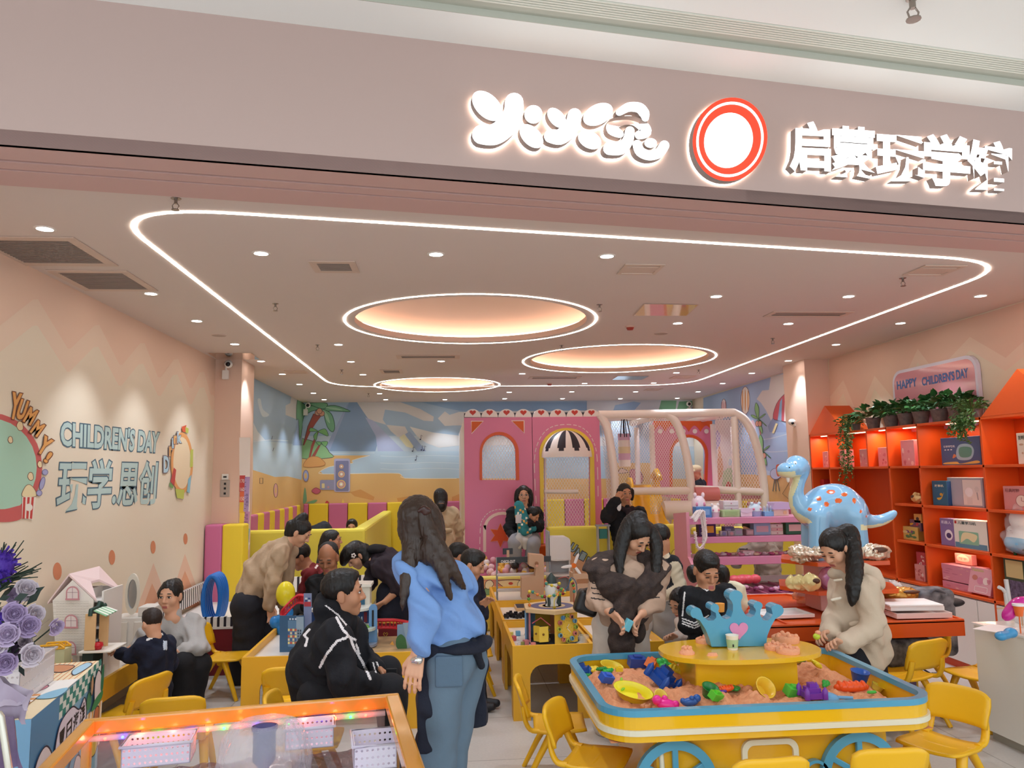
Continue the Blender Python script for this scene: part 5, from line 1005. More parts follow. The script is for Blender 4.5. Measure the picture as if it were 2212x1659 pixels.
t = thing('puzzle_tray', 'open black and wooden puzzle tray at the back of second activity table', 'toy tray', onz(1135,1318, za)); b = MB(); b.box((-.09,-.06,0),(.09,.16,.03)); b.build('tray', m_wood, t, bevel=.003); b = MB(); b.box((-.08,-.05,.028),(.08,.15,.033)); b.build('inlay', M('#2A3040', .5), t)
# activity cube
pc = A(.79,5.86, za); R6 = .205; hz_ = .215
t = thing('activity_cube', 'hexagonal wooden activity cube with clock face, yellow doors and bead maze', 'activity toy', pc); ROOT[t.name] = (A(0,0,0),0)
va = [math.radians(-93+60*k) for k in range(6)]; hv = lambda r, k, z: (r*math.cos(va[k % 6]), r*math.sin(va[k % 6]), z)
cc = ['#EBC24A', '#7DB87E', '#D98A5A', '#EBC24A', '#D98A8E', '#7FB0D4']
for k in range(6):
 b = MB(); q = [hv(R6, k, .015), hv(R6, k+1,.015), hv(R6, k+1,.015+hz_), hv(R6, k, .015+hz_)]; q2 = [hv(R6-.012, k, .015), hv(R6-.012, k+1,.015), hv(R6-.012, k+1,.015+hz_), hv(R6-.012, k, .015+hz_)]; b.add(q+q2,[(0,1,2,3),(7,6,5,4),(0,4,5,1),(3,2,6,7),(0,3,7,4),(1,5,6,2)]); b.build('face_panel', M(cc[k],.4), t)
b = MB(); b.lathe([(R6+.012,0),(R6+.012,.015)], seg=6); b.build('base', M('#4A5560', .5), t); t.children[-1].rotation_euler = (0,0, va[0]-H_*0)
b = MB(); b.lathe([(R6+.03,.015+hz_),(R6+.03,.042+hz_)], seg=6); o = b.build('top_board', M('#D9B88A', .5), t, bevel=.005); o.rotation_euler = (0,0, va[0])
zt_c = .0425+hz_; b = MB(); b.lathe([(.10, zt_c),(.16, zt_c)], seg=40, caps=False); b.build('printed_road', M('#5F5A78', .5), t); b = MB(); b.lathe([(.001, zt_c+.0005),(.07, zt_c+.0005)], seg=30); b.build('printed_disc', M('#B97A6A', .5), t)
def onface(k, o=.002):
 a_, b_ = A(*hv(R6, k, .015)), A(*hv(R6, k+1,.015)); d = (b_-a_); n = nrm((d[1],-d[0],0)); return lambda u, v: a_+d*u+A(0,0, v*hz_)+n*(o+_off[0])
Pc = Paint(onface(0)); Pc.oval('#EFC94A', .52,.5,.30,.34)
for i in range(12): Pc.line('#3A3630', [(.52+.22*math.sin(i*.5236),.5+.25*math.cos(i*.5236)),(.52+.2*math.sin(i*.5236),.5+.23*math.cos(i*.5236))],.012)
Pc.line('#F6F2EA', [(.52,.5),(.62,.62)],.022); Pc.line('#F6F2EA', [(.52,.5),(.68,.34)],.022); Pc.oval('#8A7A5A', .52,.5,.02,.02); o = Pc.done('clock_dial', t, False); o['kind'] = 'thing'
cl = ['#C3C84A', '#D98A7A', '#6FA9CC', '#A9BF4A', '#D9807A', '#6FB0CC', '#B9BF4A', '#D9806A', '#6FA9CC', '#C3C84A', '#C9706A', '#5F9FCC']
for i in range(12):
 f = onface(0); c = f(.52+.37*math.sin(i*.5236),.5+.41*math.cos(i*.5236)); n = nrm(np.cross(A(*f(1,0))-A(*f(0,0)),(0,0,1))); b = MB(); b.cyl(c, c+n*.014,.016, None, 14); o = b.build('number_peg', M(cl[i],.4), t)
 b = MB(); x_ = nrm(A(*f(1,0))-A(*f(0,0))); s_ = str(12 if i == 0 else i); put_text(b, s_, 1, lambda x, y: c+n*.0148+x_*(x-.5)*.018+A(0,0,(y-.5)*.02), fit=(1,1), bold=.03); b.build('numeral', m_blk, o)
Pc = Paint(onface(5)); Pc.line('#C9606A', [(.12,.64),(.47,.85),(.85,.62)],.035); Pc.poly('#3A3A40', [(.27,.12),(.75,.12),(.75,.58),(.27,.58)]); o = Pc.done('painted_roof', t, False); o['kind'] = 'thing'
for u0, u1, sg in ((.2,.5,1),(.5,.78,1)):
 f = onface(5,.004); n = nrm(np.cross(A(*f(1,0))-A(*f(0,0)),(0,0,1))); b = MB(); q = [f(u0,.08 if sg else .1), f(u1,.1), f(u1,.6), f(u0,.58)]; q = [A(*p_) for p_ in q]; q[1] = q[1]+n*(.03 if u0 < .4 else .0); q[2] = q[2]+n*(.03 if u0 < .4 else 0); q[0] = q[0]+n*(.0 if u0 < .4 else .03); q[3] = q[3]+n*(0 if u0 < .4 else .03); b.add(q+[p_+n*.01 for p_ in q],[(0,3,2,1),(4,5,6,7),(0,1,5,4),(1,2,6,5),(2,3,7,6),(3,0,4,7)]); d = b.build('little_door', M('#EBC94A', .4), t); b = MB(); cpt = (q[0]+q[1]+q[2]+q[3])/4+n*.012; b.cyl(cpt, cpt+n*.006,.008); b.build('latch', m_chrome, d)
 for vv in (.18,.48):
  b = MB(); hp = A(*f(u0 if u0 < .4 else u1, vv)); b.box(hp-A(.008,.008,.008), hp+A(.008,.008,.008)); b.build('hinge', M('#6A5A44', .4,.8), t)
b = MB(); b.lathe([(.05, zt_c),(.035, zt_c+.02),(.046, zt_c+.06),(.05, zt_c+.13),(.035, zt_c+.20),(.001, zt_c+.245)],(0,0,0),18); b.build('rocket', M('#ECE8E0', .35), t); b = MB(); b.lathe([(.044, zt_c+.165),(.037, zt_c+.2),(.003, zt_c+.243)],(0,0,0),18, caps=False); b.build('rocket_nose', M('#33403C', .4), t)
for a_ in (0,2.1,4.2): b = MB(); b.box((.03,-.006, zt_c),(.07,.006, zt_c+.07), rot=Matrix.Rotation(a_, 3, 'Z'), c=(0,0,0)); b.build('rocket_fin', M('#33403C', .4), t)
BEADC = ['#D9783A', '#5F9A3A', '#8A2A2E', '#E3C23A', '#3F8A7A']
wires = [('#C9B43A', [(-.17,-.03, zt_c),(-.17,-.03, zt_c+.11),(-.08,-.08, zt_c+.08),(.02,-.09, zt_c+.09),(.09,-.06, zt_c+.10),(.06,-.05, zt_c+.13),(-.05,-.03, zt_c+.17),(.06,0, zt_c+.16)]),('#A9402E', [(.17,.02, zt_c),(.17,.02, zt_c+.14),(.12,.03, zt_c+.20),(.06,.04, zt_c+.19)]),('#3A5A7A', [(.19,-.0, zt_c),(.19,0, zt_c+.15),(.15,0, zt_c+.2),(.12,-.01, zt_c+.13),(.06,-.03, zt_c+.1)]),('#D9C23A', [(.0,-.14, zt_c),(.0,-.14, zt_c+.06),(.03,-.1, zt_c+.09),(.02,.0, zt_c+.13)])]
for col, P_ in wires:
 sp_ = smooth_path(P_, 6); b = MB(); b.tube(sp_, .0035,6); w_ = b.build('bead_wire', M(col, .35), t)
b = MB(); bi = 0
for wi, (i0, n_) in enumerate(((0,24),(10,6),(0,2),(1,2))):
 sp_ = smooth_path(wires[wi][1],6)
 for k in range(n_):
  q = sp_[min(int((k+.7+i0*.4)*len(sp_)/(24 if wi == 0 else 20)), len(sp_)-1)]; b = MB(); b.ell(q, .0125,10,7); b.build('bead', M(BEADC[bi % 5],.3), t); bi += 1
# ---- toys on the third table and shelves behind -----------------------------------------------------------
m_ply2 = M('#C9A486', .55); m_wtoy = M('#ECE8E6', .4)
y3 = 7.75; g3 = lambda u, v, y=y3: ony(u, v, y)
t = thing('toy_checkout', 'grey framed toy checkout stand lettered CHECK-OUT on third activity table', 'toy', g3(1130,1275)); q = [g3(1073,1204), g3(1190,1203)]; z0_, z1_ = q[0][2]-.055, q[0][2]
b = MB(); b.box((q[0][0], y3, z0_),(q[1][0], y3+.02, z1_)); b.build('sign_board', M('#3E4448', .5), t, True, .004)
b = MB(); pa, pb_ = g3(1082,1216), g3(1113,1216); put_text(b, 'CHECK-OUT', 1, lambda x, y: (pa[0]+(pb_[0]-pa[0])*x, y3-.002, pa[2]-.002+.028*y), fit=(1,1), bold=.03); b.build('sign_lettering', m_wtoy, t, True)
for u in (1073.5,1188): p = g3(u, 1240); b = MB(); b.tube([(p[0], y3+.01, za),(p[0], y3+.01, z1_)],.009,8); b.build('post', M('#8E949A', .4), t, True)
for v in (1240,1273): p = g3(1130, v); b = MB(); b.box((q[0][0], y3-.05, p[2]-.012),(q[1][0], y3+.05, p[2]+.008)); b.build('shelf', M('#CFC6C0', .4), t, True, .002)
p = g3(1097,1191); b = MB(); b.box((p[0]-.05, y3, p[2]-.03),(p[0]+.05, y3+.015, p[2]+.03)); b.build('screen', M('#34383E', .3), t, True, .004); b = MB(); b.box((p[0]-.012, y3-.003, z1_),(p[0]+.014, y3+.012, p[2]+.012)); b.build('screen_post', m_ply2, t, True)
yq = 7.55; t = thing('toy_coffee_machine', 'plain wooden toy coffee machine standing before the checkout stand', 'toy', ony(1155,1290, yq)); pr_ = [ony(*c, yq) for c in ((1127,1294),(1175,1294),(1175,1200),(1143,1197),(1143,1222),(1158,1228),(1156,1244),(1127,1248))]; b = MB(); b.poly([(p[0], max(p[2], za)) for p in pr_], lambda x, z: (x, yq, z),0,(0,.14,0)); b.build('body', m_ply2, t, True, .004)
p = ony(1159,1217, yq); b = MB(); b.cyl((p[0], yq-.02, p[2]),(p[0], yq, p[2]),.018); b.build('knob', M('#9A6A48', .5), t, True); b = MB(); b.cyl((p[0], yq-.03, p[2]-.02),(p[0], yq-.02, p[2]-.02),.012); b.build('button', M('#E3A890', .5), t, True)
y4 = 8.45; t = thing('toy_fridge', 'white wooden toy cabinet with rounded corner and curved open shelves', 'toy cabinet', ony(1205,1290, y4)); pa, pb_, pm = ony(1186,1161, y4), ony(1232,1161, y4), ony(1200,1210, y4)
b = MB(); b.poly([(pa[0], pm[2])]+[(pb_[0], pm[2]),(pb_[0], pa[2]-.05)]+[(pb_[0]-.05+.05*math.cos(k), pa[2]-.05+.05*math.sin(k)) for k in np.linspace(0, H_, 6)]+[(pa[0], pa[2])], lambda x, z: (x, y4, z),0,(0,.25,0)); b.build('upper_door', m_wtoy, t, True, .003)
for v in (1211,1245,1285):
 z_ = ony(1200, v, y4)[2]; b = MB(); b.poly([(pa[0], y4+.25),(pa[0], y4+.02)]+[(pa[0]+(pb_[0]-pa[0])*k, y4+.02-.06*math.sin(math.pi*k)) for k in np.linspace(.1,.9,7)]+[(pb_[0], y4+.02),(pb_[0], y4+.25)], lambda x, y: (x, y, z_),0,(0,0,.018)); b.build('curved_shelf', m_wtoy, t, True)
b = MB(); b.box((pa[0], y4+.23,0),(pb_[0], y4+.25, pm[2])); b.build('back_board', M('#DCD8D8', .5), t, True)
for x in (pa[0]-.0, pb_[0]-.015): b = MB(); b.box((x, y4+.05,0),(x+.015, y4+.25, pm[2])); b.build('side_board', m_wtoy, t, True)
t = thing('toy_shelf', 'grey toy wall shelf left of the white toy cabinet', 'toy', ony(1186,1170, y4)); b = MB(); p = ony(1186,1148, y4); b.box((p[0]-.01, y4,0),(p[0]+.008, y4+.25, p[2])); b.build('side_board', M('#A9A9B0', .5), t, True, .004)
yw = 7.1; t = thing('wooden_bin', 'plain wooden toy bin with slot handle and toy windmill beside shawl woman', 'toy', ony(1250,1290, yw)); pa, pb_ = ony(1238,1240, yw), ony(1283,1240, yw); zh_ = ony(1250,1256, yw)[2]; lp = [(pa[0], za),(pb_[0], za),(pb_[0], pa[2]),(pa[0], pa[2])]; hh = [(pa[0]+.03+.06*0+((pb_[0]-pa[0])-.06)*k[0], zh_+.022*k[1]) for k in [(.0,-.6),(.06,-1),(.94,-1),(1,-.6),(1,.6),(.94,1),(.06,1),(0,.6)]]
b = MB(); b.poly([lp, hh[::-1]], lambda x, z: (x, yw, z),0,(0,.02,0)); b.build('front_board', m_ply2, t, True)
for x in (pa[0], pb_[0]-.02): b = MB(); b.box((x, yw+.02, za),(x+.02, yw+.22, pa[2])); b.build('side_board', m_ply2, t, True)
p = ony(1240,1222, yw); b = MB(); b.cyl((p[0], yw+.03, pa[2]-.05),(p[0], yw+.03, p[2]),.01); b.build('mast', m_ply2, t, True); b = MB(); b.cyl((p[0], yw, p[2]),(p[0], yw+.03, p[2]),.022); b.build('hub', M('#E3701E', .4), t, True)
for a_ in (.4,2.5,4.6): b = MB(); b.ell((p[0]+.06*math.sin(a_), yw+.005, p[2]+.06*math.cos(a_)),(.014,.004,.06), rot=Matrix.Rotation(-a_, 3, 'Y').transposed()); b.build('blade', m_wtoy, t, True)
yv_ = 8.9; t = thing('coin_toy', 'grey clear toy dispenser standing against the yellow pit wall', 'toy', ony(1302,1200, yv_)); pa, pb_ = ony(1292,1134, yv_), ony(1315,1134, yv_); b = MB(); b.box((pa[0]-.02, yv_, pa[2]-.02),(pb_[0]+.02, yv_+.1, pa[2]+.0)); b.build('cap', M('#9A9AA0', .4), t, True, .004); b = MB(); b.box((pa[0]+.015, yv_+.02, pa[2]-.16),(pb_[0]-.015, yv_+.08, pa[2]-.05)); b.build('green_block', M('#2F7A70', .4), t, True, .004)
for x in (pa[0], pb_[0]): b = MB(); b.box((x-.006, yv_, 0),(x+.006, yv_+.1, pa[2]-.02)); b.build('side', M('#A9A9AE', .3), t, True)
# ---- city garage toy on the left table -------------------------------------------------------------------
zt_ = zc_; t = thing('garage_tower', 'tall toy parking garage with pale plates, blue lift and red ramps', 'toy garage', (-.72,6.0, zt_)); gy = 6.0; gg = lambda u, v, y=gy: ony(u, v, y)
def card(name, quad, y, col, art=None, th=.008, par=None):
 P4 = [gg(u, v, y) for u, v in quad]; b = MB(); n = len(P4); V = [A(*p) for p in P4]; b.add(V+[p+A(0, th, 0) for p in V],[tuple(range(n)), tuple(range(2*n-1, n-1,-1))]+[(i, (i+1) % n, n+(i+1) % n, n+i) for i in range(n)]); return b.build(name, M(col, .45), par or t, True)
card('main_panel', [(657,1322),(657,1399),(798,1399),(798,1322)],6.02, '#27457A'); card('back_panel', [(657,1311),(657,1345),(800,1345),(800,1311)],6.1, '#2E4F86')
for (u0, u1, v, y, c) in ((675,800,1318,5.95, '#DDE0D8'),(735,812,1360,5.9, '#C9D6CC'),(735,815,1394,5.9, '#8F97A8')):
 a_, c_ = gg(u0, v, y), gg(u1, v, y); b = MB(); b.poly(rrect(a_[0], y-.14, c_[0], y+.2,.1), lambda x, yy: (x, yy, a_[2]),0,(0,0,.018)); b.build('level_plate', M(c, .35), t, True)
a_ = gg(812,1300); b = MB(); b.poly([(a_[0]-.06, zt_),(a_[0]+.0, zt_),(a_[0]+.0, a_[2]-.03)]+[(a_[0]-.03+.03*math.cos(q), a_[2]-.03+.03*math.sin(q)) for q in np.linspace(0, math.pi, 9)]+[(a_[0]-.06, zt_)], lambda x, z: (x+.02, gy-.12, z),0,(0,.03,0)); b.build('lift_column', M('#6C98C4', .35), t, True); b = MB(); b.box((a_[0]-.018, gy-.123, zt_+.12),(a_[0]-.004, gy-.118, a_[2]-.04)); b.build('lift_slot', m_blk, t, True)
card('roof_house', [(765,1267),(765,1318),(799,1318),(799,1267)],6.02, '#DED6C6', th=.14); card('roof_slab', [(758,1262),(758,1268),(802,1268),(802,1262)],5.99, '#E9E4D8', th=.2); card('roof_window', [(775,1282),(775,1310),(788,1310),(788,1282)],6.012, '#2F5F7A'); card('pillar', [(697,1272),(697,1330),(703,1330),(703,1272)],6.05, '#E4DDD2', th=.05)
p = gg(766,1256); b = MB(); b.box((p[0]-.025,6.02, p[2]-.03),(p[0]+.02,6.07, p[2]+.015)); b.build('orange_crane', M('#E0622A', .4), t, True, .004); b = MB(); b.tube([(p[0],6.04, p[2]),(p[0]-.01,6.04, p[2]+.06)],.006,6); b.build('crane_arm', M('#E0622A', .4), t, True)
P_ = Paint(lambda u, v: (lambda p: (p[0],6.019-_off[0], p[2]))(gg(u, v, 6.02)))
for i in range(5): P_.poly('#C9CFD8', [(762+i*6,1332),(765+i*6,1332),(765+i*6,1352),(762+i*6,1352)])
P_.poly('#8A2E3A', [(786,1322),(793,1322),(793,1344),(786,1344)]); P_.text('#C9D2E4', 'LON', [(780,1312),(806,1312),(806,1320),(780,1320)]); P_.done('printed_facade', t)['kind'] = 'thing'
for q in ([(657,1304),(640,1304),(618,1325),(607,1340),(612,1352),(640,1360),(668,1362)],[(812,1357),(850,1357),(880,1362),(905,1370)]):
 P3 = smooth_path([gg(u, v, 5.98-.12*(i in (2,3,4))) for i, (u, v) in enumerate(q)],5); b = MB()
 for dz in (0,.055): b.tube([p+A(0,0, dz) for p in P3],.008,6)
 for p in P3: b.tube([p, p+A(0,0,.055)],.0045,5)
 b.tube([p+A(0,.05,0) for p in P3],.007,6); b.tube([p+A(0,.05,.055) for p in P3],.007,6)
 for p in P3: b.tube([p, p+A(0,.05,0)],.0045,5)
 b.build('red_ramp', M('#C8202C', .35), t, True)
for sx_, sz_ in ((745,1355),(775,1356),(790,1355)): p = gg(sx_, sz_, 5.85); b = MB(); b.ell(p, (.03,.025,.018)); b.build('tree_clump', M('#6FA04A', .6), t, True)
p = gg(775,1300,5.9)
def card_thing(label, quad, y, col, painter, foot=True):
 global t
 bot = max(v for _, v in quad); c = gg(sum(q[0] for q in quad)/len(quad), bot, y); tt = thing('toy_building', label, 'toy building', (c[0], y, zt_)); card('card_panel', quad, y, col, par=tt); PP = Paint(lambda u, v: (lambda p: (p[0], y-.002-_off[0], p[2]))(gg(u, v, y))); painter(PP); PP.done('printed_front', tt)['kind'] = 'thing'; return tt
zq = 5.72
def p1(P):
 P.poly('#5A7C9C', [(622,1340),(648,1340),(648,1397),(622,1397)]); P.poly('#8FA3B4', [(640,1332),(656,1332),(656,1392),(640,1392)])
 for i in range(4):
  for j in range(5): P.poly(['#E3D28A', '#3E5A86', '#B9583F', '#D9C9A8'][(i*2+j) % 4],[(622+i*5,1358+j*7),(626+i*5,1358+j*7),(626+i*5,1363+j*7),(622+i*5,1363+j*7)])
 for i in range(3): P.oval('#C9D2DC', 627+i*6,1337,2,2)
 for i in range(2):
  for j in range(5): P.poly('#3E4A5A', [(643+i*5,1360+j*6),(646+i*5,1360+j*6),(646+i*5,1364+j*6),(643+i*5,1364+j*6)])
card_thing('blue grey printed tower block card at the left end of city garage', [(604,1330),(604,1409),(657,1408),(657,1330)], zq, '#33587A', p1)
def p2(P):
 P.poly('#B03A44', [(657,1300),(672,1300),(672,1310),(657,1310)])
 for i in range(2):
  for j in range(2): P.poly('#2F4A7A' if (i+j) % 2 else '#C9D0D8', [(659+i*6.5,1291+j*4.5),(664+i*6.5,1291+j*4.5),(664+i*6.5,1295+j*4.5),(659+i*6.5,1295+j*4.5)])
card_thing('small printed tower card rising beside the red ramp', [(656,1282),(656,1405),(673,1405),(673,1282)],5.8, '#7C86A8', p2)
def p3(P): P.text('#1B1A1E', 'London', [(824,1378),(849,1376),(849,1385),(824,1388)],.0); P.line('#E3C04A', [(831,1374),(828,1369),(830,1366),(833,1369),(836,1366),(838,1369),(833,1375)],1.2); P.poly('#D9A04A', [(818,1344),(870,1344),(868,1347),(860,1345),(850,1348),(840,1345),(830,1348)])
card_thing('dark red printed card with London lettering right of the garage', [(817,1346),(817,1387),(872,1387),(872,1346)],6.2, '#7C2430', p3)
def p4(P): P.blob('#3F6A3E', [(858,1400),(856,1380),(866,1370),(876,1380),(878,1402)]); P.poly('#8FA3B4', [(870,1345),(885,1345),(885,1400),(880,1400)]); P.poly('#D9A04A', [(842,1392),(848,1384),(852,1394)])
card_thing('grey blue printed skyline card with green trees by the denim woman', [(858,1350),(858,1404),(892,1404),(892,1346)],5.75, '#7A94AC', p4)
tm = thing('play_mat', 'printed wooden map board lying on the city table', 'play mat', (-.55,5.8, zt_)); b = MB(); b.box((-.85,5.55, zt_+.0005),(-.2,6.35, zt_+.006)); b.build('board', M('#C9A678', .5, var=(9, '#8E7A5C')), tm, True)
for u, v, c, l in ((610,1338, '#2F86D0', 'blue twisted balloon dog beside tan jacket woman'),(617,1283, '#E9D52A', 'yellow balloon beside tan jacket woman')):
 p = ony(u, v, 6.45); t = thing('balloon', l, 'balloon', p)
 S('balloon', [elp(p, (.075,.075,.1))] if c == '#E9D52A' else [elp(p, (.05,.05,.045)), elp(p+A(-.06,0,-.02),(.04,.04,.05)), elp(p+A(.0,0,-.08),(.045,.045,.05)), elp(p+A(.05,0,.05),(.035,.035,.05))],.008, M(c, .2), t)
 b = MB(); b.cyl((p[0], p[1], zt_ if u > 700 else .5),(p[0], p[1], p[2]-.05),.004); b.build('stick', m_wtoy, t, True)
# ---- sand cart -----------------------------------------------------------------------------------------
m_sy = M('#EDB71C', .2, coat=.4); m_sy2 = M('#E2A81E', .25, coat=.3); m_sb = M('#4F9CBC', .25, coat=.3); m_cr = M('#E4DDC4', .35)
SX0, SX1, SY0, SY1, SZ = .71,2.33,3.575,4.70,.615
t = thing('sand_cart', 'yellow sand play cart with blue rim, cream stripe and blue wheels', 'sand table', ((SX0+SX1)/2,(SY0+SY1)/2,0))
def ringwall(name, inset, th, z0, z1, mat, r=.17, bev=.004, out=0):
 o = rrect(SX0+inset-out, SY0+inset-out, SX1-inset+out, SY1-inset+out, r-inset+out, 10); i_ = rrect(SX0+inset+th, SY0+inset+th, SX1-inset-th, SY1-inset-th, r-inset-th, 10); b = MB(); b.poly([o, i_[::-1]], lambda x, y: (x, y, z0),0,(0,0, z1-z0)); return b.build(name, mat, t, True, bev)
ringwall('rim', 0,.04, SZ-.028, SZ, m_sb, bev=.006); ringwall('band', .006,.026,.475, SZ-.028, m_sy); ringwall('cream_stripe', .006,.01,.505,.53, m_cr, out=.012)
b = MB(); b.poly(rrect(SX0+.02, SY0+.02, SX1-.02, SY1-.02,.15,10), lambda x, y: (x, y, .475),0,(0,0,.02)); b.build('tray_floor', m_sy, t, True)
b = MB(); b.box((.97,3.70,.0),(2.12,4.52,.475)); b.build('cart_body', m_sy2, t, True, .03)
def wheel(cx, cz, r, y, name='wheel', spokes=6):
 b = MB(); b.poly([circ(cx, cz, r, r, 40), circ(cx, cz, r*.78, r*.78,40)[::-1]], lambda x, z: (x, y, z),0,(0,.03,0))
 for k in range(spokes): a_ = k*math.pi/spokes*2+H_; b.box((cx-r*.07, y+.004, cz),(cx+r*.07, y+.026, cz+r*.82), rot=Matrix.Rotation(a_-H_, 3, 'Y'), c=(cx, y+.015, cz))
 o = b.build(name, m_sb, t, True, .004); b = MB(); b.cyl((cx, y-.008, cz),(cx, y+.03, cz), r*.16); b.build('hub', m_sb, o, True)
wheel(1.06,.255,.195,3.664); wheel(1.955,.255,.195,3.664); wheel(1.30,.24,.065,3.664, 'small_wheel', 0); wheel(1.735,.27,.062,3.664, 'small_wheel', 0)
o_ = rrect(1.385,.10,1.66,.43,.05,6); i_ = rrect(1.41,.08,1.635,.405,.035,6); b = MB(); b.poly([o_, [(x, max(z, .101)) for x, z in i_][::-1]], lambda x, z: (x, 3.682, z),0,(0,.02,0)); b.build('door_frame', m_cr, t, True, .004)
b = MB(); b.poly(rrect(1.45,.2,1.595,.315,.03,6), lambda x, z: (x, 3.69, z),0,(0,.012,0)); b.build('door_window', m_cr, t, True, .003)
b = MB(); b.tube([(.99,3.72,.46),(1.0,3.70,.40),(1.01,3.695,.05)],.012,8); b.build('corner_trim', m_cr, t, True)
PX0, PX1, PY0, PY1 = 1.31,1.87,4.10,4.42; b = MB(); b.box((PX0, PY0,.49),(PX1, PY1,.70)); b.build('pedestal', m_sy, t, True, .012)
oc = (1.60,4.235); b = MB(); b.poly([(oc[0]+.44*np.sign(math.cos(q))*abs(math.cos(q))**.8, oc[1]+.26*np.sign(math.sin(q))*abs(math.sin(q))**.85) for q in np.linspace(0,2*math.pi, 48, endpoint=False)], lambda x, y: (x, y, .70),0,(0,0,.024)); b.build('oval_top', m_sy, t, True, .004)
ZT = .724
# crown on the oval top
yc = 4.26; kc = lambda L: [(1400+x/5.53,1120+y/5.53) for x, y in L]
cr = [(760,1552),(735,1460),(690,1350),(620,1240),(560,1210)]+arc(575,1150,68,68,120,330,10)+[(660,1195),(720,1240),(780,1240),(815,1205),(810,1150)]+arc(798,1090,52,52,150,400,10)+[(850,1150),(890,1210),(940,1225),(990,1200),(1015,1130),(1015,1050),(1000,1010)]+arc(1050,950,82,72,145,395,12)+[(1110,1020),(1120,1100),(1170,1180),(1225,1205),(1270,1180),(1290,1130),(1280,1090)]+arc(1315,1062,55,48,140,400,10)+[(1345,1110),(1340,1170),(1375,1235),(1430,1240),(1470,1205),(1490,1165)]+arc(1545,1118,76,72,200,395,10)+[(1580,1185),(1520,1220),(1470,1310),(1425,1420),(1410,1545)]
cw = [(lambda p: (p[0], p[2]))(ony(*q, yc)) for q in kc(cr)]; zmin = min(z for _, z in cw); t = thing('crown_ornament', 'tall blue crown ornament with pink heart standing on the oval top', 'ornament', (1.57, yc, ZT)); dz = ZT-zmin
b = MB(); b.poly([(x, max(z+dz, ZT)) for x, z in cw], lambda x, z: (x, yc, z),0,(0,.085,0)); b.build('crown', m_sb, t, True, .005)
hc = (lambda p: (p[0], p[2]+dz))(ony(*kc([(1083,1350)])[0], yc)); sc_ = .0031
b = MB(); b.poly([(hc[0]+sc_*1.05*16*math.sin(q)**3, hc[1]+sc_*1.05*(13*math.cos(q)-5*math.cos(2*q)-2*math.cos(3*q)-math.cos(4*q))) for q in np.linspace(0,2*math.pi, 40, endpoint=False)], lambda x, z: (x, yc-.006, z),0,(0,.006,0)); b.build('heart', M('#D98AB4', .3), t, True)
p = onz(1581,1402, ZT); p = A(p[0], min(p[1], yc-.05), ZT); t = thing('paper_cup', 'green and white paper cup standing before the blue crown', 'cup', p); b = MB(); b.lathe([(.026,0),(.027,.002),(.034,.075),(.036,.078),(.033,.078),(.025,.004)], seg=22); b.build('cup', M('#EFEBDD', .5), t); b = MB(); b.lathe([(.0286,.012),(.0335,.056)], seg=22, caps=False); b.build('green_sleeve', M('#A9C79A', .5), t); b = MB(); b.box((-.012,-.0345,.02),(-.004,-.0322,.034)); b.build('printed_mark', m_blk, t)
# sand: clumpy height field inside the tray
m_sand = M('#E9A57A', .9, bump=(90,.6), var=(60, '#DB9268')); nx, ny = 170,120; xs_ = np.linspace(SX0+.035, SX1-.035, nx); ys_ = np.linspace(SY0+.035, SY1-.035, ny); X, Y = np.meshgrid(xs_, ys_)
def vnoise(X, Y, sc, sd):
 r = np.random.RandomState(sd); g_ = r.rand(80,80); u, v = X*sc, Y*sc; i, j = np.floor(u).astype(int), np.floor(v).astype(int); fu, fv = u-i, v-j; fu, fv = fu*fu*(3-2*fu), fv*fv*(3-2*fv); G = lambda a, b: g_[a % 80, b % 80]; return (G(i, j)*(1-fu)+G(i+1, j)*fu)*(1-fv)+(G(i, j+1)*(1-fu)+G(i+1, j+1)*fu)*fv
base = .05*vnoise(X, Y, 4,1)+.03*vnoise(X, Y, 11,2)+.022*np.abs(vnoise(X, Y, 26,3)-.5)*2+.012*vnoise(X, Y, 60,4); base *= np.clip(1.15-1.7*np.exp(-(((X-.98)/.2)**2+((Y-3.86)/.15)**2)),.05,1.2); ed = np.minimum.reduce([X-SX0, SX1-X, Y-SY0, SY1-Y]); Z_ = .482+base*np.clip((ed-.02)/.12,.25,1)
cx_ = np.clip(np.abs(X-(SX0+SX1)/2)-((SX1-SX0)/2-.17),0, None); cy_ = np.clip(np.abs(Y-(SY0+SY1)/2)-((SY1-SY0)/2-.17),0, None); Z_[(cx_**2+cy_**2) > .128**2] = .47
Q = np.array([[j*nx+i, j*nx+i+1,(j+1)*nx+i+1,(j+1)*nx+i] for j in range(ny-1) for i in range(nx-1)]); tag(mesh_obj('play_sand', np.stack([X, Y, Z_],2).reshape(-1,3), Q, m_sand, None, True), 'clumpy orange pink play sand filling the cart tray', 'sand', kind='stuff')
def sz(x, y): i = int(np.clip((x-xs_[0])/(xs_[1]-xs_[0]),0, nx-1)); j = int(np.clip((y-ys_[0])/(ys_[1]-ys_[0]),0, ny-1)); return Z_[j, i]
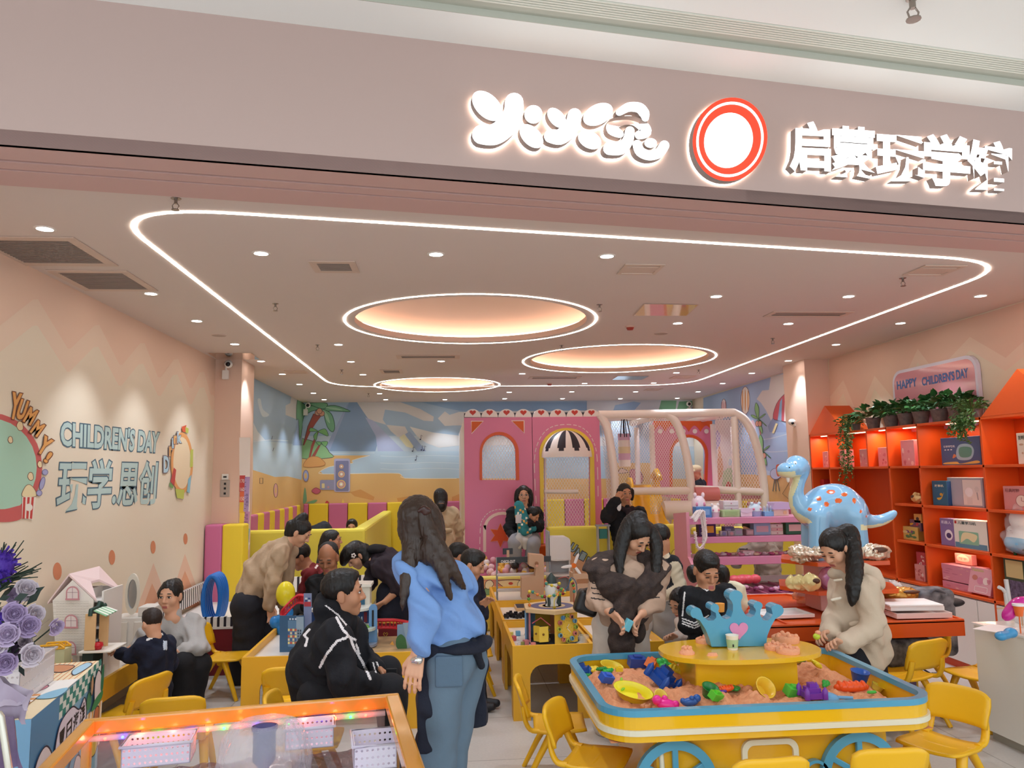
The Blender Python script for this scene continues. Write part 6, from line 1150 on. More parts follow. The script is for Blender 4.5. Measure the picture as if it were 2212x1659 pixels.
def mould(kind, u, v, col, s, label, rz=0, tx=0):
 s *= 1.22; p = onz(u, v, .535); z = sz(p[0], p[1]); b = MB(); m = M(col, .3); nm = 'sand_mould'
 if kind == 'cup': b.lathe([(s*.7,0),(s, s*1.2),(s*1.05, s*1.22),(s*.92, s*1.2),(s*.62, s*.1)], seg=18); nm = 'sand_cup'
 elif kind == 'oval': b.lathe([(s*.75,0),(s, s*.62),(s*1.04, s*.64),(s*.94, s*.62),(s*.68, s*.06)], seg=26, sc=(1.35,.75)); nm = 'sand_bucket'
 elif kind == 'scoop': b.ell((0,0, s*.3),(s, s*.75, s*.4)); b.tube([(s*.8,0, s*.4),(s*2.2,0, s*.55)], s*.18,8); nm = 'sand_scoop'
 elif kind == 'castle':
  b.box((-s, -s, 0),(s, s, s*.6)); b.box((-s*.7,-s*.7, s*.6),(s*.7, s*.7, s*1.05)); b.box((-s*.4,-s*.4, s*1.05),(s*.4, s*.4, s*1.5))
  for q in (-1,1):
   for w in (-1,1): b.lathe([(s*.3,0),(s*.3, s*.9),(.001, s*1.3)],(q*s, w*s, 0),10)
  nm = 'sand_castle_mould'
 elif kind == 'flower':
  for k in range(5): b.ell((s*.55*math.cos(k*1.257), s*.55*math.sin(k*1.257), s*.25),(s*.5, s*.5, s*.3),10,6)
  b.ell((0,0, s*.35),(s*.4, s*.4, s*.25),10,6)
 elif kind == 'shell':
  for k in range(-3,4): b.ell((s*.5*math.sin(k*.4), s*.5*math.cos(k*.4), s*.25),(s*.2, s*.75, s*.28),8,6, rot=Matrix.Rotation(-k*.4,3, 'Z'))
 elif kind == 'bar':
  b.ell((0,0, s*.3),(s*1.4, s*.5, s*.4),14,8)
  for k in range(-2,3): b.ell((k*s*.45,0, s*.4),(s*.2, s*.5, s*.38),8,6)
 elif kind == 'block': b.box((-s, -s*.6,0),(s, s*.6, s*1.1)); b.box((-s*.5,-s*.3, s*1.1),(s*.5, s*.3, s*1.35))
 elif kind == 'animal': b.ell((0,0, s*.4),(s, s*.6, s*.5)); b.ell((-s*.9,0, s*.7), s*.45); b.ell((s*.8,0, s*.6), s*.35); b.ell((-.2*s, .3*s, s*.8), s*.3)
 o = b.build(nm, m); o.location = (p[0], p[1], z+s*.05+.008); o.rotation_euler = (tx, tx*.5, rz); tag(o, label, 'sand toy', 'moulds and scoops in the sand')
for a_ in (('castle', 1256,1450, '#2456A8', .035, 'blue castle mould in the back left corner of sand'),('bar', 1266,1456, '#2FA048', .02, 'green stick mould by the blue corner castle'),('flower', 1286,1452, '#E8C42A', .03, 'yellow flower mould near the back left corner', 0,.3),('oval', 1318,1449, '#EBD03A', .045, 'yellow oval mould lying at the back left wall', .2,.5),('block', 1337,1442, '#D9489A', .035, 'magenta block mould at the back wall', .4,.2),('bar', 1300,1459, '#1F8A3C', .022, 'dark green mould beside the bright green one', .2),('bar', 1314,1461, '#2FB04A', .026, 'bright green mould on sand at left', .5),('block', 1338,1467, '#EFCB2A', .016, 'small yellow block on sand at left'),('block', 1375,1449, '#2B4A9A', .04, 'blue boat shaped mould in the back middle sand', .1,.2),('block', 1402,1450, '#F0761E', .038, 'orange house mould beside the blue boat', 1.2,.5),('cup', 1432,1440, '#EFC42A', .022, 'small yellow cup at back near pedestal', 0,.6),('shell', 1450,1443, '#5A2A8A', .03, 'purple shell mould by the pedestal', .5,.4),('shell', 1472,1437, '#6A2F8E', .028, 'second purple mould behind pedestal corner', 1.5,.4),('oval', 1466,1447, '#B5D93A', .03, 'lime green dish tilted by the purple shell', .6,.7),('flower', 1435,1459, '#2FB04A', .045, 'large green tulip mould in the middle of left sand', .4,.6),('bar', 1468,1464, '#E9D22A', .04, 'yellow crescent mould beside pedestal', -.6,.5),('castle', 1427,1485, '#1F4A9A', .05, 'large navy pyramid castle mould in front left sand', .7,.5),('oval', 1366,1505, '#F0E02E', .062, 'large yellow oval tub in front left sand', -.35,.45),('scoop', 1345,1498, '#8FD03A', .03, 'lime green shovel leaning by the yellow tub', 1.3,-.4),('block', 1307,1487, '#3A62C4', .03, 'blue scoop block at the left rim', .5,.5),('bar', 1377,1530, '#F0641E', .032, 'orange mould in the front left corner', .05),('animal', 1438,1519, '#EE2E9A', .045, 'hot pink animal mould at the front rim', -.2,.3),('animal', 1396,1517, '#C98A62', .024, 'tan clay like mould by pink animal', .5),('flower', 1458,1522, '#E493C4', .025, 'pale pink flower mould beside hot pink animal'),('cup', 1420,1511, '#F1DA5A', .03, 'pale yellow cup behind hot pink animal', 0,.8),('animal', 1492,1524, '#2B5CA8', .035, 'blue animal mould at the front rim', 3.1,.2),('flower', 1488,1531, '#F79A4A', .02, 'small light orange flower mould by the front rim'),('cup', 1530,1517, '#1F7A34', .035, 'dark green cup at the front rim', 0,.4),('block', 1543,1524, '#5FC83A', .028, 'lime green mould beside dark green cup', .6,.5),('shell', 1560,1514, '#5A3A9A', .024, 'purple mould behind lime green one'),('bar', 1570,1510, '#EE5A1E', .03, 'orange mould before the pedestal', .3),('flower', 1585,1506, '#2F8A3C', .03, 'green round mould before the pedestal'),('cup', 1640,1507, '#EFC43A', .045, 'yellow bowl before the right pedestal edge', 0,.9),('block', 1710,1505, '#5FC84A', .035, 'green ribbed mould right of the yellow bowl', .3,.4),('castle', 1755,1513, '#7A3AA8', .038, 'purple castle mould at the front right rim'),('scoop', 1790,1514, '#6FA9D4', .042, 'light blue scoop at the front right rim', -.3,.2),('bar', 1840,1498, '#F0581E', .055, 'large orange ribbed banana mould at right', -.1),('cup', 1857,1484, '#2456A8', .04, 'blue cup standing in the right sand', 0,.15),('shell', 1770,1459, '#E9D22A', .04, 'yellow fan mould in the back right sand', .9,.6),('flower', 1784,1481, '#3FB84A', .025, 'green leaf mould in the middle of right sand', 0,.9),('bar', 1727,1442, '#3FC83A', .032, 'bright green mould in the far right sand', .1),('oval', 1892,1488, '#EBDC5A', .035, 'pale yellow dish by the right rim', .8,.5),('bar', 1884,1508, '#4FC04A', .016, 'small green mould at the right front rim')): mould(*a_)
def sandcake(u, v, label, kind, s=.05):
 p = onz(u, v, ZT); p = A(*p); m = M('#EDA57E', .9, bump=(120,.5)); b = MB()
 if kind == 'dome': b.lathe([(s*1.15,0),(s*1.12,.01),(s*.95,.012),(s*.85, s*.6),(s*.4, s*.95),(.001, s)], seg=20); [b.ell((s*.55*math.cos(k), s*.55*math.sin(k), s*.85), s*.28,8,6) for k in range(0,6)]
 elif kind == 'cake':
  b.lathe([(s*1.2,0),(s*1.22, s*.45),(s*1.05, s*.55),(.001, s*.56)], seg=26); [b.ell((s*.8*math.cos(k*.7)*((k % 3)/2+.2), s*.8*math.sin(k*.7)*((k % 3)/2+.2), s*.58), s*.22,8,5) for k in range(12)]
 else: b.lathe([(s*1.2,0),(s, s*.25),(s*.9, s*.5),(.001, s*.52)], seg=18, sc=(1,.6))
 o = b.build('sand_cake', m); o.location = tuple(p); tag(o, label, 'sand cake', 'moulded sand cakes on the oval top')
sandcake(1484,1412, 'small domed sand cake at the left of the oval top', 'dome', .036); sandcake(1539,1416, 'tiny flat sand cake at the front of oval top', 'bar', .026); sandcake(1524,1388, 'round sand cake behind the left foot of the crown', 'cake', .045); sandcake(1697,1386, 'large sand cake at the back right of oval top', 'cake', .062); sandcake(1675,1402, 'sand cake between crown and front right one', 'cake', .048); sandcake(1702,1410, 'sand cake at front right of the oval top', 'cake', .05)
# ---- water table ----------------------------------------------------------------------------------------
WO = A(-.253,3.716,0); ex, ey = A(FD[0], FD[1],0), A(-FN[0],-FN[1],0); wp = lambda s, d, z: WO+ex*s+ey*d+A(0,0, z)
m_wo = M('#DE9A34', .22, coat=.4); m_gl = M('#F4F8F8', .03, alpha=.10, spec=.5); LW, DW, ZW = 1.28,1.05,.70
t = thing('water_table', 'orange framed clear water play table with coloured lights', 'water table', tuple(wp(-LW/2,-DW/2,0)))
def wbox(b, s0, s1, d0, d1, z0, z1, mi=0):
 V = [wp(s, d, z) for z in (z0, z1) for s, d in ((s0, d0),(s1, d0),(s1, d1),(s0, d1))]; b.add(V, [(0,3,2,1),(4,5,6,7),(0,1,5,4),(1,2,6,5),(2,3,7,6),(3,0,4,7)], mi)
for nm, q in (('back_rail', (-LW, .035,-.035,.0)),('right_rail', (-.03,.035,-DW, -.035)),('left_rail', (-LW, -LW+.05,-DW, -.035)),('front_rail', (-LW, .035,-DW-.05,-DW))): b = MB(); wbox(b, *q, ZW-.06, ZW); b.build(nm, m_wo, t, True, .008)
for s, d in ((-.0,-.035),(-LW+.0,-.035),(0,-DW-.03),(-LW, -DW-.03)): b = MB(); wbox(b, s, s+.035, d, d+.035,0, ZW-.06); b.build('corner_post', m_wo, t, True, .004)
for q in ((-LW+.05,-.03,-.014,-.008),(.002,.008,-DW, -.02),(-LW+.02,-LW+.026,-DW, -.02)): b = MB(); wbox(b, *q, .38, ZW-.06); b.build('clear_panel', m_gl, t, True)
b = MB(); wbox(b, -LW+.02,.002,-DW, -.016,.34,.40); b.build('tray', M('#C9C4C0', .3), t, True); b = MB(); wbox(b, -LW+.05,.0,-DW, -.02,.0,.34); b.build('lower_case', m_wo, t, True, .01)
nw, nd = 90,60; Sg, Dg = np.meshgrid(np.linspace(-LW+.03,.0, nw), np.linspace(-DW, -.02, nd)); rr_ = np.sqrt((Sg+.535)**2+(Dg+.31)**2); hz2 = .475+.007*np.sin(rr_*70)*np.exp(-rr_*1.2)+.012*(vnoise(Sg+5, Dg+5,26,8)-.5)+.005*(vnoise(Sg+5, Dg+5,60,9)-.5)
V = WO+ex*Sg[..., None]+ey*Dg[..., None]; V[..., 2] = hz2; mw = M('#6A5258', .05, alpha=.78, spec=1.0, ior=1.33); mesh_obj('water', V.reshape(-1,3), np.array([[j*nw+i, j*nw+i+1,(j+1)*nw+i+1,(j+1)*nw+i] for j in range(nd-1) for i in range(nw-1)]), mw, None, True, t, True)
b = MB();
for d, z in ((-.03,.622),): b.tube([wp(-LW+.03, d, z), wp(-.03, d, z)],.012,8)
b.build('light_tube', M('#EFEFF4', .1, alpha=.35), t, True)
LC = [('#FF2A18', (1,.08,.04)),('#2838FF', (.1,.12,1)),('#FF4A20', (1,.15,.05)),('#18FF48', (.05,1,.15))]
k = 0
for row, (n, d, z, off) in enumerate(((17,-.034,.62,0),(15,-.62,.497,.02))):
 for i in range(n):
  s = -LW+.07+(LW-.14)*(i+.3)/n+off; p = wp(s, d, z); b = MB(); b.ell(p, .0065,8,6); b.build('led', M(LC[k % 4][0],.5, em=16), t, True); k += 1
  if i % 2 == 0 and row == 0 or i % 3 == 0 and row: L = bpy.data.lights.new('led_glow', 'POINT'); L.energy = .10; L.color = LC[(k-1) % 4][1]; L.shadow_soft_size = .01; o = bpy.data.objects.new('led_glow', L); o.location = tuple(p+A(0,0,.02)-ey*.03); COL.objects.link(o)
L = bpy.data.lights.new('led_glow', 'POINT'); L.energy = .7; L.color = (.35,.2,1); L.shadow_soft_size = .05; o = bpy.data.objects.new('led_glow', L); o.location = tuple(wp(-LW-.12,-.6,.5)); COL.objects.link(o)
nz_ = wp(-.535,-.31,.035); m_nz = M('#1B2A78', .25); b = MB(); b.lathe([(.02,.40),(.02,.50),(.045,.53),(.045,.640),(.052,.648),(.052,.66),(.035,.662)], tuple(nz_),20); b.build('fountain_nozzle', m_nz, t, True)
V = [];  nA, nB = 40,16
for j in range(nB+1):
 f = j/nB; rr2_ = .05+.135*math.sin(f*H_)**.8; zz2 = .668+.035*math.sin(f*math.pi*.9)*(1-f)-.20*f**2.2
 for i in range(nA): a_ = 2*math.pi*i/nA; w_ = 1+.03*math.sin(7*a_+j)+.02*math.sin(13*a_); V.append(nz_+A(rr2_*w_*math.cos(a_), rr2_*w_*math.sin(a_), zz2))
mesh_obj('water_bell', V, np.array([[j*nA+i, j*nA+(i+1) % nA, (j+1)*nA+(i+1) % nA, (j+1)*nA+i] for j in range(nB) for i in range(nA)]), M('#F2F0FA', .06, alpha=.3, spec=1.0, ior=1.33, bump=(45,.8), stretch=(1,1,.3)), None, True, t, True)
def basket(name, label, c, w, d, h, rz, mat='#E6E0EE', holes=True, z0=None):
 t = thing(name, label, 'basket', c, rz); m = M(mat, .4); th = .004; nxh, nzh = 10,3
 def wall(p0, p1):
  p0, p1 = A(*p0), A(*p1); L = np.linalg.norm(p1-p0); dr = (p1-p0)/L; n = A(-dr[1], dr[0],0); loops = [[(0,0),(L, 0),(L, h),(0, h)]]; k = max(3, int(L/.019))
  for i in range(k):
   for j in range(nzh): cx, cz = L*(i+.5)/k, h*(.2+.3*j); loops.append(circ(cx, cz, .0052,.0052,8)[::-1])
  b = MB(); b.poly(loops, lambda s, z: p0+dr*s+A(0,0, z),0, n*th); return b
 for nm, a, c_ in (('front_wall', (-w/2,-d/2,0),(w/2,-d/2,0)),('back_wall', (w/2, d/2,0),(-w/2, d/2,0)),('left_wall', (-w/2, d/2,0),(-w/2,-d/2,0)),('right_wall', (w/2,-d/2,0),(w/2, d/2,0))): wall(a, c_).build(nm, m, t)
 b = MB(); b.box((-w/2,-d/2,0),(w/2, d/2,.004)); b.build('bottom', m, t); b = MB(); P = [(-w/2-.006,-d/2-.006, h),(w/2+.006,-d/2-.006, h),(w/2+.006, d/2+.006, h),(-w/2-.006, d/2+.006, h)]; b.tube(P, .006,6, closed=True); b.build('rim', m, t); return t
th_w = math.atan2(FD[1], FD[0])
basket('wire_basket', 'white perforated basket hung at the back left inside the water table', tuple(wp(-.96,-.125,.545)),.26,.15,.085, th_w); basket('wire_basket', 'white perforated basket behind the fountain inside water table', tuple(wp(-.36,-.12,.55)),.20,.13,.085, th_w); basket('wire_basket', 'pale perforated basket with handles at right wall of water table', tuple(wp(-.10,-.33,.525)),.17,.20,.095, th_w)
# ---- printed display box, basket and flowers at the left front -------------------------------------------------
zb2 = .70; bx = [A(*onz(u, v, zb2)) for u, v in ((219,1427),(68,1553))]; d_ = nrm(bx[1]-bx[0]); n_ = A(d_[1],-d_[0],0); n_ = n_ if n_[0] < 0 else -n_; LB = float(np.linalg.norm(bx[1]-bx[0]))
t = thing('printed_box', 'beach printed cardboard display box lettered for a summer seaside set', 'display box', tuple((bx[0]+bx[1])/2-A(0,0, zb2))); bq = lambda s, d, z: bx[0]+d_*s+n_*d+A(0,0, z-zb2); WB = .42
b = MB(); V = [bq(s, d, z) for z in (.14, zb2) for s, d in ((0,0),(LB, 0),(LB, WB),(0, WB))]; b.add(V, [(0,3,2,1),(4,5,6,7),(0,1,5,4),(1,2,6,5),(2,3,7,6),(3,0,4,7)]); b.build('carton', M('#BFD6E2', .45), t, True)
b = MB(); V = [bq(s, d, z) for z in (.0,.14) for s, d in ((.02,.02),(LB-.02,.02),(LB-.02, WB-.02),(.02, WB-.02))]; b.add(V, [(0,3,2,1),(4,5,6,7),(0,1,5,4),(1,2,6,5),(2,3,7,6),(3,0,4,7)]); b.build('white_base', M('#DCD8EC', .4), t, True)
P = Paint(lambda u, v: bq((1-u)*LB, -.0012-_off[0],.14+v*(zb2-.14))); OB = '#3A3040'
P.poly('#8FBFD8', [(0,0),(1,0),(1,1),(0,1)]); P.poly('#5E93BC', [(0,.3),(.35,.35),(.4,1),(0,1)])
for i in range(14):
 for j in range(3): P.poly('#3F8F84' if (i+j) % 2 else '#E6EFE6', [(.34+i*.045,.80+j*.06+i*.004),(.385+i*.045,.80+j*.06+i*.004),(.385+i*.045,.86+j*.06+i*.004),(.34+i*.045,.86+j*.06+i*.004)])
P.blob('#E6DEEC', [(.28,.45),(.33,.75),(.5,.82),(.62,.74),(.7,.80),(.74,.62),(.66,.50),(.5,.52),(.4,.42)], OB, .012)
for i, ch in enumerate('夏日海滩'): x = .335+i*.098; P.text('#2A2228', ch, [(x, .70+i*.018),(x+.08,.715+i*.018),(x+.08,.56+i*.018),(x, .545+i*.018)],.03)
P.blob('#EAE3E6', [(.02,.3),(.05,.62),(.17,.7),(.27,.5),(.2,.22),(.08,.15)], OB, .012); P.oval('#6A5A78', .09,.44,.05,.12, OB, .01,.3); P.oval('#6A5A78', .19,.5,.045,.1, OB, .01,.3); P.oval('#4F8F6A', .77,.73,.04,.08)
for i in range(9): P.poly('#E8B06A' if i % 2 else '#F2E4D2', [(.72+i*.03,.22),(.75+i*.03,.22),(.77+i*.03,.62),(.74+i*.03,.62)])
P.blob('#E3C05A', [(.84,.2),(.92,.18),(.97,.3),(.92,.42),(.85,.36)], OB, .01); P.blob('#C97A50', [(.86,.45),(.93,.42),(.95,.58),(.88,.6)], OB, .01); P.blob('#6FA9D0', [(.45,.02),(.5,.35),(.6,.42),(.66,.2),(.6,.02)], OB, .01); P.blob('#EAD9DC', [(.52,.1),(.58,.34),(.66,.3),(.68,.12)], OB, .01)
for i in range(4):
 for j in range(4): P.poly('#E09A5A' if (i+j) % 2 else '#F2E6DA', [(.36+i*.03,.05+j*.06),(.39+i*.03,.05+j*.06),(.39+i*.03,.11+j*.06),(.36+i*.03,.11+j*.06)])
P.blob('#E9DEE2', [(.86,.66),(.84,.86),(.9,.95),(.97,.84),(.95,.68)], OB, .01); P.blob('#3F8F5A', [(.8,.62),(.9,.62),(.99,.66),(.99,.72),(.86,.70)]); P.blob('#2F7A5A', [(.95,.75),(1,.74),(1,.96),(.96,.92)]); P.oval('#C9A27A', .795,.86,.022,.09, OB, .008); P.blob('#C97A80', [(.2,.03),(.26,.02),(.3,.12),(.22,.14)])
P.done('printed_side', t)['kind'] = 'thing'
P = Paint(lambda u, v: bq((1-u)*LB, v*WB, zb2+.0008+_off[0])); P.poly('#F0DDB8', [(0,0),(1,0),(1,1),(0,1)])
for i in range(16): P.line('#D98A5A', [(.55,.06+i*.06),(1,.06+i*.06)],.012)
P.poly('#F3EDE6', [(.36,0),(.62,0),(.58,1),(.32,1)]); P.blob('#C98A62', [(.78,.3),(.9,.25),(.95,.5),(.85,.55)], OB, .01); P.blob('#A9CDE2', [(.7,.1),(.8,.2),(.95,.15),(.9,.05)], OB, .01); P.blob('#E3CF7A', [(.88,.6),(.98,.6),(.97,.8),(.9,.75)], OB, .01); P.blob('#D98A9A', [(.42,.3),(.52,.25),(.56,.5),(.46,.5)], OB, .008); P.blob('#8FBFD8', [(.3,.0),(.45,0),(.4,.15),(.3,.2)])
for i in range(8):
 for j in range(4): P.poly('#E9A566' if (i+j) % 2 else '#F6EDE2', [(.12+i*.03,.2+j*.1),(.15+i*.03,.2+j*.1),(.15+i*.03,.3+j*.1),(.12+i*.03,.3+j*.1)])
P.oval('#6FB7A9', .05,.35,.05,.25, OB, .01); P.done('printed_top', t)['kind'] = 'thing'
P = Paint(lambda u, v: bq(LB+.0012+_off[0], u*WB, .14+v*(zb2-.14))); P.poly('#7FB0CC', [(0,0),(1,0),(1,1),(0,1)]); P.poly('#3F8F5A', [(0,0),(1,0),(1,.2),(0,.14)]); P.line('#8A6A4A', [(.6,.15),(.5,.5),(.55,.75)],.08, sm=4)
for dx, dy in ((-.3,.1),(.2,.15),(-.2,-.1),(.3,-.08),(0,.2)): P.blob('#3F9A5A', [(.55,.75),(.55+dx*.6,.78+dy),(.55+dx, .75+dy),(.55+dx*.5,.70+dy*.5)], OB, .012)
P.done('printed_end', t)['kind'] = 'thing'
cb_ = bq(LB*.60,.235, zb2+.003); basket('storage_basket', 'white lattice plastic basket on the printed box', tuple(cb_),.46,.24,.16, math.atan2(d_[1], d_[0]), '#E4DCDC')
# bouquet
m_st = M('#28382A', .6); m_pur = M('#4B2A9A', .6, bump=(40,.8)); m_wrap = M('#8E7A92', .5, var=(6, '#6F5F78')); m_rose = [M('#B9A6C4', .6), M('#CBBFC8', .6), M('#A893B8', .6)]
fy = 3.05; fp = lambda u, v, y=fy: ony(u, v, y); t = thing('flower_bouquet', 'tall purple and lilac rose bouquet stand at the left frame edge', 'flowers', tuple(A(*fp(-20,1600)[:2],0)))
def rose(c, r, mi, face):
 x, y, z = frame(nrm(face)); b = MB()
 for k in range(16):
  f = k/16; a_ = k*2.4; rr3 = r*(.18+.82*f);
  V = []
  for j in range(5):
   for i in range(4):
    q = a_+(i/3-.5)*(2.3-1.0*f); h = r*(.62-.75*f*f)+r*.62*(j/4); ro = rr3*(.42+.5*(j/4)**.7+.16*f*(j/4)**2); V.append(A(*c)+x*ro*math.cos(q)+y*ro*math.sin(q)+z*(h*.8-(.12*r*f if j == 4 else 0)))
  b.add(V, [(j*4+i, j*4+i+1,(j+1)*4+i+1,(j+1)*4+i) for j in range(4) for i in range(3)],0, True)
 b.ell(A(*c)-z*r*.1,(r*.3, r*.3, r*.3),10,6); return b.build('rose', m_rose[mi], t, True)
cam_d = lambda p: nrm(EYE-p)
for u, v, r, mi, dy, fx in ((55,1276,.047,1,.1,(.3,0,.4)),(30,1327,.047,2,-.06,(.1,0,.1)),(72,1327,.040,1,.02,(.6,0,.2)),(60,1352,.044,2,-.05,(.3,0,.1)),(18,1371,.045,0,-.1,(-.1,0,.1)),(66,1413,.045,1,-.08,(.3,0,-.1)),(12,1430,.045,2,-.1,(0,0,-.1)),(117,1352,.034,0,.0,(1,0,-.4)),(-8,1395,.045,1,-.1,(0,0,0)),(52,1390,.028,1,.02,(.2,0,.6)),(30,1290,.04,0,.15,(.2,0,.2))):
 p = fp(u, v, fy+dy); rose(p, r, mi, cam_d(p)+A(*fx)); b = MB(); b.tube([p, fp(-40,1480, fy+.1)],.003,5); b.build('rose_stem', m_st, t, True)
for u, v, r in ((-8,1222,.075),(5,1345,.05)):
 p = A(*fp(u, v, fy+.05)); b = MB(); r0 = np.random.RandomState(int(v))
 for i in range(260): d = nrm(r0.normal(size=3)); q = p+d*r*(.75+.35*r0.rand()); w = nrm(np.cross(d, r0.normal(size=3)))*r*.09; b.add([p+d*r*.5-w, p+d*r*.5+w, q+w*.6, q-w*.6],[(0,1,2,3)])
 b.ell(p, r*.8,12,8); b.build('purple_chrysanthemum', m_pur, t, True)
r0 = np.random.RandomState(6); b = MB()
for i in range(26): e = fp(*((83,1222),(70,1245),(26,1172),(44,1180),(4,1175),(60,1212),(78,1228),(50,1265))[i % 8], fy+.1+r0.normal()*.05)+r0.normal(size=3)*.012; s_ = fp(-25+r0.rand()*25,1262+r0.rand()*20, fy+.08); b.tube([s_, (s_+e)/2+A(0,0,.01), e],[.004,.003,.002],5)
b.build('dark_reed_sprays', m_st, t, True)
b = MB(); r1 = np.random.RandomState(9)
for i in range(90):
 c = A(*fp(r1.rand()*75-15,1285+r1.rand()*160, fy+.02+r1.rand()*.1)); d = nrm(r1.normal(size=3)*A(1,.5,1)); w = nrm(np.cross(d, r1.normal(size=3))); s = .022+.02*r1.rand(); b.add([c, c+d*s+w*s*.45, c+d*s*2.1, c+d*s-w*s*.45],[(0,1,2,3)])
b.build('leaves', M('#25342C', .5), t, True)
def sheetp(name, pts, mat, dy=0):
 P4 = [A(*fp(u, v, fy+d)) for u, v, d in pts]; b = MB(); V = []; n = 10
 for j in range(n+1):
  for i in range(n+1):
   f, g_ = i/n, j/n; q = P4[0]*(1-f)*(1-g_)+P4[1]*f*(1-g_)+P4[2]*f*g_+P4[3]*(1-f)*g_; V.append(q+A(0,.02*math.sin(f*9+g_*3)+.03*math.sin(f*3.1),.006*math.sin(f*14+g_*4)))
 return mesh_obj(name, V, np.array([[j*(n+1)+i, j*(n+1)+i+1,(j+1)*(n+1)+i+1,(j+1)*(n+1)+i] for j in range(n) for i in range(n)]), mat, None, True, t, True)
sheetp('paper_wrap', [(-30,1395,.1),(107,1340,.12),(60,1378,-.02),(-30,1480,-.05)], M('#6E5A76', .5)); sheetp('paper_wrap', [(-40,1445,-.08),(62,1520,-.1),(60,1560,-.12),(-40,1560,-.1)], M('#A899AC', .5)); sheetp('paper_wrap', [(-40,1545,-.12),(26,1553,-.12),(58,1664,-.12),(-40,1670,-.12)], m_wrap); sheetp('paper_wrap', [(-20,1462,-.02),(70,1500,-.08),(64,1530,-.13),(-20,1530,-.1)], M('#B9ABBC', .5))
b = MB(); b.lathe([(.04,0),(.04,.02),(.015,.03),(.015,.9)], tuple(A(*fp(-45,1600)[:2],0)),14); b.build('stand', m_blk, t, True)
p = A(*fp(6,1600,2.85)); t = thing('metal_stand', 'pale metal bar stand in the bottom left corner', 'stand', (p[0], p[1],0)); b = MB(); b.tube([fp(-4,1540,2.85), fp(2,1548,2.85), fp(22,1680,2.85), A(*fp(30,1700,2.85)[:2],0)],.012,8); b.build('bar', M('#D6D2C4', .3,.6), t, True)
# ---- orange craft table, stand and dinosaur -----------------------------------------------------------------
m_ot = M('#D8551A', .3, coat=.2); m_ot2 = M('#C94A14', .35); ZO = .64
t = thing('craft_table', 'orange craft table with tray edged top in front of the wall shelf', 'table', (2.7,5.7,0))
L_ = [(2.12,5.22),(3.6,5.22),(3.68,6.0),(3.05,6.05),(2.9,6.5),(2.2,6.5)]; b = MB(); b.poly(L_, lambda x, y: (x, y, ZO-.02),0,(0,0,.008)); b.build('table_top', m_ot, t, True)
b = MB();
for i in range(len(L_)):
 p0, p1 = A(*L_[i],0), A(*L_[(i+1) % len(L_)],0); d = nrm(p1-p0); n = A(-d[1], d[0],0)*.02; V = [p0+A(0,0, ZO-.115), p1+A(0,0, ZO-.115), p1+n+A(0,0, ZO-.115), p0+n+A(0,0, ZO-.115)]; b.add(V+[v+A(0,0,.115) for v in V],[(0,3,2,1),(4,5,6,7),(0,1,5,4),(1,2,6,5),(2,3,7,6),(3,0,4,7)])
b.build('apron', m_ot, t, True, .003)
for p0, p1 in (((2.35,5.24),(2.35,6.4)),((3.0,5.24),(3.0,6.0)),((2.2,5.9),(2.9,5.9))): b = MB(); b.box((min(p0[0], p1[0])-.01, min(p0[1], p1[1])-.01, ZO-.012),(max(p0[0], p1[0])+.01, max(p0[1], p1[1])+.01, ZO-.002)); b.build('tray_divider', m_ot2, t, True)
for x0, x1, y0, y1 in ((2.2,2.5,5.5,6.4),(2.55,3.1,5.5,6.0)): b = MB(); b.box((x0, y0,0),(x1, y1, ZO-.115)); b.build('drawer_case', m_ot2, t, True, .003); b = MB(); b.box((x0+.01, y0-.012,.08),(x1-.01, y0, ZO-.3)); b.build('drawer', m_ot2, t, True, .003)
ys = 5.78; g5 = lambda u, v, y=ys: ony(u, v, y)
t = thing('display_stand', 'pink column stand with two orange hexagon shelves carrying the dinosaur', 'display stand', (2.9, ys, ZO)); c0, c1 = g5(1745,1300)[0], g5(1802,1300)[0]; sxm = (c0+c1)/2+.07; zA, zB2 = g5(1770,1205)[2], g5(1760,1263)[2]
b = MB(); b.box((sxm-.13, ys-.12, ZO),(sxm+.13, ys+.14, zA-.02)); b.build('column', M('#E2B3A8', .35), t, True, .006)
def hexb(z, x0, x1, dy): return [(x0, ys),(x0+.14, ys-dy),(x1-.14, ys-dy),(x1, ys),(x1-.14, ys+dy),(x0+.14, ys+dy)], z
for (x0, x1, dy, z, nm) in ((g5(1687,1205)[0], g5(1912,1205)[0],.30, zA, 'upper_shelf'),(g5(1684,1263)[0], g5(1925,1263)[0],.33, zB2, 'lower_shelf')): lp, _ = hexb(z, x0, x1, dy); b = MB(); b.poly(lp, lambda x, y: (x, y, z-.028),0,(0,0,.028)); b.build(nm, m_ot, t, True, .003)
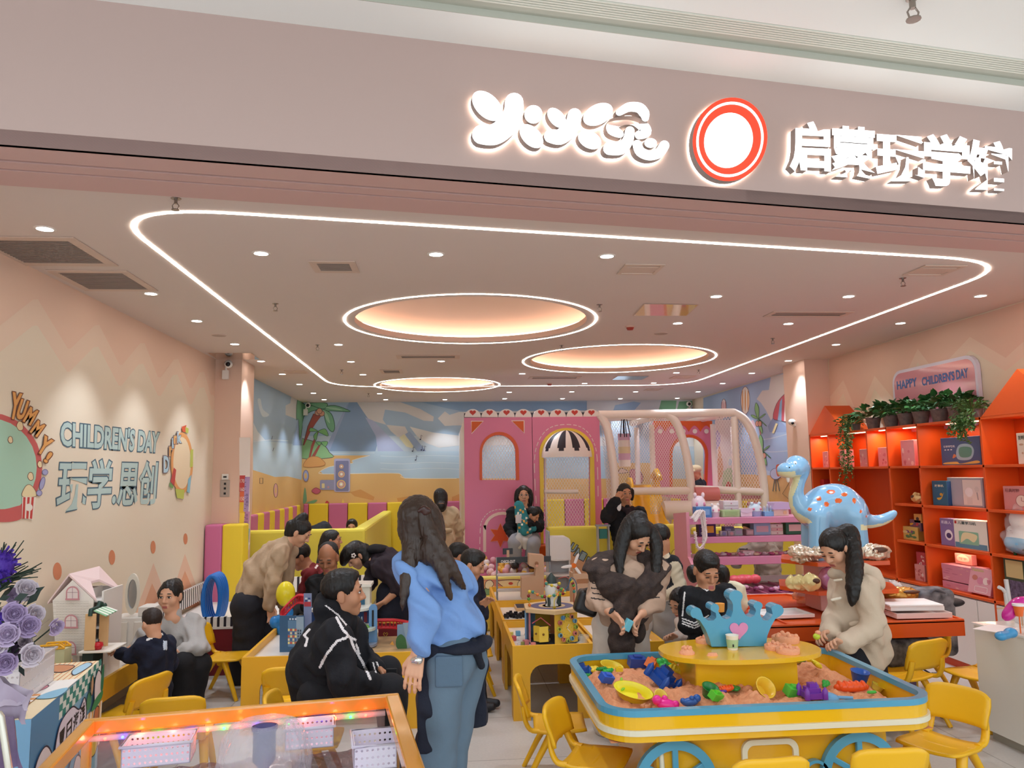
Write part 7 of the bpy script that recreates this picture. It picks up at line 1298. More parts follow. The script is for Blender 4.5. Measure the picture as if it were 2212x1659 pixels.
# dinosaur
kd = lambda x, y, dy=0.0: A(*ony(1690+x/5.926,960+y/5.926, ys+dy)); zz0 = zA
sp = [kd(*q) for q in ((700,800),(560,830),(400,860),(270,830),(190,720),(180,600),(215,470),(260,350),(240,290))]
m_db = M('#8CBEE0', .18, coat=.6); m_dc = M('#E7E3B4', .2, coat=.5); m_ds = M('#E0642A', .2, coat=.5)
t = thing('dinosaur_statue', 'glossy pale blue long necked dinosaur statue with orange spots', 'statue', (float(kd(700,1200)[0]), ys, zA))
R1 = [.17,.165,.125,.085,.06,.048,.043,.045,.05]; R1 = [r*1.0 for r in R1]
pr = chain(smooth_path(sp, 3), np.interp(np.linspace(0,1,25), np.linspace(0,1,9), R1),.012)+[elp(kd(640,800),(.22,.18,.165),.05), elp(kd(830,870),(.15,.16,.13),.05)]
tl = smooth_path([kd(880,850), kd(1030,960),(kd(1180,985)), kd(1320,950), kd(1430,880)],3); pr += chain(tl, np.interp(np.linspace(0,1, len(tl)),[0,.25,.5,.8,1],[.13,.062,.044,.036,.024]),.012)
hd = kd(200,290); pr += [elp(kd(195,285),(.085,.09,.085),.03), elp(kd(80,325,-.03),(.085,.095,.06),.03), elp(kd(60,370,-.03),(.06,.075,.035),.02), elp(kd(150,235),(.05,.07,.045),.03), elp(kd(220,330,-.06),(.035,.04,.045),.02)]
for x, dy, yb_ in ((470,-.13,1235),(930,-.13,1375),(370,.13,1225),(830,.15,1300)):
 top = kd(x, 930, dy); bot = A(top[0]+(.03 if x > 600 else -.03), top[1], zA+.03); pr.append(cap(top, bot, .078,.062,.05))
 if x > 600: pr.append(elp(bot+A(.02,-.02,-.0),(.085,.09,.035),.02))
def dcls(P):
 r = np.zeros(len(P), int); PX = np.array([CR, CU, CF]); D = P-EYE; w = D@CF; u = 1106+F*(D@CR)/w; v = 829.5-F*(D@CU)/w; x, y = (u-1690)*5.926,(v-960)*5.926
 lx = np.interp(y, [330,400,520,640,760,860,940,1000],[150,215,170,130,135,175,260,340])+0*x; side = (P[:, 1] < 9)
 r[(y > 390) & (y < 1010) & (x < np.interp(y, [390,470,560,680,780,870,950,1010],[245,215,180,132,140,190,330,395]))] = 1
 r[(x > 1000) & (y > np.interp(x, [1000,1100,1200,1300,1400],[1030,1035,1025,1005,960])) & (y < 1100)] = 1
 r[(x < 170) & (y > 345+.0*x) & (y < 470)] = 1
 for cx, cy, rx, ry in ((620,608,58,28),(465,693,34,30),(720,722,44,32),(795,640,40,24),(565,768,34,32),(352,830,28,22),(920,720,26,34),(1005,860,14,20),(1080,925,16,15)): r[((x-cx)/rx)**2+((y-cy)/ry)**2 < 1] = 2
 return r
S('body', pr, .0085,[m_db, m_dc, m_ds], t, cls=dcls)
for x, dy in ((165,-.075),(115,-.045)):
 p = kd(x, 262, dy); b = MB(); b.ell(p, (.02,.014,.03)); e = b.build('eye', M('#F6F4EE', .15), t, True); b = MB(); b.ell(p+A(-.004,-.011,-.004),(.009,.006,.017)); b.build('pupil', m_blk, e, True)
p = kd(90,298,-.11); b = MB(); b.ell(p, .007); b.build('nostril', m_blk, t, True); b = MB(); b.ell(kd(70,430,-.05),(.014,.012,.035)); b.build('tongue', M('#E9E2D6', .3), t, True)
# foil balloons on the stand shelves
m_foil = M('#D9C6AE', .22,.55, bump=(30,.5)); m_cream = M('#EBDC9C', .22,.25)
def foil(label, c, prims, mat, res=.008, wr=(.006,90,3), stripe=None):
 t = thing('foil_balloon', label, 'foil balloon', c); S('balloon', prims, res, mat, t, wr=wr)
 if stripe: b = MB(); b.ell(*stripe); b.build('printed_stripe', M('#5A3A2A', .35), t, True)
q = g5(1745,1190,5.58); z = zA+.062; foil('crumpled silver white foil balloon at left of the dinosaur feet', q, [elp((q[0]-.06,5.58, z),(.08,.07,.06)), elp((q[0]+.06,5.58, z-.004),(.07,.06,.055))], m_foil, wr=(.02,70,5))
q = g5(1885,1190,5.6); foil('silver and gold foil dumpling balloon right of dinosaur feet', q, [elp((q[0],5.58, z-.005),(.12,.07,.055)), elp((q[0],5.58, z-.035),(.10,.075,.022))], m_foil, wr=(.014,80,6), stripe=((q[0]+.01,5.515, z+.015),(.06,.012,.022)))
z = zB2+.06
for i, (u, s_) in enumerate(((1717,.8),(1730,.95),(1748,1.1))): q = g5(u, 1245,5.56-.02*i); foil(f'cream yellow foil bun balloon, {ORD[i]} of three from the left on the lower shelf', q, [elp((q[0],5.6-.05*i, zB2+.055*s_),(.065*s_, .05,.055*s_)), elp((q[0]-.01,5.6-.05*i, zB2+.10*s_),(.02,.02,.02))], m_cream, stripe=((q[0]+.02,5.6-.05*i-.045, zB2+.075),(.03,.012,.02)) if i == 2 else None)
q = g5(1790,1245,5.55); foil('purple and pink foil balloon leaning on the pink column', q, [elp((q[0]+.0,5.55, zB2+.075),(.07,.05,.085))], M('#B98AC0', .25,.3, var=(8, '#DC8A90')))
# things on the craft table
def tray(label, c, w, d, h, rz, mat='#E6DEDA'):
 t = thing('serving_tray', label, 'tray', c, rz); b = MB(); b.poly([[(-w/2,-d/2),(w/2,-d/2),(w/2, d/2),(-w/2, d/2)],[(-w/2+.012,-d/2+.012),(-w/2+.012, d/2-.012),(w/2-.012, d/2-.012),(w/2-.012,-d/2+.012)]], lambda x, y: (x, y, 0),0,(0,0, h)); b.build('rim', M(mat, .3), t, bevel=.003); b = MB(); b.box((-w/2+.01,-d/2+.01,0),(w/2-.01, d/2-.01,.004)); b.build('base', M(mat, .3), t); return t
q = onz(1687,1328, ZO); tray('white tray with a dark pen lying on the left part of craft table', (q[0], q[1], ZO),.38,.27,.022,.05, '#EFEBE8'); qq = onz(1722,1330, ZO+.01); t = thing('pen', 'short dark pen on the left white tray', 'pen', (qq[0], qq[1], ZO+.012)); b = MB(); b.tube([(-.04,0,0),(.04,.005,0)],.006,8); b.build('barrel', m_blk, t)
q = onz(1975,1328, ZO); tray('lower pinkish white tray on the right of craft table', (q[0], q[1], ZO),.40,.27,.035,-.05, '#E9D2CB'); q2 = (q[0]-.02, q[1]+.03, ZO+.045)
t = thing('pulp_box', 'white lidded box resting on the pinkish tray', 'box', q2,-.1); b = MB(); b.box((-.19,-.13,.0),(.19,.13,.03)); b.build('box_base', M('#EFE9E6', .5), t, bevel=.004); b = MB(); b.box((-.2,-.14,.03),(.18,.13,.045)); b.build('lid', M('#F3EFEC', .5), t, bevel=.004)
q = onz(1955,1312, ZO); t = thing('clear_bag', 'clear crinkled bag with grey print on the white lidded box', 'bag', (q[0], q[1]+.1, ZO+.1)); S('bag', [elp((q[0]-.02, q[1]+.1, ZO+.13),(.06,.05,.045))],.008, M('#EDEAE6', .15, alpha=.5), t, wr=(.02,80,3))
q = ony(1945,1285,5.75); foil('gold brown striped foil fish balloon on the craft table', q, [elp((q[0],5.75, q[2]),(.15,.08,.06)), elp((q[0]+.17,5.75, q[2]),(.04,.02,.02))], M('#C08A3A', .2,.5), stripe=((q[0]+.05,5.685, q[2]+.03),(.07,.02,.015)))
q = g5(1735,1300,6.1); foil('thin clear bag with yellow orange toy behind the white tray', (q[0],6.1, ZO),[elp((q[0],6.1, ZO+.04),(.09,.07,.045))], M('#EFB07A', .15,.0, alpha=.55), wr=(.02,70,4))
# backpack on chair by the craft table
q = ony(2015,1310,5.75); t = thing('backpack', 'black and grey patterned backpack standing open on the chair beyond craft table', 'backpack', (q[0],5.75,.3)); S('pack', [rbx((q[0],5.78,.52),(.10,.06,.20),.05)],.012, M('#2A292E', .7, var=(12, '#8E8E94')), t); S('open_flap', [elp((q[0]+.14,5.75,.66),(.11,.08,.035))],.01, M('#26262B', .6), t); b = MB(); b.tube(smooth_path([(q[0]-.08,5.70,.68),(q[0]-.02,5.68,.77),(q[0]+.1,5.69,.70),(q[0]+.12,5.7,.55)],5),.012,7); b.build('zip_edge', M('#55555C', .5), t, True)
t = thing('backpack', 'black backpack with hanging straps resting on the chair under craft table', 'backpack', (3.28,5.3,.31)); S('pack', [rbx((3.22,5.36,.41),(.13,.06,.06),.04), elp((3.36,5.33,.41),(.07,.06,.09))],.012, M('#222127', .75, var=(14, '#7C7C80')), t); b = MB(); b.tube(smooth_path([(3.16,5.28,.46),(3.2,5.26,.36),(3.26,5.22,.32),(3.30,5.16,.29)],5),.014,6, flat=.4); b.build('strap', M('#3A3A40', .6), t, True); b = MB(); b.box((3.285,5.14,.28),(3.325,5.15,.31)); b.build('buckle', M('#9A9AA0', .4), t, True)
t = thing('storage_cube', 'purple and yellow fabric storage cube under the craft table', 'storage box', (3.3,5.75,0)); b = MB(); b.box((3.18,5.55,0),(3.44,5.85,.27)); b.build('cube', M('#C9B04A', .7), t, True, .015); b = MB(); b.box((3.205,5.545,.02),(3.415,5.552,.25)); b.build('front_panel', M('#6A587E', .7), t, True)
# white counter
t = thing('white_counter', 'glossy white counter block at the right frame edge', 'counter', (3.7,3.9,0)); b = MB(); b.poly([(3.37,4.80),(3.42,3.0),(4.03,3.0),(4.03,4.80)], lambda x, y: (x, y, .06),0,(0,0,.63)); b.build('body', M('#E2DED4', .25), t, True, .004); b = MB(); b.poly([(3.36,4.81),(3.41,3.0),(4.04,3.0),(4.04,4.81)], lambda x, y: (x, y, .69),0,(0,0,.012)); b.build('counter_top', M('#EDEAE4', .12, coat=.4), t, True, .002); b = MB(); b.poly([(3.41,4.76),(3.46,3.0),(4.0,3.0),(4.0,4.76)], lambda x, y: (x, y, .0),0,(0,0,.06)); b.build('toe_kick', M('#A9A598', .4), t, True)
zc2 = .702; qc = lambda u, v, z=zc2: A(*onz(u, v, z))
q = qc(2182,1385); t = thing('balloon_dog', 'blue twisted balloon on the white counter', 'balloon', q); S('balloon', [elp(q+A(.0,.05,.022),(.05,.028,.024)), elp(q+A(.06,.07,.03),(.04,.03,.03)), elp(q+A(-.03,.03,.02),(.03,.025,.022))],.006, M('#3F8FC0', .25), t)
q = ony(2190,1330,4.5); t = thing('balloon', 'magenta long curved balloon above the white counter', 'balloon', (q[0],4.5, zc2)); P_ = smooth_path([ony(u, v, 4.5) for u, v in ((2172,1335),(2180,1325),(2192,1310),(2205,1302),(2225,1300))],4); S('balloon', chain(P_, np.interp(np.linspace(0,1, len(P_)),[0,.15,.6,1],[.012,.03,.034,.03]),.01),.006, M('#C8288E', .2), t)
q = ony(2195,1312,4.6); t = thing('balloon_pump', 'peach long balloon on a stick above the counter', 'balloon', (q[0],4.6, zc2)); S('balloon', chain([ony(2178,1312,4.65), ony(2215,1308,4.65)],[.02,.03]),.006, M('#E0A070', .3), t); b = MB(); b.tube([ony(2154,1315,4.65), ony(2178,1312,4.65)],.004,6); b.tube([ony(2205,1308,4.65), A(*ony(2207,1330,4.65)[:2], zc2)],.004,6); b.build('stick', M('#C9A27A', .5), t, True)
q = qc(2205,1368); t = thing('pen_cup', 'white and orange cup stand at the counter back', 'cup', q); b = MB(); b.cyl((0,0,0),(0,0,.12),.004); b.lathe([(.02,.1),(.03,.16)], seg=14); b.build('cup', M('#E36A2A', .4), t); b = MB(); b.lathe([(.034,.16),(.034,.172)], seg=14); b.build('lid', m_wtoy, t)
q = qc(2150,1360); t = thing('paper_sheet', 'white paper sheets with a red edge lying on white counter', 'paper', q+A(0,0,.001)); b = MB(); b.box((-.1,-.06,0),(.14,.1,.003), rot=Matrix.Rotation(.5,3, 'Z')); b.build('sheet', M('#F1E6E2', .5), t); t = thing('document_box', 'white open box at the far back of the counter', 'box', (3.75,4.68, zc2)); b = MB(); b.box((3.62,4.60, zc2),(3.95,4.76, zc2+.08)); b.build('box', M('#E6E2DE', .4), t, True, .003)
q = ony(2165,1300,4.9); t = thing('white_toy', 'slim white gooseneck holder standing behind the counter', 'holder', (q[0],4.9,0)); b = MB(); b.tube(smooth_path([A(q[0]+.05,4.9,0), ony(2175,1310,4.9), ony(2170,1278,4.9), ony(2157,1268,4.9)],5),.012,8); b.tube([ony(2182,1310,4.9), ony(2173,1252,4.9)],.014,8); b.build('neck', M('#C9C6C4', .35), t, True)
# pink display shelf
yp = 7.0; m_ps = M('#DB8FB0', .35); xl_, xr_ = ony(1484,1200, yp)[0], ony(1800,1200, yp)[0]; zt_p = ony(1500,1118, yp)[2]
t = thing('display_shelf', 'pink open display shelf loaded with small toys before the yellow pit wall', 'shelf unit', ((xl_+xr_)/2, yp, 0)); SH = []
for v0, v1 in ((1118,1131),(1159,1172),(1203,1220)):
 z1_, z0_ = ony(1600, v0, yp)[2], ony(1600, v1, yp)[2]; SH.append(z1_); b = MB(); b.box((xl_+.03, yp, z0_),(xr_, yp+.36, z1_)); b.build('shelf_board', m_ps, t, True, .003)
zb_ = ony(1600,1283,6.6)[2]; b = MB(); b.poly([(yp-.02, zt_p+.05),(yp+.38, zt_p+.02),(yp+.38,0),(6.55,0),(6.55, zb_+.02),(yp-.02, zb_+.28)], lambda y, z: (xl_, y, z),0,(.03,0,0)); b.build('side_panel', M('#DE94A4', .35), t, True, .003); b = MB(); b.box((xr_, yp, 0),(xr_+.03, yp+.38, zt_p)); b.build('side_panel', m_ps, t, True, .003)
b = MB(); b.box((xl_+.03,6.55,0),(xr_, yp+.38, zb_-.05)); b.build('base', M('#EFE7E2', .3), t, True, .004); b = MB(); b.box((xl_+.03,6.55, zb_-.05),(xr_, 6.57, zb_)); b.build('base_lip', M('#EFE7E2', .3), t, True); b = MB(); b.box((xl_+.04,6.58, zb_-.05),(xr_-.01, yp+.36, zb_-.02)); b.build('bin_floor', M('#7E3050', .4), t, True)
for i in range(9): x = xl_+.1+(xr_-xl_-.15)*i/8; b = MB(); b.box((x, 6.58, zb_-.02),(x+.008, yp+.3, zb_-.0)); b.build('bin_divider', M('#C97A9A', .35), t, True)
b = MB(); b.box((xl_+.03, yp+.3, zb_),(xr_, yp+.33, zb_+.05)); b.build('back_lip', M('#EFE7E2', .3), t, True)
def shelf_toy(level, u0, u1, v0, col, label, kind='box', col2=None, cat='toy', dy=.1):
 z = SH[level]; p0, p1 = ony(u0, v0, yp+dy), ony(u1, v0, yp+dy); w = p1[0]-p0[0]; h = max(p0[2]-z, .03); x = (p0[0]+p1[0])/2; nm = {'box': 'toy_box', 'pot': 'toy_pot', 'drawers': 'toy_drawers', 'castle': 'toy_castle', 'house': 'toy_house', 'bag': 'toy_bag', 'clock': 'toy_clock'}[kind]
 t = thing(nm if nm != 'toy_drawers' else 'mini_chest', label, cat, (x, yp+dy, z)); m = M(col, .3); m2 = M(col2 or '#F0E4DC', .35)
 if kind == 'box': b = MB(); b.box((-w/2,0,0),(w/2,.10, h)); b.build('carton', m, t, bevel=.004); b = MB(); b.box((-w*.36,-.003, h*.25),(w*.36,0, h*.75)); b.build('printed_panel', m2, t)
 elif kind == 'pot':
  b = MB(); b.lathe([(w*.40,0),(w*.48, h*.35)],(0,.06,0),20); b.build('base', m2, t); b = MB(); b.lathe([(w*.48, h*.36),(w*.46, h*.65),(w*.3, h*.85),(.001, h*.88)],(0,.06,0),20); b.build('dome', m, t)
  for s in (-1,1): b = MB(); b.ell((s*w*.28,.04, h*.9),(w*.12,.02, h*.12)); b.build('ear', m, t); b = MB(); b.ell((s*w*.26,.06-w*.42, h*.52),(w*.08,.012, h*.09)); b.build('cheek', M('#E08AA4', .4), t)
 elif kind == 'drawers':
  b = MB(); b.box((-w/2,0,0),(w/2,.12, h)); b.build('case', m, t, bevel=.003)
  for i in range(3): b = MB(); b.box((-w*.46,-.008, h*(i+.08)/3),(w*.46,0, h*(i+.92)/3)); o = b.build('drawer', m2 if i == 1 else m, t, bevel=.002); b = MB(); b.ell((0,-.012, h*(i+.5)/3),.006,8,6); b.build('knob', M('#C97A9A', .3), o)
 elif kind == 'castle':
  b = MB(); b.box((-w/2,0,0),(w/2,.08, h*.4)); b.build('wall', m, t, bevel=.003)
  for s, hh in ((-.35,.65),(0,.8),(.35,.65)): b = MB(); b.lathe([(w*.13, h*.3),(w*.13, h*hh),(w*.16, h*hh),(.001, h*(hh+.25))],(s*w, .04,0),12); b.build('tower', m2, t)
 elif kind == 'house': b = MB(); b.box((-w*.42,0,0),(w*.42,.12, h*.5)); b.build('wall', m2, t, bevel=.004); b = MB(); b.poly([(-w/2, h*.48),(w/2, h*.48),(w*.4, h),(-w*.4, h)], lambda x, z: (x, -.02, z),0,(0,.16,0)); b.build('roof', m, t, bevel=.01); b = MB(); b.lathe([(w*.1,0),(w*.1,.006)],(w*.2,-.0, h*.25),12, axis=(0,-1,0)); b.build('door', M('#E9C79A', .4), t)
 elif kind == 'bag': b = MB(); b.box((-w/2,0,0),(w/2,.06, h)); b.build('body', m, t, bevel=.008); b = MB(); b.poly([(-w/2, h),(-w/2, h*.6),(0, h*.4),(w/2, h*.6),(w/2, h)], lambda x, z: (x, -.008, z),0,(0,.008,0)); b.build('flap', m2, t)
 else: b = MB(); b.box((-w/2,0,0),(w/2,.05, h)); b.build('clear_box', M('#D9CEDC', .1, alpha=.6), t, bevel=.003); b = MB(); b.lathe([(min(w, h)*.36,0),(min(w, h)*.36,.006)],(0,-.002, h*.45),18, axis=(0,-1,0)); b.build('dial', m, t)
for a_ in ((0,1503,1537,1095, '#4F86C0', 'blue clear compartment box at the left of top shelf', 'box', '#7FAAD6'),(0,1497,1528,1065, '#E6CFD4', 'pink and white cat shaped pot above the blue box', 'pot', '#E9B9B4', 'toy', .22),(0,1536,1559,1088, '#EFE6E2', 'white cat shaped pot beside the blue box', 'pot', '#D9C3CE'),(0,1561,1598,1102, '#A9C58E', 'green rolled cushion pouch on top shelf', 'box', '#9CBA80'),(0,1562,1595,1082, '#D9CBD2', 'grey pink mini drawer box behind the green pouch', 'drawers', '#CDBCC6', 'toy', .22),(0,1600,1625,1098, '#EDE2EA', 'white flap purse with purple print on top shelf', 'bag', '#DCCBDD'),(0,1621,1650,1085, '#CFE0EC', 'pale blue cat shaped pot in the middle of top shelf', 'pot', '#A9B9DC'),(0,1651,1671,1090, '#7FB0DC', 'small blue and white toy castle on top shelf', 'castle', '#E6EEF4'),(0,1667,1706,1085, '#C9B4DC', 'purple roofed toy house next to dinosaur neck', 'house', '#E6D2C4'),(1,1510,1546,1129, '#4A2A6A', 'dark purple boxed cars toy on second shelf', 'box', '#E3A03A'),(1,1556,1571,1147, '#8A86B4', 'purple toy clock in clear box on second shelf', 'clock'),(1,1573,1587,1147, '#D9A0A8', 'pink toy clock in clear box on second shelf', 'clock'),(1,1566,1586,1138, '#8A78B0', 'small purple box behind toy clocks', 'box', '#C9B8D8', 'toy', .2),(1,1587,1604,1142, '#A9B4B8', 'grey green tin box beside the toy clocks', 'box', '#B9A9C4'),(1,1612,1628,1144, '#C09AA0', 'rose clear lidded box on second shelf', 'box', '#D9B4BC'),(1,1628,1664,1130, '#9CB6DA', 'pale blue castle picture bag on second shelf', 'box', '#DDB0C0'),(1,1664,1691,1132, '#EFDDD6', 'white and pink three drawer mini chest on second shelf', 'drawers', '#E6B4B4'),(1,1697,1742,1126, '#2E6A50', 'green boxed game with pink bubbles on second shelf', 'box', '#F0C9C4'),(2,1605,1630,1190, '#E6CBD2', 'pink white fluffy basket on third shelf', 'box', '#EBDCE0')): shelf_toy(*a_)
r2 = np.random.RandomState(4);
for i in range(16):
 u = 1555+i*11; q = ony(u, 1200, yp+.12); o = MB().ell((0,0,.012),(.035,.03,.014),8,5).ell((.02*r2.normal(),.02,.02),(.02,.02,.012),8,5).build('packet_toy', M(['#D98AA8', '#EBD6DC', '#B95A84', '#E9C9B0'][i % 4],.25)); o.location = (q[0], yp+.08+.1*r2.rand(), SH[2]); o.rotation_euler = (0,0, r2.rand()*3); tag(o, f'small pink wrapped toy packet, {ORD[i]} from the left on third shelf', 'toy packet', 'wrapped toy packets on the third shelf')
for i in range(18):
 q = A(xl_+.25+(xr_-xl_-.4)*((i*5) % 18)/18,6.72+.35*((i*7) % 10)/10, zb_-.02); o = MB().ell((0,0,.02),(.03,.03,.022),8,6).build('bin_toy', M(['#9A4A74', '#D9A9BC', '#B98AB0', '#E6C9B4'][i % 4],.25)); o.location = tuple(q); tag(o, 'small wrapped trinket in the purple compartments of the pink shelf bin', 'toy packet', 'trinkets in the shelf bin')
q = ony(1600,1245,6.75); t = thing('balloon', 'coral red knobbly balloon lying over the bin of the pink shelf', 'balloon', (q[0],6.75, zb_)); S('balloon', [elp((q[0]+dx, 6.75+dy, zb_+.10),(.05,.045,.04),.01) for dx, dy in ((0,0),(.07,.01),(.14,.02),(-.06,0),(.03,.03))],.008, M('#DC5A66', .25), t)
q = ony(1512,1160,6.98); t = thing('string_garland', 'loop of fluffy white beaded string hanging over pink shelf side', 'garland', (xl_, 6.97, zt_p+.05)); b = MB(); r3 = np.random.RandomState(2)
for k in range(9):
 o_ = [ony(1494+k*.8,1118+k, 6.96), ony(1507+k*1.2,1103,6.95), ony(1514+k*.8,1125,6.95), ony(1519+k*.6,1160,6.95), ony(1516-k*.4,1190-k*1.2,6.95), ony(1506-k*.2,1180,6.95), ony(1500,1150,6.95)]; P_ = smooth_path([A(*p)+A(0,.006*r3.normal()-.004*k, 0) for p in o_],7)
 b.tube(P_, .007,6);
 for p in P_: d = nrm(r3.normal(size=3)); b.tube([p, p+d*.018],[.005,.002],4, caps=False)
b.build('string', M('#EFE3E2', .7), t, True)
# ---- left toy table load: dollhouse, market stall, toys -----------------------------------------------------
yh = 5.12; gh = lambda u, v, y=yh: ony(u, v, y); zl = zl_
t = thing('dollhouse', 'wooden dollhouse with pale pink roof, brick walls and arched windows', 'dollhouse', gh(150,1415)); k2 = lambda x, y: (x/3.259,1150+y/3.259); gz = lambda x, y: (lambda p: (p[0], max(p[2], zl)))(gh(*k2(x, y)))
W4 = [gz(370,480), gz(392,870), gz(610,870), gz(660,475), gz(510,335)]; b = MB(); b.poly(W4, lambda x, z: (x, yh, z),0,(0,.012,0)); b.build('front_wall', M('#EDE4DA', .5), t, True)
P = Paint(lambda u, v: (lambda p: (p[0], yh-.0015-_off[0], max(p[2], zl)))(gh(*k2(u, v))))
for j in range(20):
 for i in range(7):
  x0 = 378+i*42+(21 if j % 2 else 0); y0 = 485+j*19; xr2 = 652-(y0-480)*.12
  if x0+36 < xr2: P.line('#B9AD9C', [(x0, y0),(x0+36, y0),(x0+36, y0+13),(x0, y0+13)],1.6, True)
for cx, cy in ((520,420),(510,618),(500,805)): P.poly('#C98A90', [(cx-46, cy+50),(cx-46, cy)]+arc(cx, cy, 46,44,180,360,10)+[(cx+46, cy+50)]); P.poly('#E4D2CE', [(cx-37, cy+42),(cx-37, cy)]+arc(cx, cy, 37,34,180,360,10)+[(cx+37, cy+42)]); P.line('#7A4A5A', [(cx, cy-34),(cx, cy+42)],2.4); P.line('#7A4A5A', [(cx-37, cy),(cx+37, cy)],2.4); P.poly('#C98A90', [(cx-50, cy+42),(cx+50, cy+42),(cx+50, cy+54),(cx-50, cy+54)])
P.done('printed_bricks', t)['kind'] = 'thing'
m_rf = M('#E9CDCA', .45); yh2 = yh+.30; b = MB(); A1_, A2_ = A(*gh(*k2(485,292))), A(*gh(*k2(700,237), yh2)); B1_, B2_ = A(*gh(*k2(680,472))), A(*gh(*k2(862,408), yh2)); C1_ = A(*gh(*k2(640,345), yh+.1)); C2_ = A(*gh(*k2(700,330), yh+.16)); V = [A1_, A2_, B2_, C2_, C1_, B1_]; b.add(V+[v-A(0,0,.014) for v in V],[(0,1,2,3),(0,3,4),(0,4,5),(9,8,7,6),(10,9,6),(11,10,6)]+[(i, (i+1) % 6,6+(i+1) % 6,6+i) for i in range(6)]); b.build('roof_slope', m_rf, t, True)
L1 = A(*gh(*k2(335,490))); b = MB(); V = [A1_, A2_, A2_+(L1-A1_), L1]; b.add(V+[v-A(0,0,.014) for v in V],[(0,1,2,3),(7,6,5,4),(0,4,5,1),(2,6,7,3),(0,3,7,4)]); b.build('roof_slope', m_rf, t, True)
m_dw = M('#E6DFD8', .5); x0_, x1_ = gz(560,600)[0], A(*gh(*k2(850,600), yh2))[0]
for x, nm in ((x0_, 'inner_wall'),(x1_, 'end_wall')): b = MB(); b.box((x-.006, yh+.012, zl),(x+.006, yh2, gz(560,420)[1]-.0)); b.build(nm, m_dw, t, True)
for yy in (500,690,780): z = gz(700, yy)[1]; b = MB(); b.box((x0_, yh+.05, z),(x1_, yh2, z+.01)); b.build('floor_board', m_dw, t, True)
b = MB(); b.box((gz(370,480)[0]-.0, yh2, zl),(x1_, yh2+.01, gz(400,430)[1])); b.build('back_wall', M('#D9D0CA', .5), t, True)
ym_ = 4.95; gm = lambda x, y, yy=ym_: A(*ony(*k2(x, y), yy)); t = thing('market_stall', 'wooden toy market stall with green striped awning before the dollhouse', 'toy stall', gm(660,890))
for x0, x1, yy in ((600,665, ym_),(700,755, ym_+.12)): p0, p1 = gm(x0,575, yy), gm(x1,830, yy); b = MB(); b.box((p0[0], yy, p1[2]),(p1[0], yy+.012, p0[2])); b.build('side_board', m_wood, t, True, .003)
p0, p1 = gm(560,845), gm(790,780); b = MB(); b.box((p0[0], ym_-.02, gm(600,840)[2]-.008),(p1[0], ym_+.22, gm(600,840)[2]+.004)); b.build('counter_board', M('#E9DFD2', .5), t, True, .004); b = MB(); b.box((gm(580,850)[0], ym_, zl),(gm(655,850)[0], ym_+.14, gm(600,850)[2])); b.build('base_box', M('#25302C', .5), t, True)
q = [gm(660,550), gm(740,515, ym_+.18), gm(830,548, ym_+.2), gm(748,588)]; b = MB();
for i in range(8): f0, f1 = i/8,(i+1)/8; V = [q[0]*(1-f0)+q[1]*f0, q[0]*(1-f1)+q[1]*f1, q[3]*(1-f1)+q[2]*f1, q[3]*(1-f0)+q[2]*f0]; b.add(V+[v-A(0,0,.005) for v in V],[(0,1,2,3),(7,6,5,4),(0,3,7,4),(1,5,6,2)], i % 2)
b.build('awning', [M('#8FBF94', .6), M('#EEF0E4', .6)], t, True); P_ = [gm(635,588), gm(640,548), gm(690,528, ym_+.1), gm(700,495, ym_+.12), gm(715,500, ym_+.14), gm(720,522, ym_+.16), gm(745,508, ym_+.18)]; b = MB(); b.tube(P_, .013,8); b.build('sign_frame', M('#1E3A30', .5), t, True)
q = gm(675,795); t = thing('toy_apple', 'red toy apple on the market stall counter', 'toy fruit', q); z = gm(600,840)[2]+.004; b = MB(); b.lathe([(.001,.006),(.018,0),(.03,.022),(.026,.04),(.008,.046),(.002,.04)],(q[0], ym_+.03, z),16); b.build('apple', M('#C01E28', .25), t, True); b = MB(); b.cyl((q[0], ym_+.03, z+.042),(q[0]+.003, ym_+.03, z+.06),.003); b.build('stem', m_blk, t, True)
for i, (u, v, c, r, l) in enumerate(((217,1420, '#B8202A', .03, 'dark red toy ball in the toy table food pile'),(229,1419, '#E9C62E', .03, 'yellow toy lemon in the food pile'),(238,1414, '#B8CE3A', .028, 'lime toy fruit behind the yellow one'),(225,1424, '#E8622A', .02, 'orange toy carrot in the food pile'),(236,1432, '#A6C83A', .032, 'green toy ball at the front edge of the toy table'),(246,1436, '#E8662A', .024, 'orange toy pepper at table front edge'),(243,1427, '#C94A2A', .026, 'rust red toy crab in the food pile'),(249,1410, '#C9A08A', .03, 'tan toy mushroom pile near toddler hand'),(259,1404, '#D9B68A', .026, 'beige wooden toy piece by the toddler'))):
 p = onz(u, v, zl+r); o = MB().ell((0,0, r),(r, r*.9, r),14,9).ell((0,0, r*1.9),(r*.15, r*.15, r*.25),6,4).build('toy_food', M(c, .25)); o.location = (min(p[0],-2.12), p[1], zl); tag(o, l, 'toy food', 'toy food on the left table')
q = onz(120,1413, zl); t = thing('toy_bridge', 'yellow toy truss bridge at the left of the dollhouse', 'toy bridge', (q[0], q[1], zl)); b = MB(); y_ = 4.86; F2 = lambda x, y: A(*ony(*k2(x, y), y_))
for p_, q_ in (((270,830),(455,815)),((285,800),(420,790)),((270,830),(285,800)),((300,830),(325,798)),((325,798),(350,825)),((350,825),(380,795)),((380,795),(410,820)),((410,820),(420,790)),((420,790),(455,815))): b.tube([F2(*p_), F2(*q_)],.006,6); b.tube([F2(*p_)+A(0,.08,0), F2(*q_)+A(0,.08,0)],.006,6)
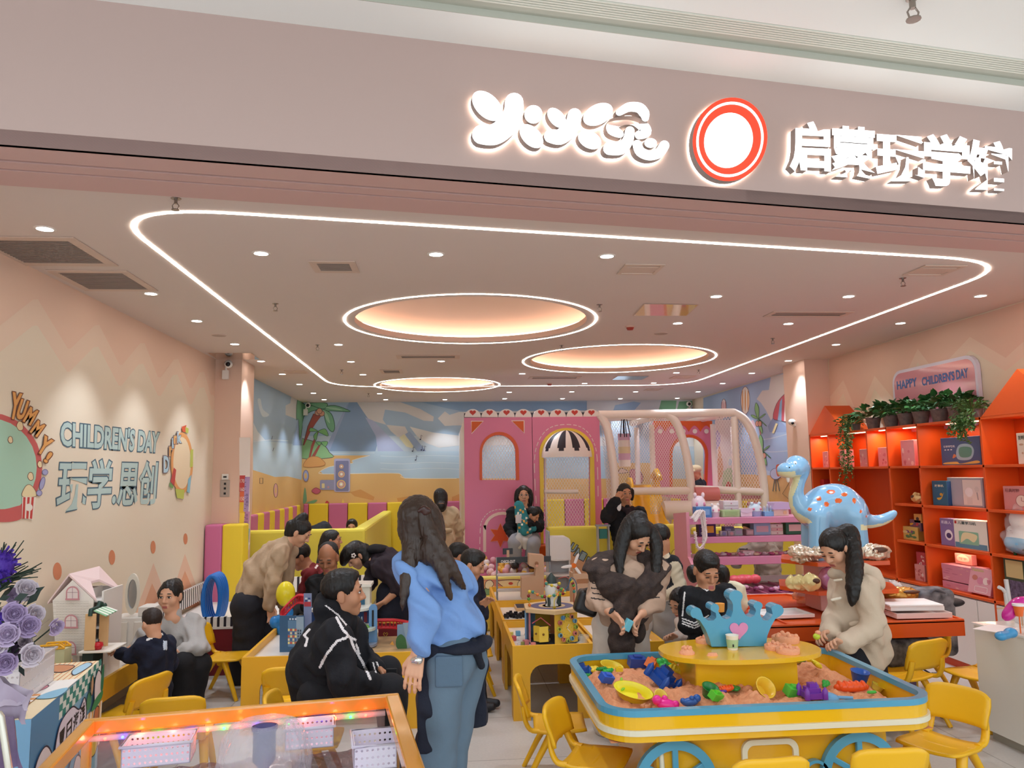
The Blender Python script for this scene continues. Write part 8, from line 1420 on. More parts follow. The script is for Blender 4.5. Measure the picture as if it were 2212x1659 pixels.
b.build('truss', M('#E9A92B', .4), t, True); b = MB(); b.box((F2(270,830)[0], y_, zl),(F2(455,815)[0], y_+.09, F2(360,828)[2])); b.build('deck_blocks', M('#C9C49A', .5), t, True)
q = F2(410,880); t = thing('toy_bench', 'small wooden slatted toy bench in front of the dollhouse', 'toy', (q[0],4.86, zl)); b = MB()
for i in range(4): b.box((q[0]-.03,4.83+.0*i, zl+.01+i*.018),(q[0]+.04,4.89, zl+.022+i*.018))
b.build('slats', M('#D9A95A', .5), t, True)
q = gh(*k2(300,580),5.6); t = thing('toy_shop_card', 'printed toy shop front card behind the roses', 'toy card', (q[0],5.6, zl)); b = MB(); c0, c1 = gh(*k2(240,530),5.6), gh(*k2(395,800),5.6); b.box((c0[0],5.6, zl),(c1[0],5.612, c0[2])); b.build('card', M('#9CBAD2', .5), t, True); P = Paint(lambda u, v: (lambda p: (p[0],5.599-_off[0], p[2]))(gh(*k2(u, v),5.6))); P.poly('#EBD9B8', [(245,570),(350,560),(350,640),(245,650)]); P.poly('#D98A4A', [(245,530),(320,520),(320,545),(245,560)]); [P.poly('#3A5A7A' if i % 2 else '#E6C07A', [(275+i*10,545),(286+i*10,545),(292+i*10,578),(281+i*10,578)]) for i in range(7)]; P.done('printed_shop', t)['kind'] = 'thing'
ymr = 6.0; gv = lambda x, y, yy=ymr: A(*ony(*k2(x, y), yy)); c = gv(930,435); rz2 = (gv(930,290)[2]-gv(930,580)[2])/2; rx2 = (gv(975,435)[0]-gv(875,435)[0])/2
t = thing('toy_vanity', 'white toy dressing table with oval mirror against left wall', 'toy vanity', (c[0], ymr, zl)); b = MB(); b.poly([circ(0,0, rx2, rz2,32), circ(0,0, rx2*.66, rz2*.72,32)[::-1]], lambda x, z: (c[0]+x, ymr, c[2]+z),0,(0,.02,0)); b.build('mirror_frame', M('#E9E2D4', .4), t, True, .003); b = MB(); b.poly(circ(0,0, rx2*.68, rz2*.74,32), lambda x, z: (c[0]+x, ymr+.012, c[2]+z),0,(0,.004,0)); b.build('mirror', M('#C9D2E0', .04,1.0), t, True)
z2 = gv(930,590)[2]; b = MB(); b.box((c[0]-.12, ymr-.05, zl),(c[0]+.16, ymr+.15, z2)); b.build('cabinet', M('#EDE8E2', .4), t, True, .01);
for s, x in ((-1,-.05),(1,.1)): b = MB(); b.box((c[0]+x-.055, ymr-.07, zl+.02),(c[0]+x+.05, ymr-.05, z2-.03)); b.build('drawer', M('#E4DED6', .4), t, True, .004)
b = MB(); b.box((c[0]+.06, ymr-.04, z2),(c[0]+.18, ymr+.12, z2+.07)); b.build('side_box', M('#EDE8E2', .4), t, True, .006)
q = onz(268,1362, zl); t = thing('toy_sink', 'green toy tray with red tomato behind the toddler', 'toy tray', (q[0], q[1], zl)); b = MB(); b.box((-.1,-.08,0),(.1,.08,.035)); b.build('tray', M('#9CB58E', .5), t, bevel=.006); b = MB(); b.ell((-.02,-.01,.05),.022); b.build('tomato', M('#9A2A22', .3), t)
q = onz(281,1398, zl+.02); t = thing('toy_cup', 'pale pink toy cup the toddler reaches for', 'cup', (min(q[0],-2.12), q[1], zl)); b = MB(); b.lathe([(.03,0),(.036,.075),(.032,.075),(.027,.004)], seg=18); b.build('cup', M('#E3CFCF', .4), t)
# ---- people ------------------------------------------------------------------------------------------
SK = {'a': M('#D9A383', .5, sub=.06), 'b': M('#C58C6A', .5, sub=.06), 'c': M('#B37A5A', .5, sub=.06)}; m_lip = M('#B4605A', .4); m_hair = M('#17120F', .45, bump=(60,.5), stretch=(1,1,.12)); m_brn = M('#33231A', .4, bump=(70,.6), stretch=(1,1,.1)); m_eyew = M('#EDE6E0', .2); m_iris = M('#1A1210', .15); m_scalp = M('#3A2C24', .7)
def C(m, **k): return M(m, .85, bump=(k.get('n', 35), k.get('s', .35)))
def hand(w, tip, nrm_, s, curl):
 d = nrm(tip-w); n = nrm(nrm_-d*(nrm_@d)); l = np.cross(d, n); P = []
 for i, (o, L) in enumerate(((-.030,.068),(-.010,.080),(.010,.076),(.029,.060))):
  k = w+(d*.085+l*o)*s; P.append(cap(w+l*o*.55*s, k, .0145*s, .0115*s, .008)); q = k; a = curl*.5
  for f in (.5,.3,.2): q2 = q+(d*math.cos(a)+n*math.sin(a)+l*o*2.2)*L*f*1.05*s; P.append(cap(q, q2,.0088*s, .0078*s, .003)); q = q2; a += curl*.75
 q = w+(d*.03-l*.03)*s; q2 = q+(d*.03-l*.022+n*.012)*s; P += [cap(q, q2,.014*s, .0105*s, .008), cap(q2, q2+(d*.038-l*.002+n*.016)*s, .0098*s, .008*s, .003)]; return P
def person(label, y, head, look, neck, arms, legs, spine, top, bot, hair='short', sk='a', hs=1., k=1., eyes='open', res=.0055, slv=(1,1), hairm=None, up=(0,0,1), ex=None, tw=(.012,42), paint=None, curl=.6, shoes='#222024', pal=None, slr=(.056,.05,.042), trad=None, tr=None, lr=(.085,.068,.055), pn=(0,-.5,-.6), cat='person', grp=None):
 W_ = lambda p: A(*ony(p[0], p[1], y+(p[2] if len(p) > 2 else 0))); hc = W_(head); t = thing('person', label, cat, A(hc[0], hc[1],0)); Y = nrm(look); X = nrm(np.cross(Y, up)); Z = np.cross(X, Y); R = np.stack([X, Y, Z],1); H = lambda a, b, c: hc+hs*(X*a+Y*b+Z*c); E = lambda c, r, kk=.02: elp(H(*c), A(*((r,)*3 if np.isscalar(r) else r))*hs, kk*hs, R)
 cp = lambda a, b, ra, rb, kk=.01: cap(H(*a), H(*b), ra*hs, rb*hs, kk*hs)
 nb = W_(neck); ar = [[W_(p) for p in a] for a in arms]; lg = [[W_(p) for p in l] for l in legs]; [l[2].__setitem__(2,.075*k) for l in lg if shoes and l[2][2] < .5]; sp_ = [W_(p) for p in spine]
 b = [E((0,-.012,.032),(.074,.092,.082)), E((0,.02,-.038),(.058,.064,.072),.03), E((0,.058,-.094),.022,.03), E((.035,.05,-.03),.03,.02), E((-.035,.05,-.03),.03,.02), cp((-.032,.076,.02),(.032,.076,.02),.013,.013,.015), cp((0,.084,.012),(0,.101,-.026),.008,.0125,.012), E((.012,.09,-.031),.009,.008), E((-.012,.09,-.031),.009,.008), cp((-.017,.079,-.060),(.017,.079,-.060),.0085,.0085,.006), cp((-.014,.078,-.072),(.014,.078,-.072),.009,.009,.006), cut(E((.031,.098,.002),(.016,.014,.010),.012)), cut(E((-.031,.098,.002),(.016,.014,.010),.012))]
 for s in (-1,1): b += [E((s*.076,-.008,-.008),(.010,.019,.031),.006), E((s*.074,-.002,-.028),(.009,.012,.014),.006)]
 b += [cap(H(0,-.02,-.05), nb, .05*hs, .055*hs, .03)]+chain([nb]+sp_, .052*k, .02)
 for a in ar:
  b += [cap(a[0], a[1],.04*k, .036*k), cap(a[1], a[2],.037*k, .026*k), cap(nb, a[0],.038*k, .036*k, .01)]+(hand(a[2], a[3], A(*pn), hs*.95, curl) if len(a) > 3 else [])
 for l in lg: b += [cap(sp_[-1], l[0],.07*k, .07*k), cap(l[0], l[1],.06*k, .045*k), cap(l[1], l[2],.045*k, .035*k)]
 def lips(P): q = (P-hc)@R/hs; return ((np.abs(q[:, 0]) < .019) & (q[:, 1] > .072) & (q[:, 2] > -.077) & (q[:, 2] < -.058)).astype(int)
 S('body', b, res, [SK[sk], m_lip], t, cls=lips)
 if eyes:
  for s in (-1,1):
   mb = MB(); mb.ell(H(s*.033,.0865,.031), A(.019,.005,.0032)*hs, 10,6, rot=R); mb.build('eyebrow', m_hair, t, True); mb = MB()
   if eyes == 'open': mb.ell(H(s*.031,.0815,.003), A(.0145,.006,.0062)*hs, 12,8, rot=R); e = mb.build('eye', m_eyew, t, True); mb = MB(); mb.ell(H(s*.031,.0855,.003), A(.0068,.0036,.0066)*hs, 10,8, rot=R); mb.build('iris', m_iris, e, True); mb = MB(); mb.ell(H(s*.031,.086,.0092), A(.0165,.0045,.002)*hs, 10,6, rot=R); mb.build('lashes', m_hair, t, True)
   else: mb.ell(H(s*.031,.0865,-.001), A(.0165,.0045,.0022)*hs, 10,6, rot=R); mb.build('lashes', m_hair, t, True)
 hm = hairm or m_hair; hp = []
 if hair:
  hp = [E((0,-.016,.036),(.081,.099,.088))]
  fz = {'short': .085, 'buzz': .096, 'bald': .12}.get(hair, .09)
  hp += [E((0,.02,.09),(.06,.06,.03),.02)] if hair in ('short', 'buzz') else []
  if hair == 'bald': hp = [E((0,-.03,.0),(.081,.080,.06)), E((0,-.03,.05),(.079,.08,.065))]
  hp += [cut(E((0,.092, fz-.108),(.072,.07,.088),.008))]
  if hair in ('short', 'buzz', 'bald'): hp += [cut(E((0,-.02,-.128),(.13,.14,.075),.01))]+[cut(E((s*.086,.008,-.03),(.026,.032,.05),.006)) for s in (-1,1)]
  else: hp += [E((0,-.045,-.02),(.074,.055,.07),.02)]+[cut(E((s*.09,.02,-.02),(.022,.026,.034),.006)) for s in (-1,1)]
 for pts, rad in (ex or {}).get('hair', []): hp += chain(smooth_path([W_(p) for p in pts],3), np.interp(np.linspace(0,1,3*(len(pts)-1)+1), np.linspace(0,1, len(rad)), rad),.018)
 if hp: S('hair', hp, .0055 if y < 6 else .007, hm, t, wr=(.0028,260,3,.08))
 tr = tr or [.10]+[.135]*(len(sp_)-1); tp = chain([nb+(nb-sp_[0])*.02]+sp_, [.06*k]+[r*k*.84 for r in tr],.03)
 for i, a in enumerate(ar):
  tp += [cap(nb+(sp_[0]-nb)*.3, a[0],.05*k, slr[0]*k, .03), cap(a[0], sp_[0]+(a[0]-nb)*.5, slr[0]*k, .078*k, .035), cap(a[0]+(sp_[0]-nb)*.3, sp_[-1]+(a[0]-nb)*.45,.062*k, .072*k, .035)]; f = slv[i] if i < len(slv) else 1
  e = a[1]; tp.append(cap(a[0], e, slr[0]*k, slr[1]*k, .025))
  if f > .5: tp.append(cap(e, e+(a[2]-e)*min(1,(f-.5)*2)*.97, slr[1]*k, slr[2]*k, .02))
 for pts, rad in (ex or {}).get('top', []): tp += chain([W_(p) for p in pts], rad, .03)
 pm = None
 if paint:
  def pm(P):
   D = P-EYE; w = D@CF; u = np.stack([1106+F*(D@CR)/w, 829.5-F*(D@CU)/w],1); r = np.zeros(len(P), int); ym = np.median(P[:, 1])
   for mi_, kind, pts, wd in paint:
    q = A(*pts)
    if kind == 'line':
     dm = np.full(len(P),1e9)
     for a_, c_ in zip(q[:-1], q[1:]): dd = c_-a_; tt = np.clip(((u-a_)@dd)/(dd@dd),0,1); dm = np.minimum(dm, np.linalg.norm(u-a_-tt[:, None]*dd, axis=1))
     r[(dm < wd) & (P[:, 1] < ym+.12)] = mi_
    elif kind == 'below': r[u[:, 1] > np.interp(u[:, 0], q[:, 0], q[:, 1])] = mi_
    else: r[(np.abs(u[:, 0]-q[0,0]) < q[1,0]) & (np.abs(u[:, 1]-q[0,1]) < q[1,1]) & (P[:, 1] < ym+wd)] = mi_
   return r
 if top: S('top', tp, res*1.3,[C(top)]+[M(c, .8) for c in (pal or [])], t, wr=(tw[0], tw[1], int(head[0])), cls=pm)
 bp = []
 for l in lg: bp += [cap(sp_[-1]*.35+l[0]*.65, l[0], lr[0]*1.05*k, lr[0]*1.08*k, .04), cap(l[0], l[1], lr[0]*k, lr[1]*k, .03), cap(l[1], l[2], lr[1]*k, lr[2]*k, .02)]
 if bot: S('trousers', bp, res*1.4, C(bot, n=20), t, wr=(.010,20, int(head[1])))
 if shoes:
  for l in lg:
   f = nrm(A(look[0], look[1],0))*.13*k*1.1; a_ = A(l[2][0], l[2][1], max(l[2][2]-.05*k, .045)); S('shoe', [cap(a_, a_+f+A(0,0,-.005),.042*k, .036*k), rbx(a_+f*.5-A(0,0,.02),(.02*k, .02*k, .005),.025*k, .02)],.009, M(shoes, .5), t)
 for nm, prims, m, rs_, w_ in (ex or {}).get('parts', lambda W: [])(W_) if callable((ex or {}).get('parts')) else []: S(nm, prims, rs_, m, t, wr=w_)
 return t, W_, H
ch = lambda W, pts, r: chain([W(p) for p in pts], r, .02)
# 1 woman in denim shirt
person('woman seen from behind in blue shirt, jeans and dark apron, long hair clipped', 3.35,(907,1132),(.5,.85,-.05),(918,1190),[[(890,1222,-.05),(919,1312,-.12),(903,1412,-.12),(888,1486,-.13)],[(985,1244,.12),(1000,1335,.25),(1000,1400,.35)]],[[(966,1430,-.02),(938,1640,-.03),(938,1815)],[(1005,1425,.08),(972,1640,.1),(970,1800,.1)]],[(935,1235),(960,1310,.02),(980,1364,.03)], '#7396CC', '#5D7081', 'long', 'a', 1.0,1.0, None, .0048, hairm=m_brn, tr=[.095,.118,.135], slr=(.055,.068,.042), lr=(.092,.076,.072), curl=.35, pn=(.3,.9,0), tw=(.022,30),
ex={'hair': [([(908,1112),(900,1160,-.03),(888,1205,-.08),(877,1262,-.12),(869,1318,-.15)],[.066,.056,.036,.022,.005]),([(925,1120),(935,1165,-.05),(925,1205,-.1)],[.06,.05,.03]),([(912,1102,-.09),(928,1150,-.1),(958,1200,-.12),(985,1245,-.1),(1004,1272,-.06)],[.022,.03,.03,.02,.004]),([(925,1185,-.1),(950,1225,-.13),(966,1270,-.13),(974,1296,-.12)],[.03,.02,.012,.003])],
'parts': lambda W: [('apron', [elp(W((982,1391,.03)),(.150,.142,.034),.01), rbx(W((922,1500,-.03)),(.03,.05,.2),.012,.01), rbx(W((1032,1490,.18)),(.028,.05,.13),.012,.01)], C('#141828'),.008,(.012,25,1)),('apron_tie', ch(W, [(1022,1385,-.04),(1030,1410,-.05),(1040,1438,-.03)],.016), C('#10131F'),.006, None),('watch', ch(W, [(893,1427,-.14),(904,1426,-.15),(908,1428,-.1)],.012), M('#D9D6D0', .2,.8),.004, None),('hair_clip', ch(W, [(905,1104,-.11),(915,1098,-.115),(924,1104,-.11),(918,1110,-.115)],.008), M('#3A1F1A', .2),.004, None),('jeans_pocket', [rbx(W((970,1450,-.112)),(.05,.004,.055),.006,.01)], C('#53677A'),.006, None)]})
# 2 seated man
t, W_, H_m = person('man with short black hair seated in black varsity jacket with white piping', 4.4,(742,1281),(1,.06,.02),(722,1338),[[(722,1380,-.2),(742,1470,-.28),(806,1478,-.18)],[(758,1366,.2),(782,1440,.15),(815,1444,.08),(848,1466,.02)]],[[(690,1500,-.12),(845,1494,-.16),(862,1650,-.16)],[(700,1495,.12),(836,1452,.15),(856,1625,.15)]],[(702,1390),(682,1440),(690,1490)], '#14141A', '#15151A', 'buzz', 'b', 1.08,1.05, 'open', .0048, tr=[.145,.17,.16], slr=(.082,.076,.055), lr=(.095,.08,.065), pal=['#EAE4E4'], tw=(.017,34), paint=[(1, 'line', [(727,1334),(741,1360),(757,1378),(765,1400),(783,1430),(800,1466)],2.8),(1, 'line', [(752,1376),(728,1385),(706,1412),(691,1441)],2.8),(1, 'line', [(755,1376),(768,1382)],2.5),(1, 'line', [(704,1308),(730,1328),(748,1350)],1.7),(1, 'line', [(806,1432),(812,1452)],1.5),(1, 'line', [(814,1430),(820,1448)],1.5),(1, 'line', [(668,1360),(657,1372),(664,1380),(660,1395)],2.6),(1, 'line', [(770,1392),(776,1412)],2.4)], ex={'top': [([(708,1312,0),(738,1345,-.02)],[.075,.075])]})
b = MB(); q = A(*ony(846,1458,4.36)); b.box(q-A(.03,.005,.035), q+A(.03,.005,.035)); tag(b.build('mobile_phone', m_blk, bevel=.004), 'black phone held in the seated man hand', 'phone')
chair(float(onz(688,1600,.3)[0])-.05,4.40,-H_, 'yellow plastic kids chair under the seated man in black jacket, barely visible')
# 3 woman in tan jacket
person('woman in tan jacket bending over the city table, black hair in a bun', 6.85,(648,1150),(.82,-.1,-.55),(622,1172),[[(604,1196,-.16),(590,1260,-.2),(583,1308,-.2),(588,1340,-.2)],[(622,1190,.15),(616,1250,.15),(612,1300,.1),(612,1325,.1)]],[[(535,1312,-.08),(538,1400,-.08),(520,1476,-.05)],[(552,1312,.1),(566,1400,.1),(550,1480,.1)]],[(600,1192),(562,1235),(540,1295)], '#B79B7E', '#23232B', 'long', 'a', .97,1, 'down', tr=[.13,.165,.165], slr=(.075,.07,.055), lr=(.13,.12,.115), ex={'hair': [([(645,1128),(657,1116)],[.05,.035]),([(630,1135),(622,1160)],[.05,.03])]}, tw=(.015,36), curl=.5)
# 4 man in red jacket
t, W_, H_m = person('man in dark red jacket and glasses bending left behind the city table', 7.3,(648,1202),(-.88,-.25,-.4),(668,1228),[[(668,1242,-.15),(654,1285,-.2),(632,1292,-.18),(616,1294,-.18)],[(692,1232,.16),(680,1285,.1),(660,1296,0)]],[[(672,1315,-.1),(628,1302,-.2),(634,1368,-.15)],[(690,1315,.1),(650,1302,.1),(655,1368,.1)]],[(680,1252),(682,1308)], '#7A1F22', '#8A8C92', 'buzz', 'c', .98,1, 'down', pal=['#E9DCD8'], paint=[(1, 'line', [(682,1226),(690,1216)],2.2)], tr=[.13,.14])
b = MB(); b.tube([H_m(.078,-.01,.012), H_m(.066,.085,.004)],.0022,6); b.tube([H_m(.03+.022*math.cos(q),.102,.002+.018*math.sin(q)) for q in np.linspace(0,6.283,14)[:-1]],.002,5, closed=True); b.build('glasses', m_blk, t, True)
# 5 older man
person('older balding man in black top looking down at the city table', 6.95,(709,1204),(-.12,-.88,-.45),(716,1242),[[(682,1264),(668,1312,-.1),(688,1338,-.2),(702,1342,-.25)],[(750,1256),(768,1304,-.1),(748,1335,-.2)]],[[(702,1350),(692,1358,-.35),(694,1430,-.3)],[(734,1350),(742,1358,-.35),(742,1430,-.3)]],[(716,1272),(717,1340)], '#19191C', '#26262C', 'bald', 'c', 1.08,1.05, 'down', hairm=M('#2A2624', .7), slr=(.07,.06,.05), tr=[.13,.15])
# 6 woman in profile behind
person('woman in profile with tied black hair behind the older man', 8.75,(719,1167),(1,-.1,0),(708,1194),[[(700,1210,-.15),(698,1250,-.15),(715,1268,-.15)],[(714,1208,.15),(716,1250,.15),(725,1268,.15)]],[[(700,1295),(735,1300,-.1),(735,1370)],[(705,1295,.1),(738,1300,.1),(738,1370,.1)]],[(706,1225),(704,1285)], '#2B2A2E', '#2A2A30', 'long', 'c', .95,1, 'open', ex={'hair': [([(708,1160),(698,1180),(692,1215)],[.07,.05,.03])]})
# 7 woman in dark purple
t, W_, H_m = person('woman in dark purple top bending left, flower clip in black hair', 7.1,(769,1199),(-.6,-.35,-.7),(800,1212),[[(822,1226,-.16),(866,1268,-.24),(832,1300,-.25),(812,1312,-.25)],[(816,1212,.17),(800,1252,.1),(788,1290,0),(780,1302,0)]],[[(902,1275,-.08),(898,1360,-.05),(905,1445)],[(915,1270,.1),(915,1360,.1),(920,1445,.1)]],[(830,1210),(868,1225),(905,1262)], '#30262F', '#1C2030', 'long', 'a', 1.0,1.02, 'down', slv=(.62,1), slr=(.075,.062,.05), tr=[.13,.15,.15], ex={'hair': [([(755,1190,-.06),(745,1205,-.05),(742,1218,-.02)],[.06,.045,.02]),([(785,1190),(795,1215)],[.07,.05])], 'parts': lambda W: [('shoulder_bag', [elp(W((815,1186,.02)),(.10,.12,.045),.03)], C('#120F14'),.01,(.01,25,2)),('apron', ch(W, [(845,1285,-.1),(850,1330,-.15)],[.13,.15])+ch(W, [(880,1280,-.1),(885,1345,-.1)],[.13,.13]), C('#171B2C'),.012,(.008,20,3))]})
b = MB(); q = H_m(.068,.03,.065) if False else A(*ony(764,1200,6.97)); [b.ell(q+A(.014*math.cos(k*1.26),-.01,.014*math.sin(k*1.26)),.009,8,6) for k in range(5)]; b.build('hair_clip', M('#E6DCD8', .3), t, True)
# 8 toddler
person('toddler in navy outfit standing back turned at the toy table', 5.15,(328,1344),(-.72,.62,-.25),(336,1374),[[(312,1396,-.03),(286,1420,.0),(262,1413,.05),(248,1408,.08)],[(362,1392,.08),(366,1432,.15),(342,1442,.22)]],[[(318,1488,-.02),(310,1540),(306,1590)],[(346,1488,.08),(348,1540,.1),(346,1590,.1)]],[(336,1410,.02),(333,1478,.03)], '#161B30', '#14182A', 'short', 'a', .70,.72, None, slr=(.062,.058,.046), tr=[.125,.125], lr=(.098,.088,.07), hairm=M('#2A1C16', .6), pal=['#C9D6E6', '#E6E4E0'], paint=[(1, 'box', [(357,1394),(4,10)],.3),(2, 'line', [(318,1382),(335,1374),(350,1370)],2.6)])
# 9 squatting woman
person('woman in light grey sweater squatting beside the toddler, looking out', 5.75,(368,1287),(-.12,-1,-.04),(374,1336),[[(346,1356),(318,1376,-.1),(296,1390,-.12),(280,1404,-.14)],[(414,1354,.05),(426,1402,-.1),(388,1412,-.2),(372,1406,-.22)]],[[(392,1446,.2),(396,1432,-.2),(392,1492,-.1)],[(416,1446,.25),(428,1436,-.1),(420,1494,0)]],[(380,1380,.05),(394,1440,.18)], '#ADA9A6', '#17161A', 'long', 'a', .93,1, 'open', .0046, slr=(.075,.07,.05), tr=[.14,.16], lr=(.09,.075,.06), ex={'hair': [([(350,1280),(352,1300)],[.03,.02]),([(372,1270,.05),(380,1262,.08)],[.05,.04])]}, tw=(.017,34), curl=.9)
# 10 trench coat
person('woman in beige trench coat seen from behind, standing by the pink house', 9.6,(951,1075),(.15,1,0),(954,1098),[[(932,1110),(924,1140),(926,1168)],[(977,1110),(991,1140,.05),(990,1166,.1),(988,1176,.12)]],[[(945,1175),(946,1235),(946,1300)],[(966,1175),(966,1235),(966,1300)]],[(954,1128),(955,1165)], '#BFA584', '#2A2A30', 'long', 'a', .95,1, None, .008, slr=(.075,.065,.055), tr=[.13,.15], ex={'hair': [([(952,1072,-.03),(953,1088,-.06),(953,1097,-.06)],[.085,.07,.05]),([(953,1092,-.11),(953,1094,-.11)],[.05,.05])], 'top': [([(955,1165),(956,1235)],[.17,.2])], 'parts': lambda W: [('coat_belt', ch(W, [(935,1146,-.14),(955,1147,-.19),(972,1146,-.14)],.03), C('#B29876'),.01, None),('hair_clip', ch(W, [(949,1088,-.15),(957,1088,-.15)],.012), M('#6A4A34', .3),.006, None)]})
# 11 boys at the activity table
person('boy in navy jacket with white collar looking right at the activity tables', 5.75,(1021,1219),(.85,-.25,-.35),(1012,1248),[[(1006,1268,-.1),(1020,1310,-.12),(1038,1314,-.12),(1050,1300,-.14)],[(1028,1262,.12),(1040,1312,.1),(1046,1330,.05)]],[[(1016,1352,-.06),(1024,1410,-.05),(1030,1480)],[(1030,1352,.08),(1036,1410,.08),(1040,1480,.08)]],[(1014,1288),(1020,1345)], '#15182A', '#14141C', 'short', 'b', .9,.78, 'down', slr=(.07,.06,.052), tr=[.12,.13], pal=['#E6E2E0'], paint=[(1, 'line', [(1016,1272),(1020,1300)],3)])
person('boy with black hair half hidden behind the denim shirted woman', 6.2,(990,1201),(.8,.25,-.3),(984,1228),[[(978,1245),(985,1280),(1000,1290)],[(995,1242,.15),(1004,1280,.15),(1010,1290,.1)]],[[(985,1320),(985,1380),(985,1440)],[(992,1320,.1),(992,1380,.1),(992,1440,.1)]],[(985,1260),(988,1315)], '#20222E', '#1B1B22', 'short', 'b', .85,.75, None, .007)
# 12,13 mother and child
t, W_, H_m = person('woman with glasses in black jacket seated by the pink house holding a child', 9.6,(1131,1069),(-.05,-1,-.05),(1134,1094),[[(1108,1110),(1099,1142,-.05),(1110,1160,-.18),(1119,1168,-.24)],[(1160,1110),(1165,1138,-.1),(1140,1130,-.3),(1122,1124,-.34)]],[[(1120,1166),(1112,1172,-.36),(1112,1208,-.32)],[(1148,1166),(1152,1174,-.36),(1148,1208,-.32)]],[(1134,1128),(1134,1162)], '#17171B', '#9A9CA4', 'long', 'a', .97,1, 'open', .0065, slr=(.075,.065,.05), lr=(.10,.085,.085), tr=[.14,.15], ex={'hair': [([(1120,1062),(1116,1078),(1119,1092)],[.04,.03,.02]),([(1143,1062),(1146,1080),(1145,1098)],[.04,.03,.015])]})
b = MB()
for s in (-1,1): b.tube([H_m(s*.031+.024*math.cos(q),.103,-.002+.02*math.sin(q)) for q in np.linspace(0,6.283,14)[:-1]],.0022,5, closed=True); b.tube([H_m(s*.056,.1,.004), H_m(s*.078,0,.012)],.002,5)
b.build('glasses', M('#9A8A80', .3), t, True); q = A(*ony(1120,1121,9.22)); b = MB(); b.box(q-A(.035,.006,.05), q+A(.035,.006,.05)); tag(b.build('mobile_phone', M('#C9C4C8', .3), bevel=.006), 'pale phone in the hand of seated woman with glasses', 'phone')
person('small child in teal patterned jacket resting on the seated woman lap', 9.36,(1151,1112),(.75,-.35,-.55),(1138,1122),[[(1130,1130,-.1),(1132,1148,-.12),(1140,1150,-.12)],[(1146,1128,.05),(1150,1142,0),(1142,1150,-.05)]],[[(1128,1158,-.02),(1120,1166,-.15),(1120,1180,-.15)],[(1138,1158),(1134,1168,-.12),(1134,1182,-.12)]],[(1134,1134),(1130,1152)], '#2F7F86', '#C9C6C2', 'short', 'b', .82,.7, None, .006, slr=(.06,.055,.045), tr=[.13,.12], pal=['#E3A54A', '#EDE6D6'], paint=[(1+(i % 2), 'box', [(1112+(i*13) % 34,1096+(i*17) % 58),(2.2,2.6)],.4) for i in range(16)], ex={'top': [([(1122,1092,0),(1128,1120,0)],[.055,.08])]}, shoes=None)
# 14 woman with raised hand
t, W_, _h = person('woman in black raising one hand to her forehead, white mask on wrist', 9.0,(1350,1066),(.12,-1,-.06),(1353,1096),[[(1326,1112),(1310,1116,-.12),(1330,1082,-.18),(1342,1058,-.16)],[(1381,1110),(1391,1148),(1384,1182)]],[[(1342,1195),(1342,1265),(1342,1335)],[(1366,1195),(1366,1265),(1366,1335)]],[(1353,1132),(1353,1185)], '#16161A', '#1D1D22', 'long', 'b', .98,1.02, 'open', .0065, slr=(.08,.07,.058), tr=[.145,.155], pn=(.2,.4,-.4), ex={'hair': [([(1337,1060),(1336,1078)],[.03,.02]),([(1364,1060),(1365,1078)],[.03,.02])], 'parts': lambda W: [('face_mask', [elp(W((1337,1092,-.2)),(.03,.012,.065),.01)], M('#EDE8E6', .7),.007, None),('scarf', ch(W, [(1342,1098,-.05),(1356,1104,-.09),(1366,1098,-.05)],.03)+ch(W, [(1356,1104,-.11),(1358,1122,-.14)],.025), C('#2E2028'),.008, None)]})
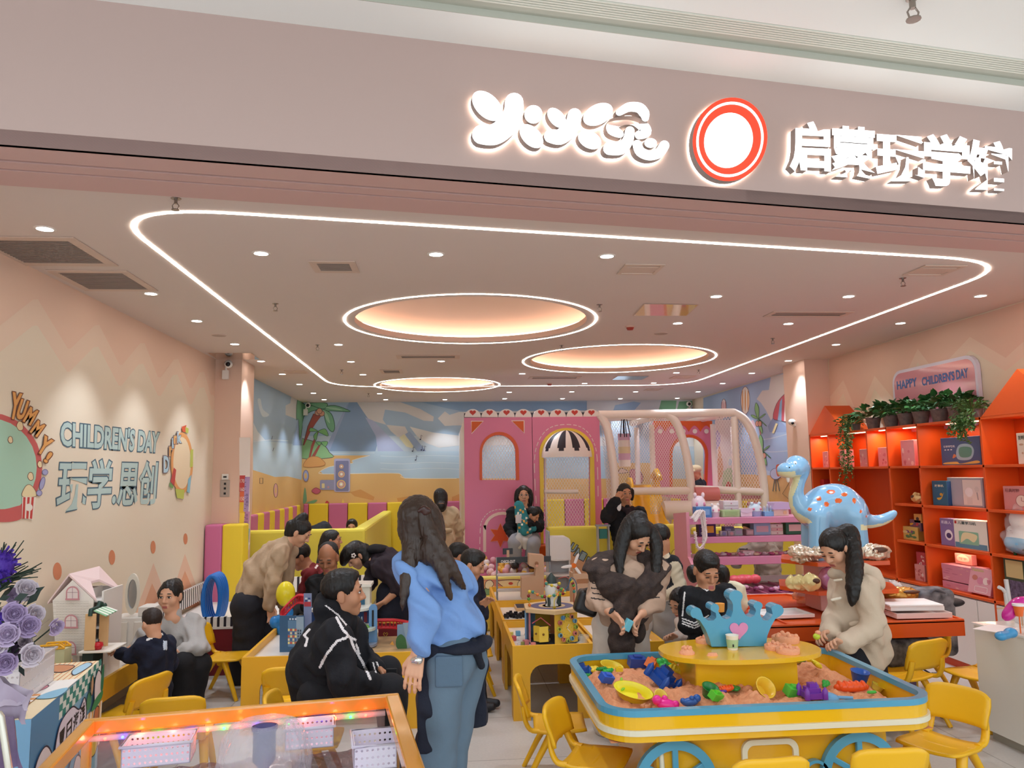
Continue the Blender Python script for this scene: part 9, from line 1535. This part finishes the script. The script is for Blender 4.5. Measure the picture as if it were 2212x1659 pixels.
# 15 woman with shawl
m_shawl = M('#4B3C36', .9, bump=(120,.6), var=(22, '#2E2422')); t, W_, _h = person('woman with long black hair and dark shawl bending over the sand cart', 5.05,(1376,1156),(.3,-.62,-.72),(1356,1202,.1),[[(1300,1232),(1288,1298,-.06),(1322,1325,-.22),(1348,1352,-.27)],[(1418,1234),(1416,1300,-.1),(1386,1326,-.22),(1362,1358,-.27)]],[[(1316,1345,.12),(1312,1470,.12),(1310,1590,.12)],[(1372,1345,.14),(1372,1470,.14),(1372,1590,.14)]],[(1352,1240,.04),(1348,1330,.1)], '#B99A84', '#D6CDC4', 'long', 'a', 1.03,1, 'down', .0048, slv=(.8,.85), slr=(.072,.062,.05), tr=[.14,.145], lr=(.105,.10,.095), curl=.8, pal=['#2E2624'], paint=[(1, 'line', [(1278+i % 2*2,1248+i*11),(1306,1252+i*11)],1.4) for i in range(5)]+[(1, 'line', [(1402,1248+i*11),(1424,1246+i*11)],1.4) for i in range(5)], ex={'hair': [([(1362,1128),(1346,1165,-.02),(1338,1205,-.04),(1340,1240,-.09)],[.05,.045,.035,.015]),([(1400,1140,.0),(1416,1168,-.04),(1418,1215,-.08),(1412,1265,-.12)],[.04,.04,.035,.01]),([(1372,1120),(1385,1118)],[.05,.04])],
'parts': lambda W: [('shawl', ch(W, [(1292,1230,0),(1318,1214,.06),(1352,1222,.12),(1396,1218,.06),(1424,1232,0)],[.085,.085,.08,.08,.075])+ch(W, [(1292,1238,-.04),(1325,1272,-.1),(1352,1284,-.13)],[.08,.085,.075])+ch(W, [(1418,1240,-.05),(1395,1274,-.12),(1355,1286,-.15)],[.07,.07,.065])+ch(W, [(1352,1272,-.16),(1348,1330,-.17),(1340,1385,-.17),(1338,1412,-.17)],[.075,.075,.07,.05])+ch(W, [(1372,1280,-.15),(1378,1330,-.12),(1374,1372,-.1)],[.06,.05,.045]), m_shawl, .0065,(.02,32,4)),('shawl_fringe', [q for i in range(12) for q in ch(W, [(1322+i*4.2,1398,-.19+.008*(i % 3)),(1318+i*4.8,1422+(i*5) % 9,-.19+.01*(i % 3))],.007)], m_shawl, .005, None),('wristband', ch(W, [(1317,1324,-.26),(1322,1318,-.25),(1327,1316,-.2)],.008), m_blk, .004, None)]})
q = W_((1356,1350,-.3)); b = MB(); b.box(q-A(.02,.025,.035), q+A(.02,.025,.035), rot=Matrix.Rotation(.5,3, 'Y')); tag(b.build('sand_mould', M('#6FBFD0', .3), bevel=.004), 'light blue mould held by the woman with shawl', 'sand toy')
q = W_((1268,1302,.02)); t = thing('handbag', 'black leather handbag with gold clasp hanging beside shawl woman', 'handbag', q); S('bag', [rbx(q, (.05,.03,.05),.025, R=np.array(Matrix.Rotation(.35,3, 'Y'))), elp(q+A(.02,0,.05),(.05,.04,.05))],.007, M('#1A1716', .35), t); b = MB(); b.tube(smooth_path([q+A(.03,0,.07), W_((1282,1265,.02)), W_((1292,1220,.02))],4),.008,6); b.build('strap', M('#1A1716', .4), t, True); b = MB(); b.lathe([(.008,-.004),(.012,0),(.008,.004)], q+A(.055,-.06,.01),12, axis=(0,-1,0)); b.build('clasp', M('#C9A24A', .3,1.), t, True)
# 16 boy in varsity jacket
person('boy turned away in black jacket with cream sleeves and grey trousers', 5.95,(1423,1165),(-.75,.4,-.4),(1432,1200),[[(1450,1222,-.14),(1464,1272,-.2),(1434,1288,-.2),(1418,1286,-.2)],[(1418,1216,.14),(1408,1260,.15),(1405,1280,.1)]],[[(1440,1318,-.08),(1440,1385,-.06),(1440,1470)],[(1424,1318,.1),(1422,1385,.1),(1422,1470,.1)]],[(1435,1238),(1435,1305)], '#17181E', '#A7A4A2', 'short', 'b', .95,.85, None, slr=(.082,.075,.055), tr=[.14,.15], lr=(.115,.1,.085), pal=['#D6C6AA', '#E9E2DA'], paint=[(1, 'line', [(1458,1226),(1472,1270),(1440,1290),(1420,1288)],14),(1, 'line', [(1424,1200),(1440,1200)],7),(2, 'line', [(1412,1300),(1460,1296)],1.2),(2, 'line', [(1412,1306),(1460,1302)],1.2),(2, 'box', [(1428,1238),(5,9)],.0)])
# 17 boy in black with stripes
person('boy in black sweater with white sleeve stripes behind the blue crown', 5.0,(1526,1230),(.1,-.87,-.48),(1528,1270),[[(1492,1288),(1484,1348,-.02),(1524,1352,-.14),(1552,1340,-.2)],[(1566,1286),(1584,1342,-.02),(1574,1342,-.16),(1560,1334,-.22)]],[[(1510,1398,.03),(1510,1500,.03),(1510,1600,.03)],[(1548,1398,.05),(1548,1500,.05),(1548,1600,.05)]],[(1528,1312),(1530,1385)], '#121318', '#15151A', 'short', 'b', 1.0,.86, 'down', .0046, slr=(.075,.066,.052), tr=[.14,.15], curl=1.1, pal=['#E9E6E4'], paint=[(1, 'line', [(1479,1280),(1474,1330)],1.6)]+[(1, 'line', [(1474,1336+i*5.5),(1500,1346+i*5.5),(1530,1330+i*6)],1.3) for i in range(3)]+[(1, 'line', [(1508,1264),(1527,1276),(1543,1266)],1.4)])
q = A(*ony(1555,1314,4.76)); b = MB(); b.lathe([(.026,-.02),(.030,.03)], q, 20); tag(b.build('sand_cake', M('#EBA34A', .8)), 'orange sand cylinder held up by the boy in black', 'sand cake')
# 18,19 children behind
person('girl with tied hair and cream top behind the boy in black', 5.75,(1533,1240),(.1,1,-.1),(1548,1266),[[(1520,1280),(1515,1310),(1525,1320)],[(1588,1278),(1600,1306),(1590,1318)]],[[(1535,1350),(1535,1410),(1535,1470)],[(1560,1350),(1560,1410),(1560,1470)]],[(1552,1300),(1552,1345)], '#E2D8B8', '#5A5A66', 'long', 'a', .9,.8, None, .007, slr=(.08,.07,.05), ex={'hair': [([(1545,1232,-.06),(1560,1235,-.1),(1564,1252,-.1)],[.03,.045,.035]),([(1512,1232,-.05),(1496,1234,-.08),(1498,1250,-.08)],[.03,.04,.03])], 'parts': lambda W: [('hair_tie', [elp(W((1553,1232,-.1)),.03)], M('#B9CFB4', .7),.008,(.01,90,2))]})
person('young child with dark hair and pale sleeve crouching left of the boy in black', 5.4,(1470,1302),(-.75,-.4,-.4),(1478,1330),[[(1474,1345,-.08),(1482,1380,-.12),(1460,1378,-.16),(1446,1372,-.2)],[(1492,1342,.1),(1492,1380,.05),(1470,1384,0)]],[[(1480,1410),(1455,1410,-.1),(1460,1460)],[(1490,1410,.1),(1468,1410,.05),(1470,1460,.1)]],[(1482,1362),(1484,1400)], '#D9C9BC', '#2A262E', 'long', 'a', .85,.7, 'down', .006)
# 20 girl in beige coat
person('girl in beige duffle coat with long black ponytail beside the sand cart', 4.88,(1803,1184),(-.74,-.38,-.55),(1832,1230),[[(1870,1272,-.14),(1884,1352,-.2),(1824,1394,-.26),(1776,1378,-.3)],[(1822,1262,.12),(1802,1340,.04),(1790,1366,-.14),(1756,1374,-.24)]],[[(1850,1432,-.06),(1878,1530,-.06),(1890,1640,-.06)],[(1884,1432,.1),(1908,1530,.1),(1912,1630,.1)]],[(1848,1290),(1858,1350),(1866,1408)], '#CDB9A2', '#17171F', 'long', 'a', 1.04,.96, 'down', .0048, slr=(.08,.075,.06), tr=[.125,.14,.15], lr=(.085,.07,.065), tw=(.012,30), curl=1.0, ex={'hair': [([(1815,1158,.02),(1832,1146,.0),(1842,1160,-.03),(1846,1215,-.1),(1844,1270,-.16),(1840,1308,-.18)],[.05,.04,.04,.05,.045,.008])], 'top': [([(1800,1238,.02),(1842,1236,.06),(1878,1240,.04),(1895,1258,-.02)],[.04,.055,.062,.05]),([(1822,1300),(1824,1408)],[.07,.085]),([(1886,1290),(1898,1410)],[.06,.085]),([(1860,1300),(1862,1412)],[.1,.1])], 'parts': lambda W: [('toggle', ch(W, [(1797,1296,-.1),(1816,1292,-.12)],.009), M('#E6DCC8', .6),.005, None),('toggle', ch(W, [(1802,1254,-.06),(1818,1252,-.1)],.008), M('#E6DCC8', .6),.005, None),('pocket_flap', [elp(W((1850,1348,-.158)),(.05,.012,.022),.01), elp(W((1868,1385,-.172)),(.05,.012,.02),.01)], C('#C4AF98'),.005, None)]})
q = A(*ony(1764,1375,4.59)); b = MB(); b.ell(q, (.022,.018,.02)); b.ell(q+A(.01,0,.022),(.018,.015,.014),10,8,1); tag(b.build('sand_mould', [M('#C3D93A', .3), M('#EDA57E', .9)]), 'lime mould filled with sand in the hands of beige coat girl', 'sand toy')
# 21-23 people further back
person('boy with black hair peeping over the yellow pit wall', 9.7,(760,1140),(.05,-1,-.05),(760,1158),[[(748,1166),(746,1185),(752,1200)],[(772,1166),(774,1185),(768,1200)]],[[(756,1215),(756,1250),(756,1290)],[(764,1215),(764,1250),(764,1290)]],[(760,1175),(760,1205)], '#2A2A34', '#2A2A34', 'short', 'b', .88,.7, 'open', .008)
person('person in dark jacket bent over inside the pit, back showing over the wall', 9.75,(720,1165),(.9,-.2,-.5),(708,1158),[[(706,1160,-.15),(712,1180,-.15),(720,1195,-.15)],[(706,1158,.15),(712,1180,.15),(720,1195,.1)]],[[(676,1190),(678,1240),(680,1290)],[(676,1190,.15),(678,1240,.15),(680,1290,.15)]],[(698,1148),(684,1158),(676,1180)], '#1E2026', '#22242C', 'short', 'b', .9,.9, None, .009, tr=[.15,.17,.15], pal=['#B9BCC0'], paint=[(1, 'line', [(672,1126),(686,1122)],2)])
person('child in beige cap and dark top sitting inside the climber frame', 10.75,(1503,1022),(-.6,-.5,-.6),(1510,1036),[[(1506,1046,-.05),(1502,1062,-.1),(1494,1062,-.12)],[(1516,1044,.05),(1514,1060,0),(1500,1064,-.05)]],[[(1510,1072),(1494,1070,-.15),(1496,1080,-.15)],[(1514,1072,.05),(1500,1070,-.1),(1502,1080,-.1)]],[(1512,1052),(1512,1068)], '#1C1C24', '#3A3A44', None, 'b', .85,.72, None, .008, shoes=None, ex={'parts': lambda W: [('cap', [elp(W((1503,1013)),(.085,.095,.06)), elp(W((1494,1018,-.06)),(.05,.06,.02))], M('#CDB995', .8),.009, None)]})
person('woman in grey hoodie leaning behind the pink display shelf', 8.1,(1622,1140),(-.75,-.3,-.5),(1645,1160),[[(1640,1178,-.14),(1605,1200,-.2),(1590,1215,-.2)],[(1672,1172,.15),(1665,1215,.1),(1650,1230,0)]],[[(1655,1275),(1655,1340),(1655,1400)],[(1675,1275,.1),(1675,1340,.1),(1675,1400,.1)]],[(1655,1195),(1660,1265)], '#9C948A', '#4A4A50', 'long', 'a', .97,1, 'down', .007, slr=(.085,.075,.06), tr=[.16,.16], pal=['#1B1B1F'], paint=[(1, 'box', [(1606,1192),(9,7)],.1)])
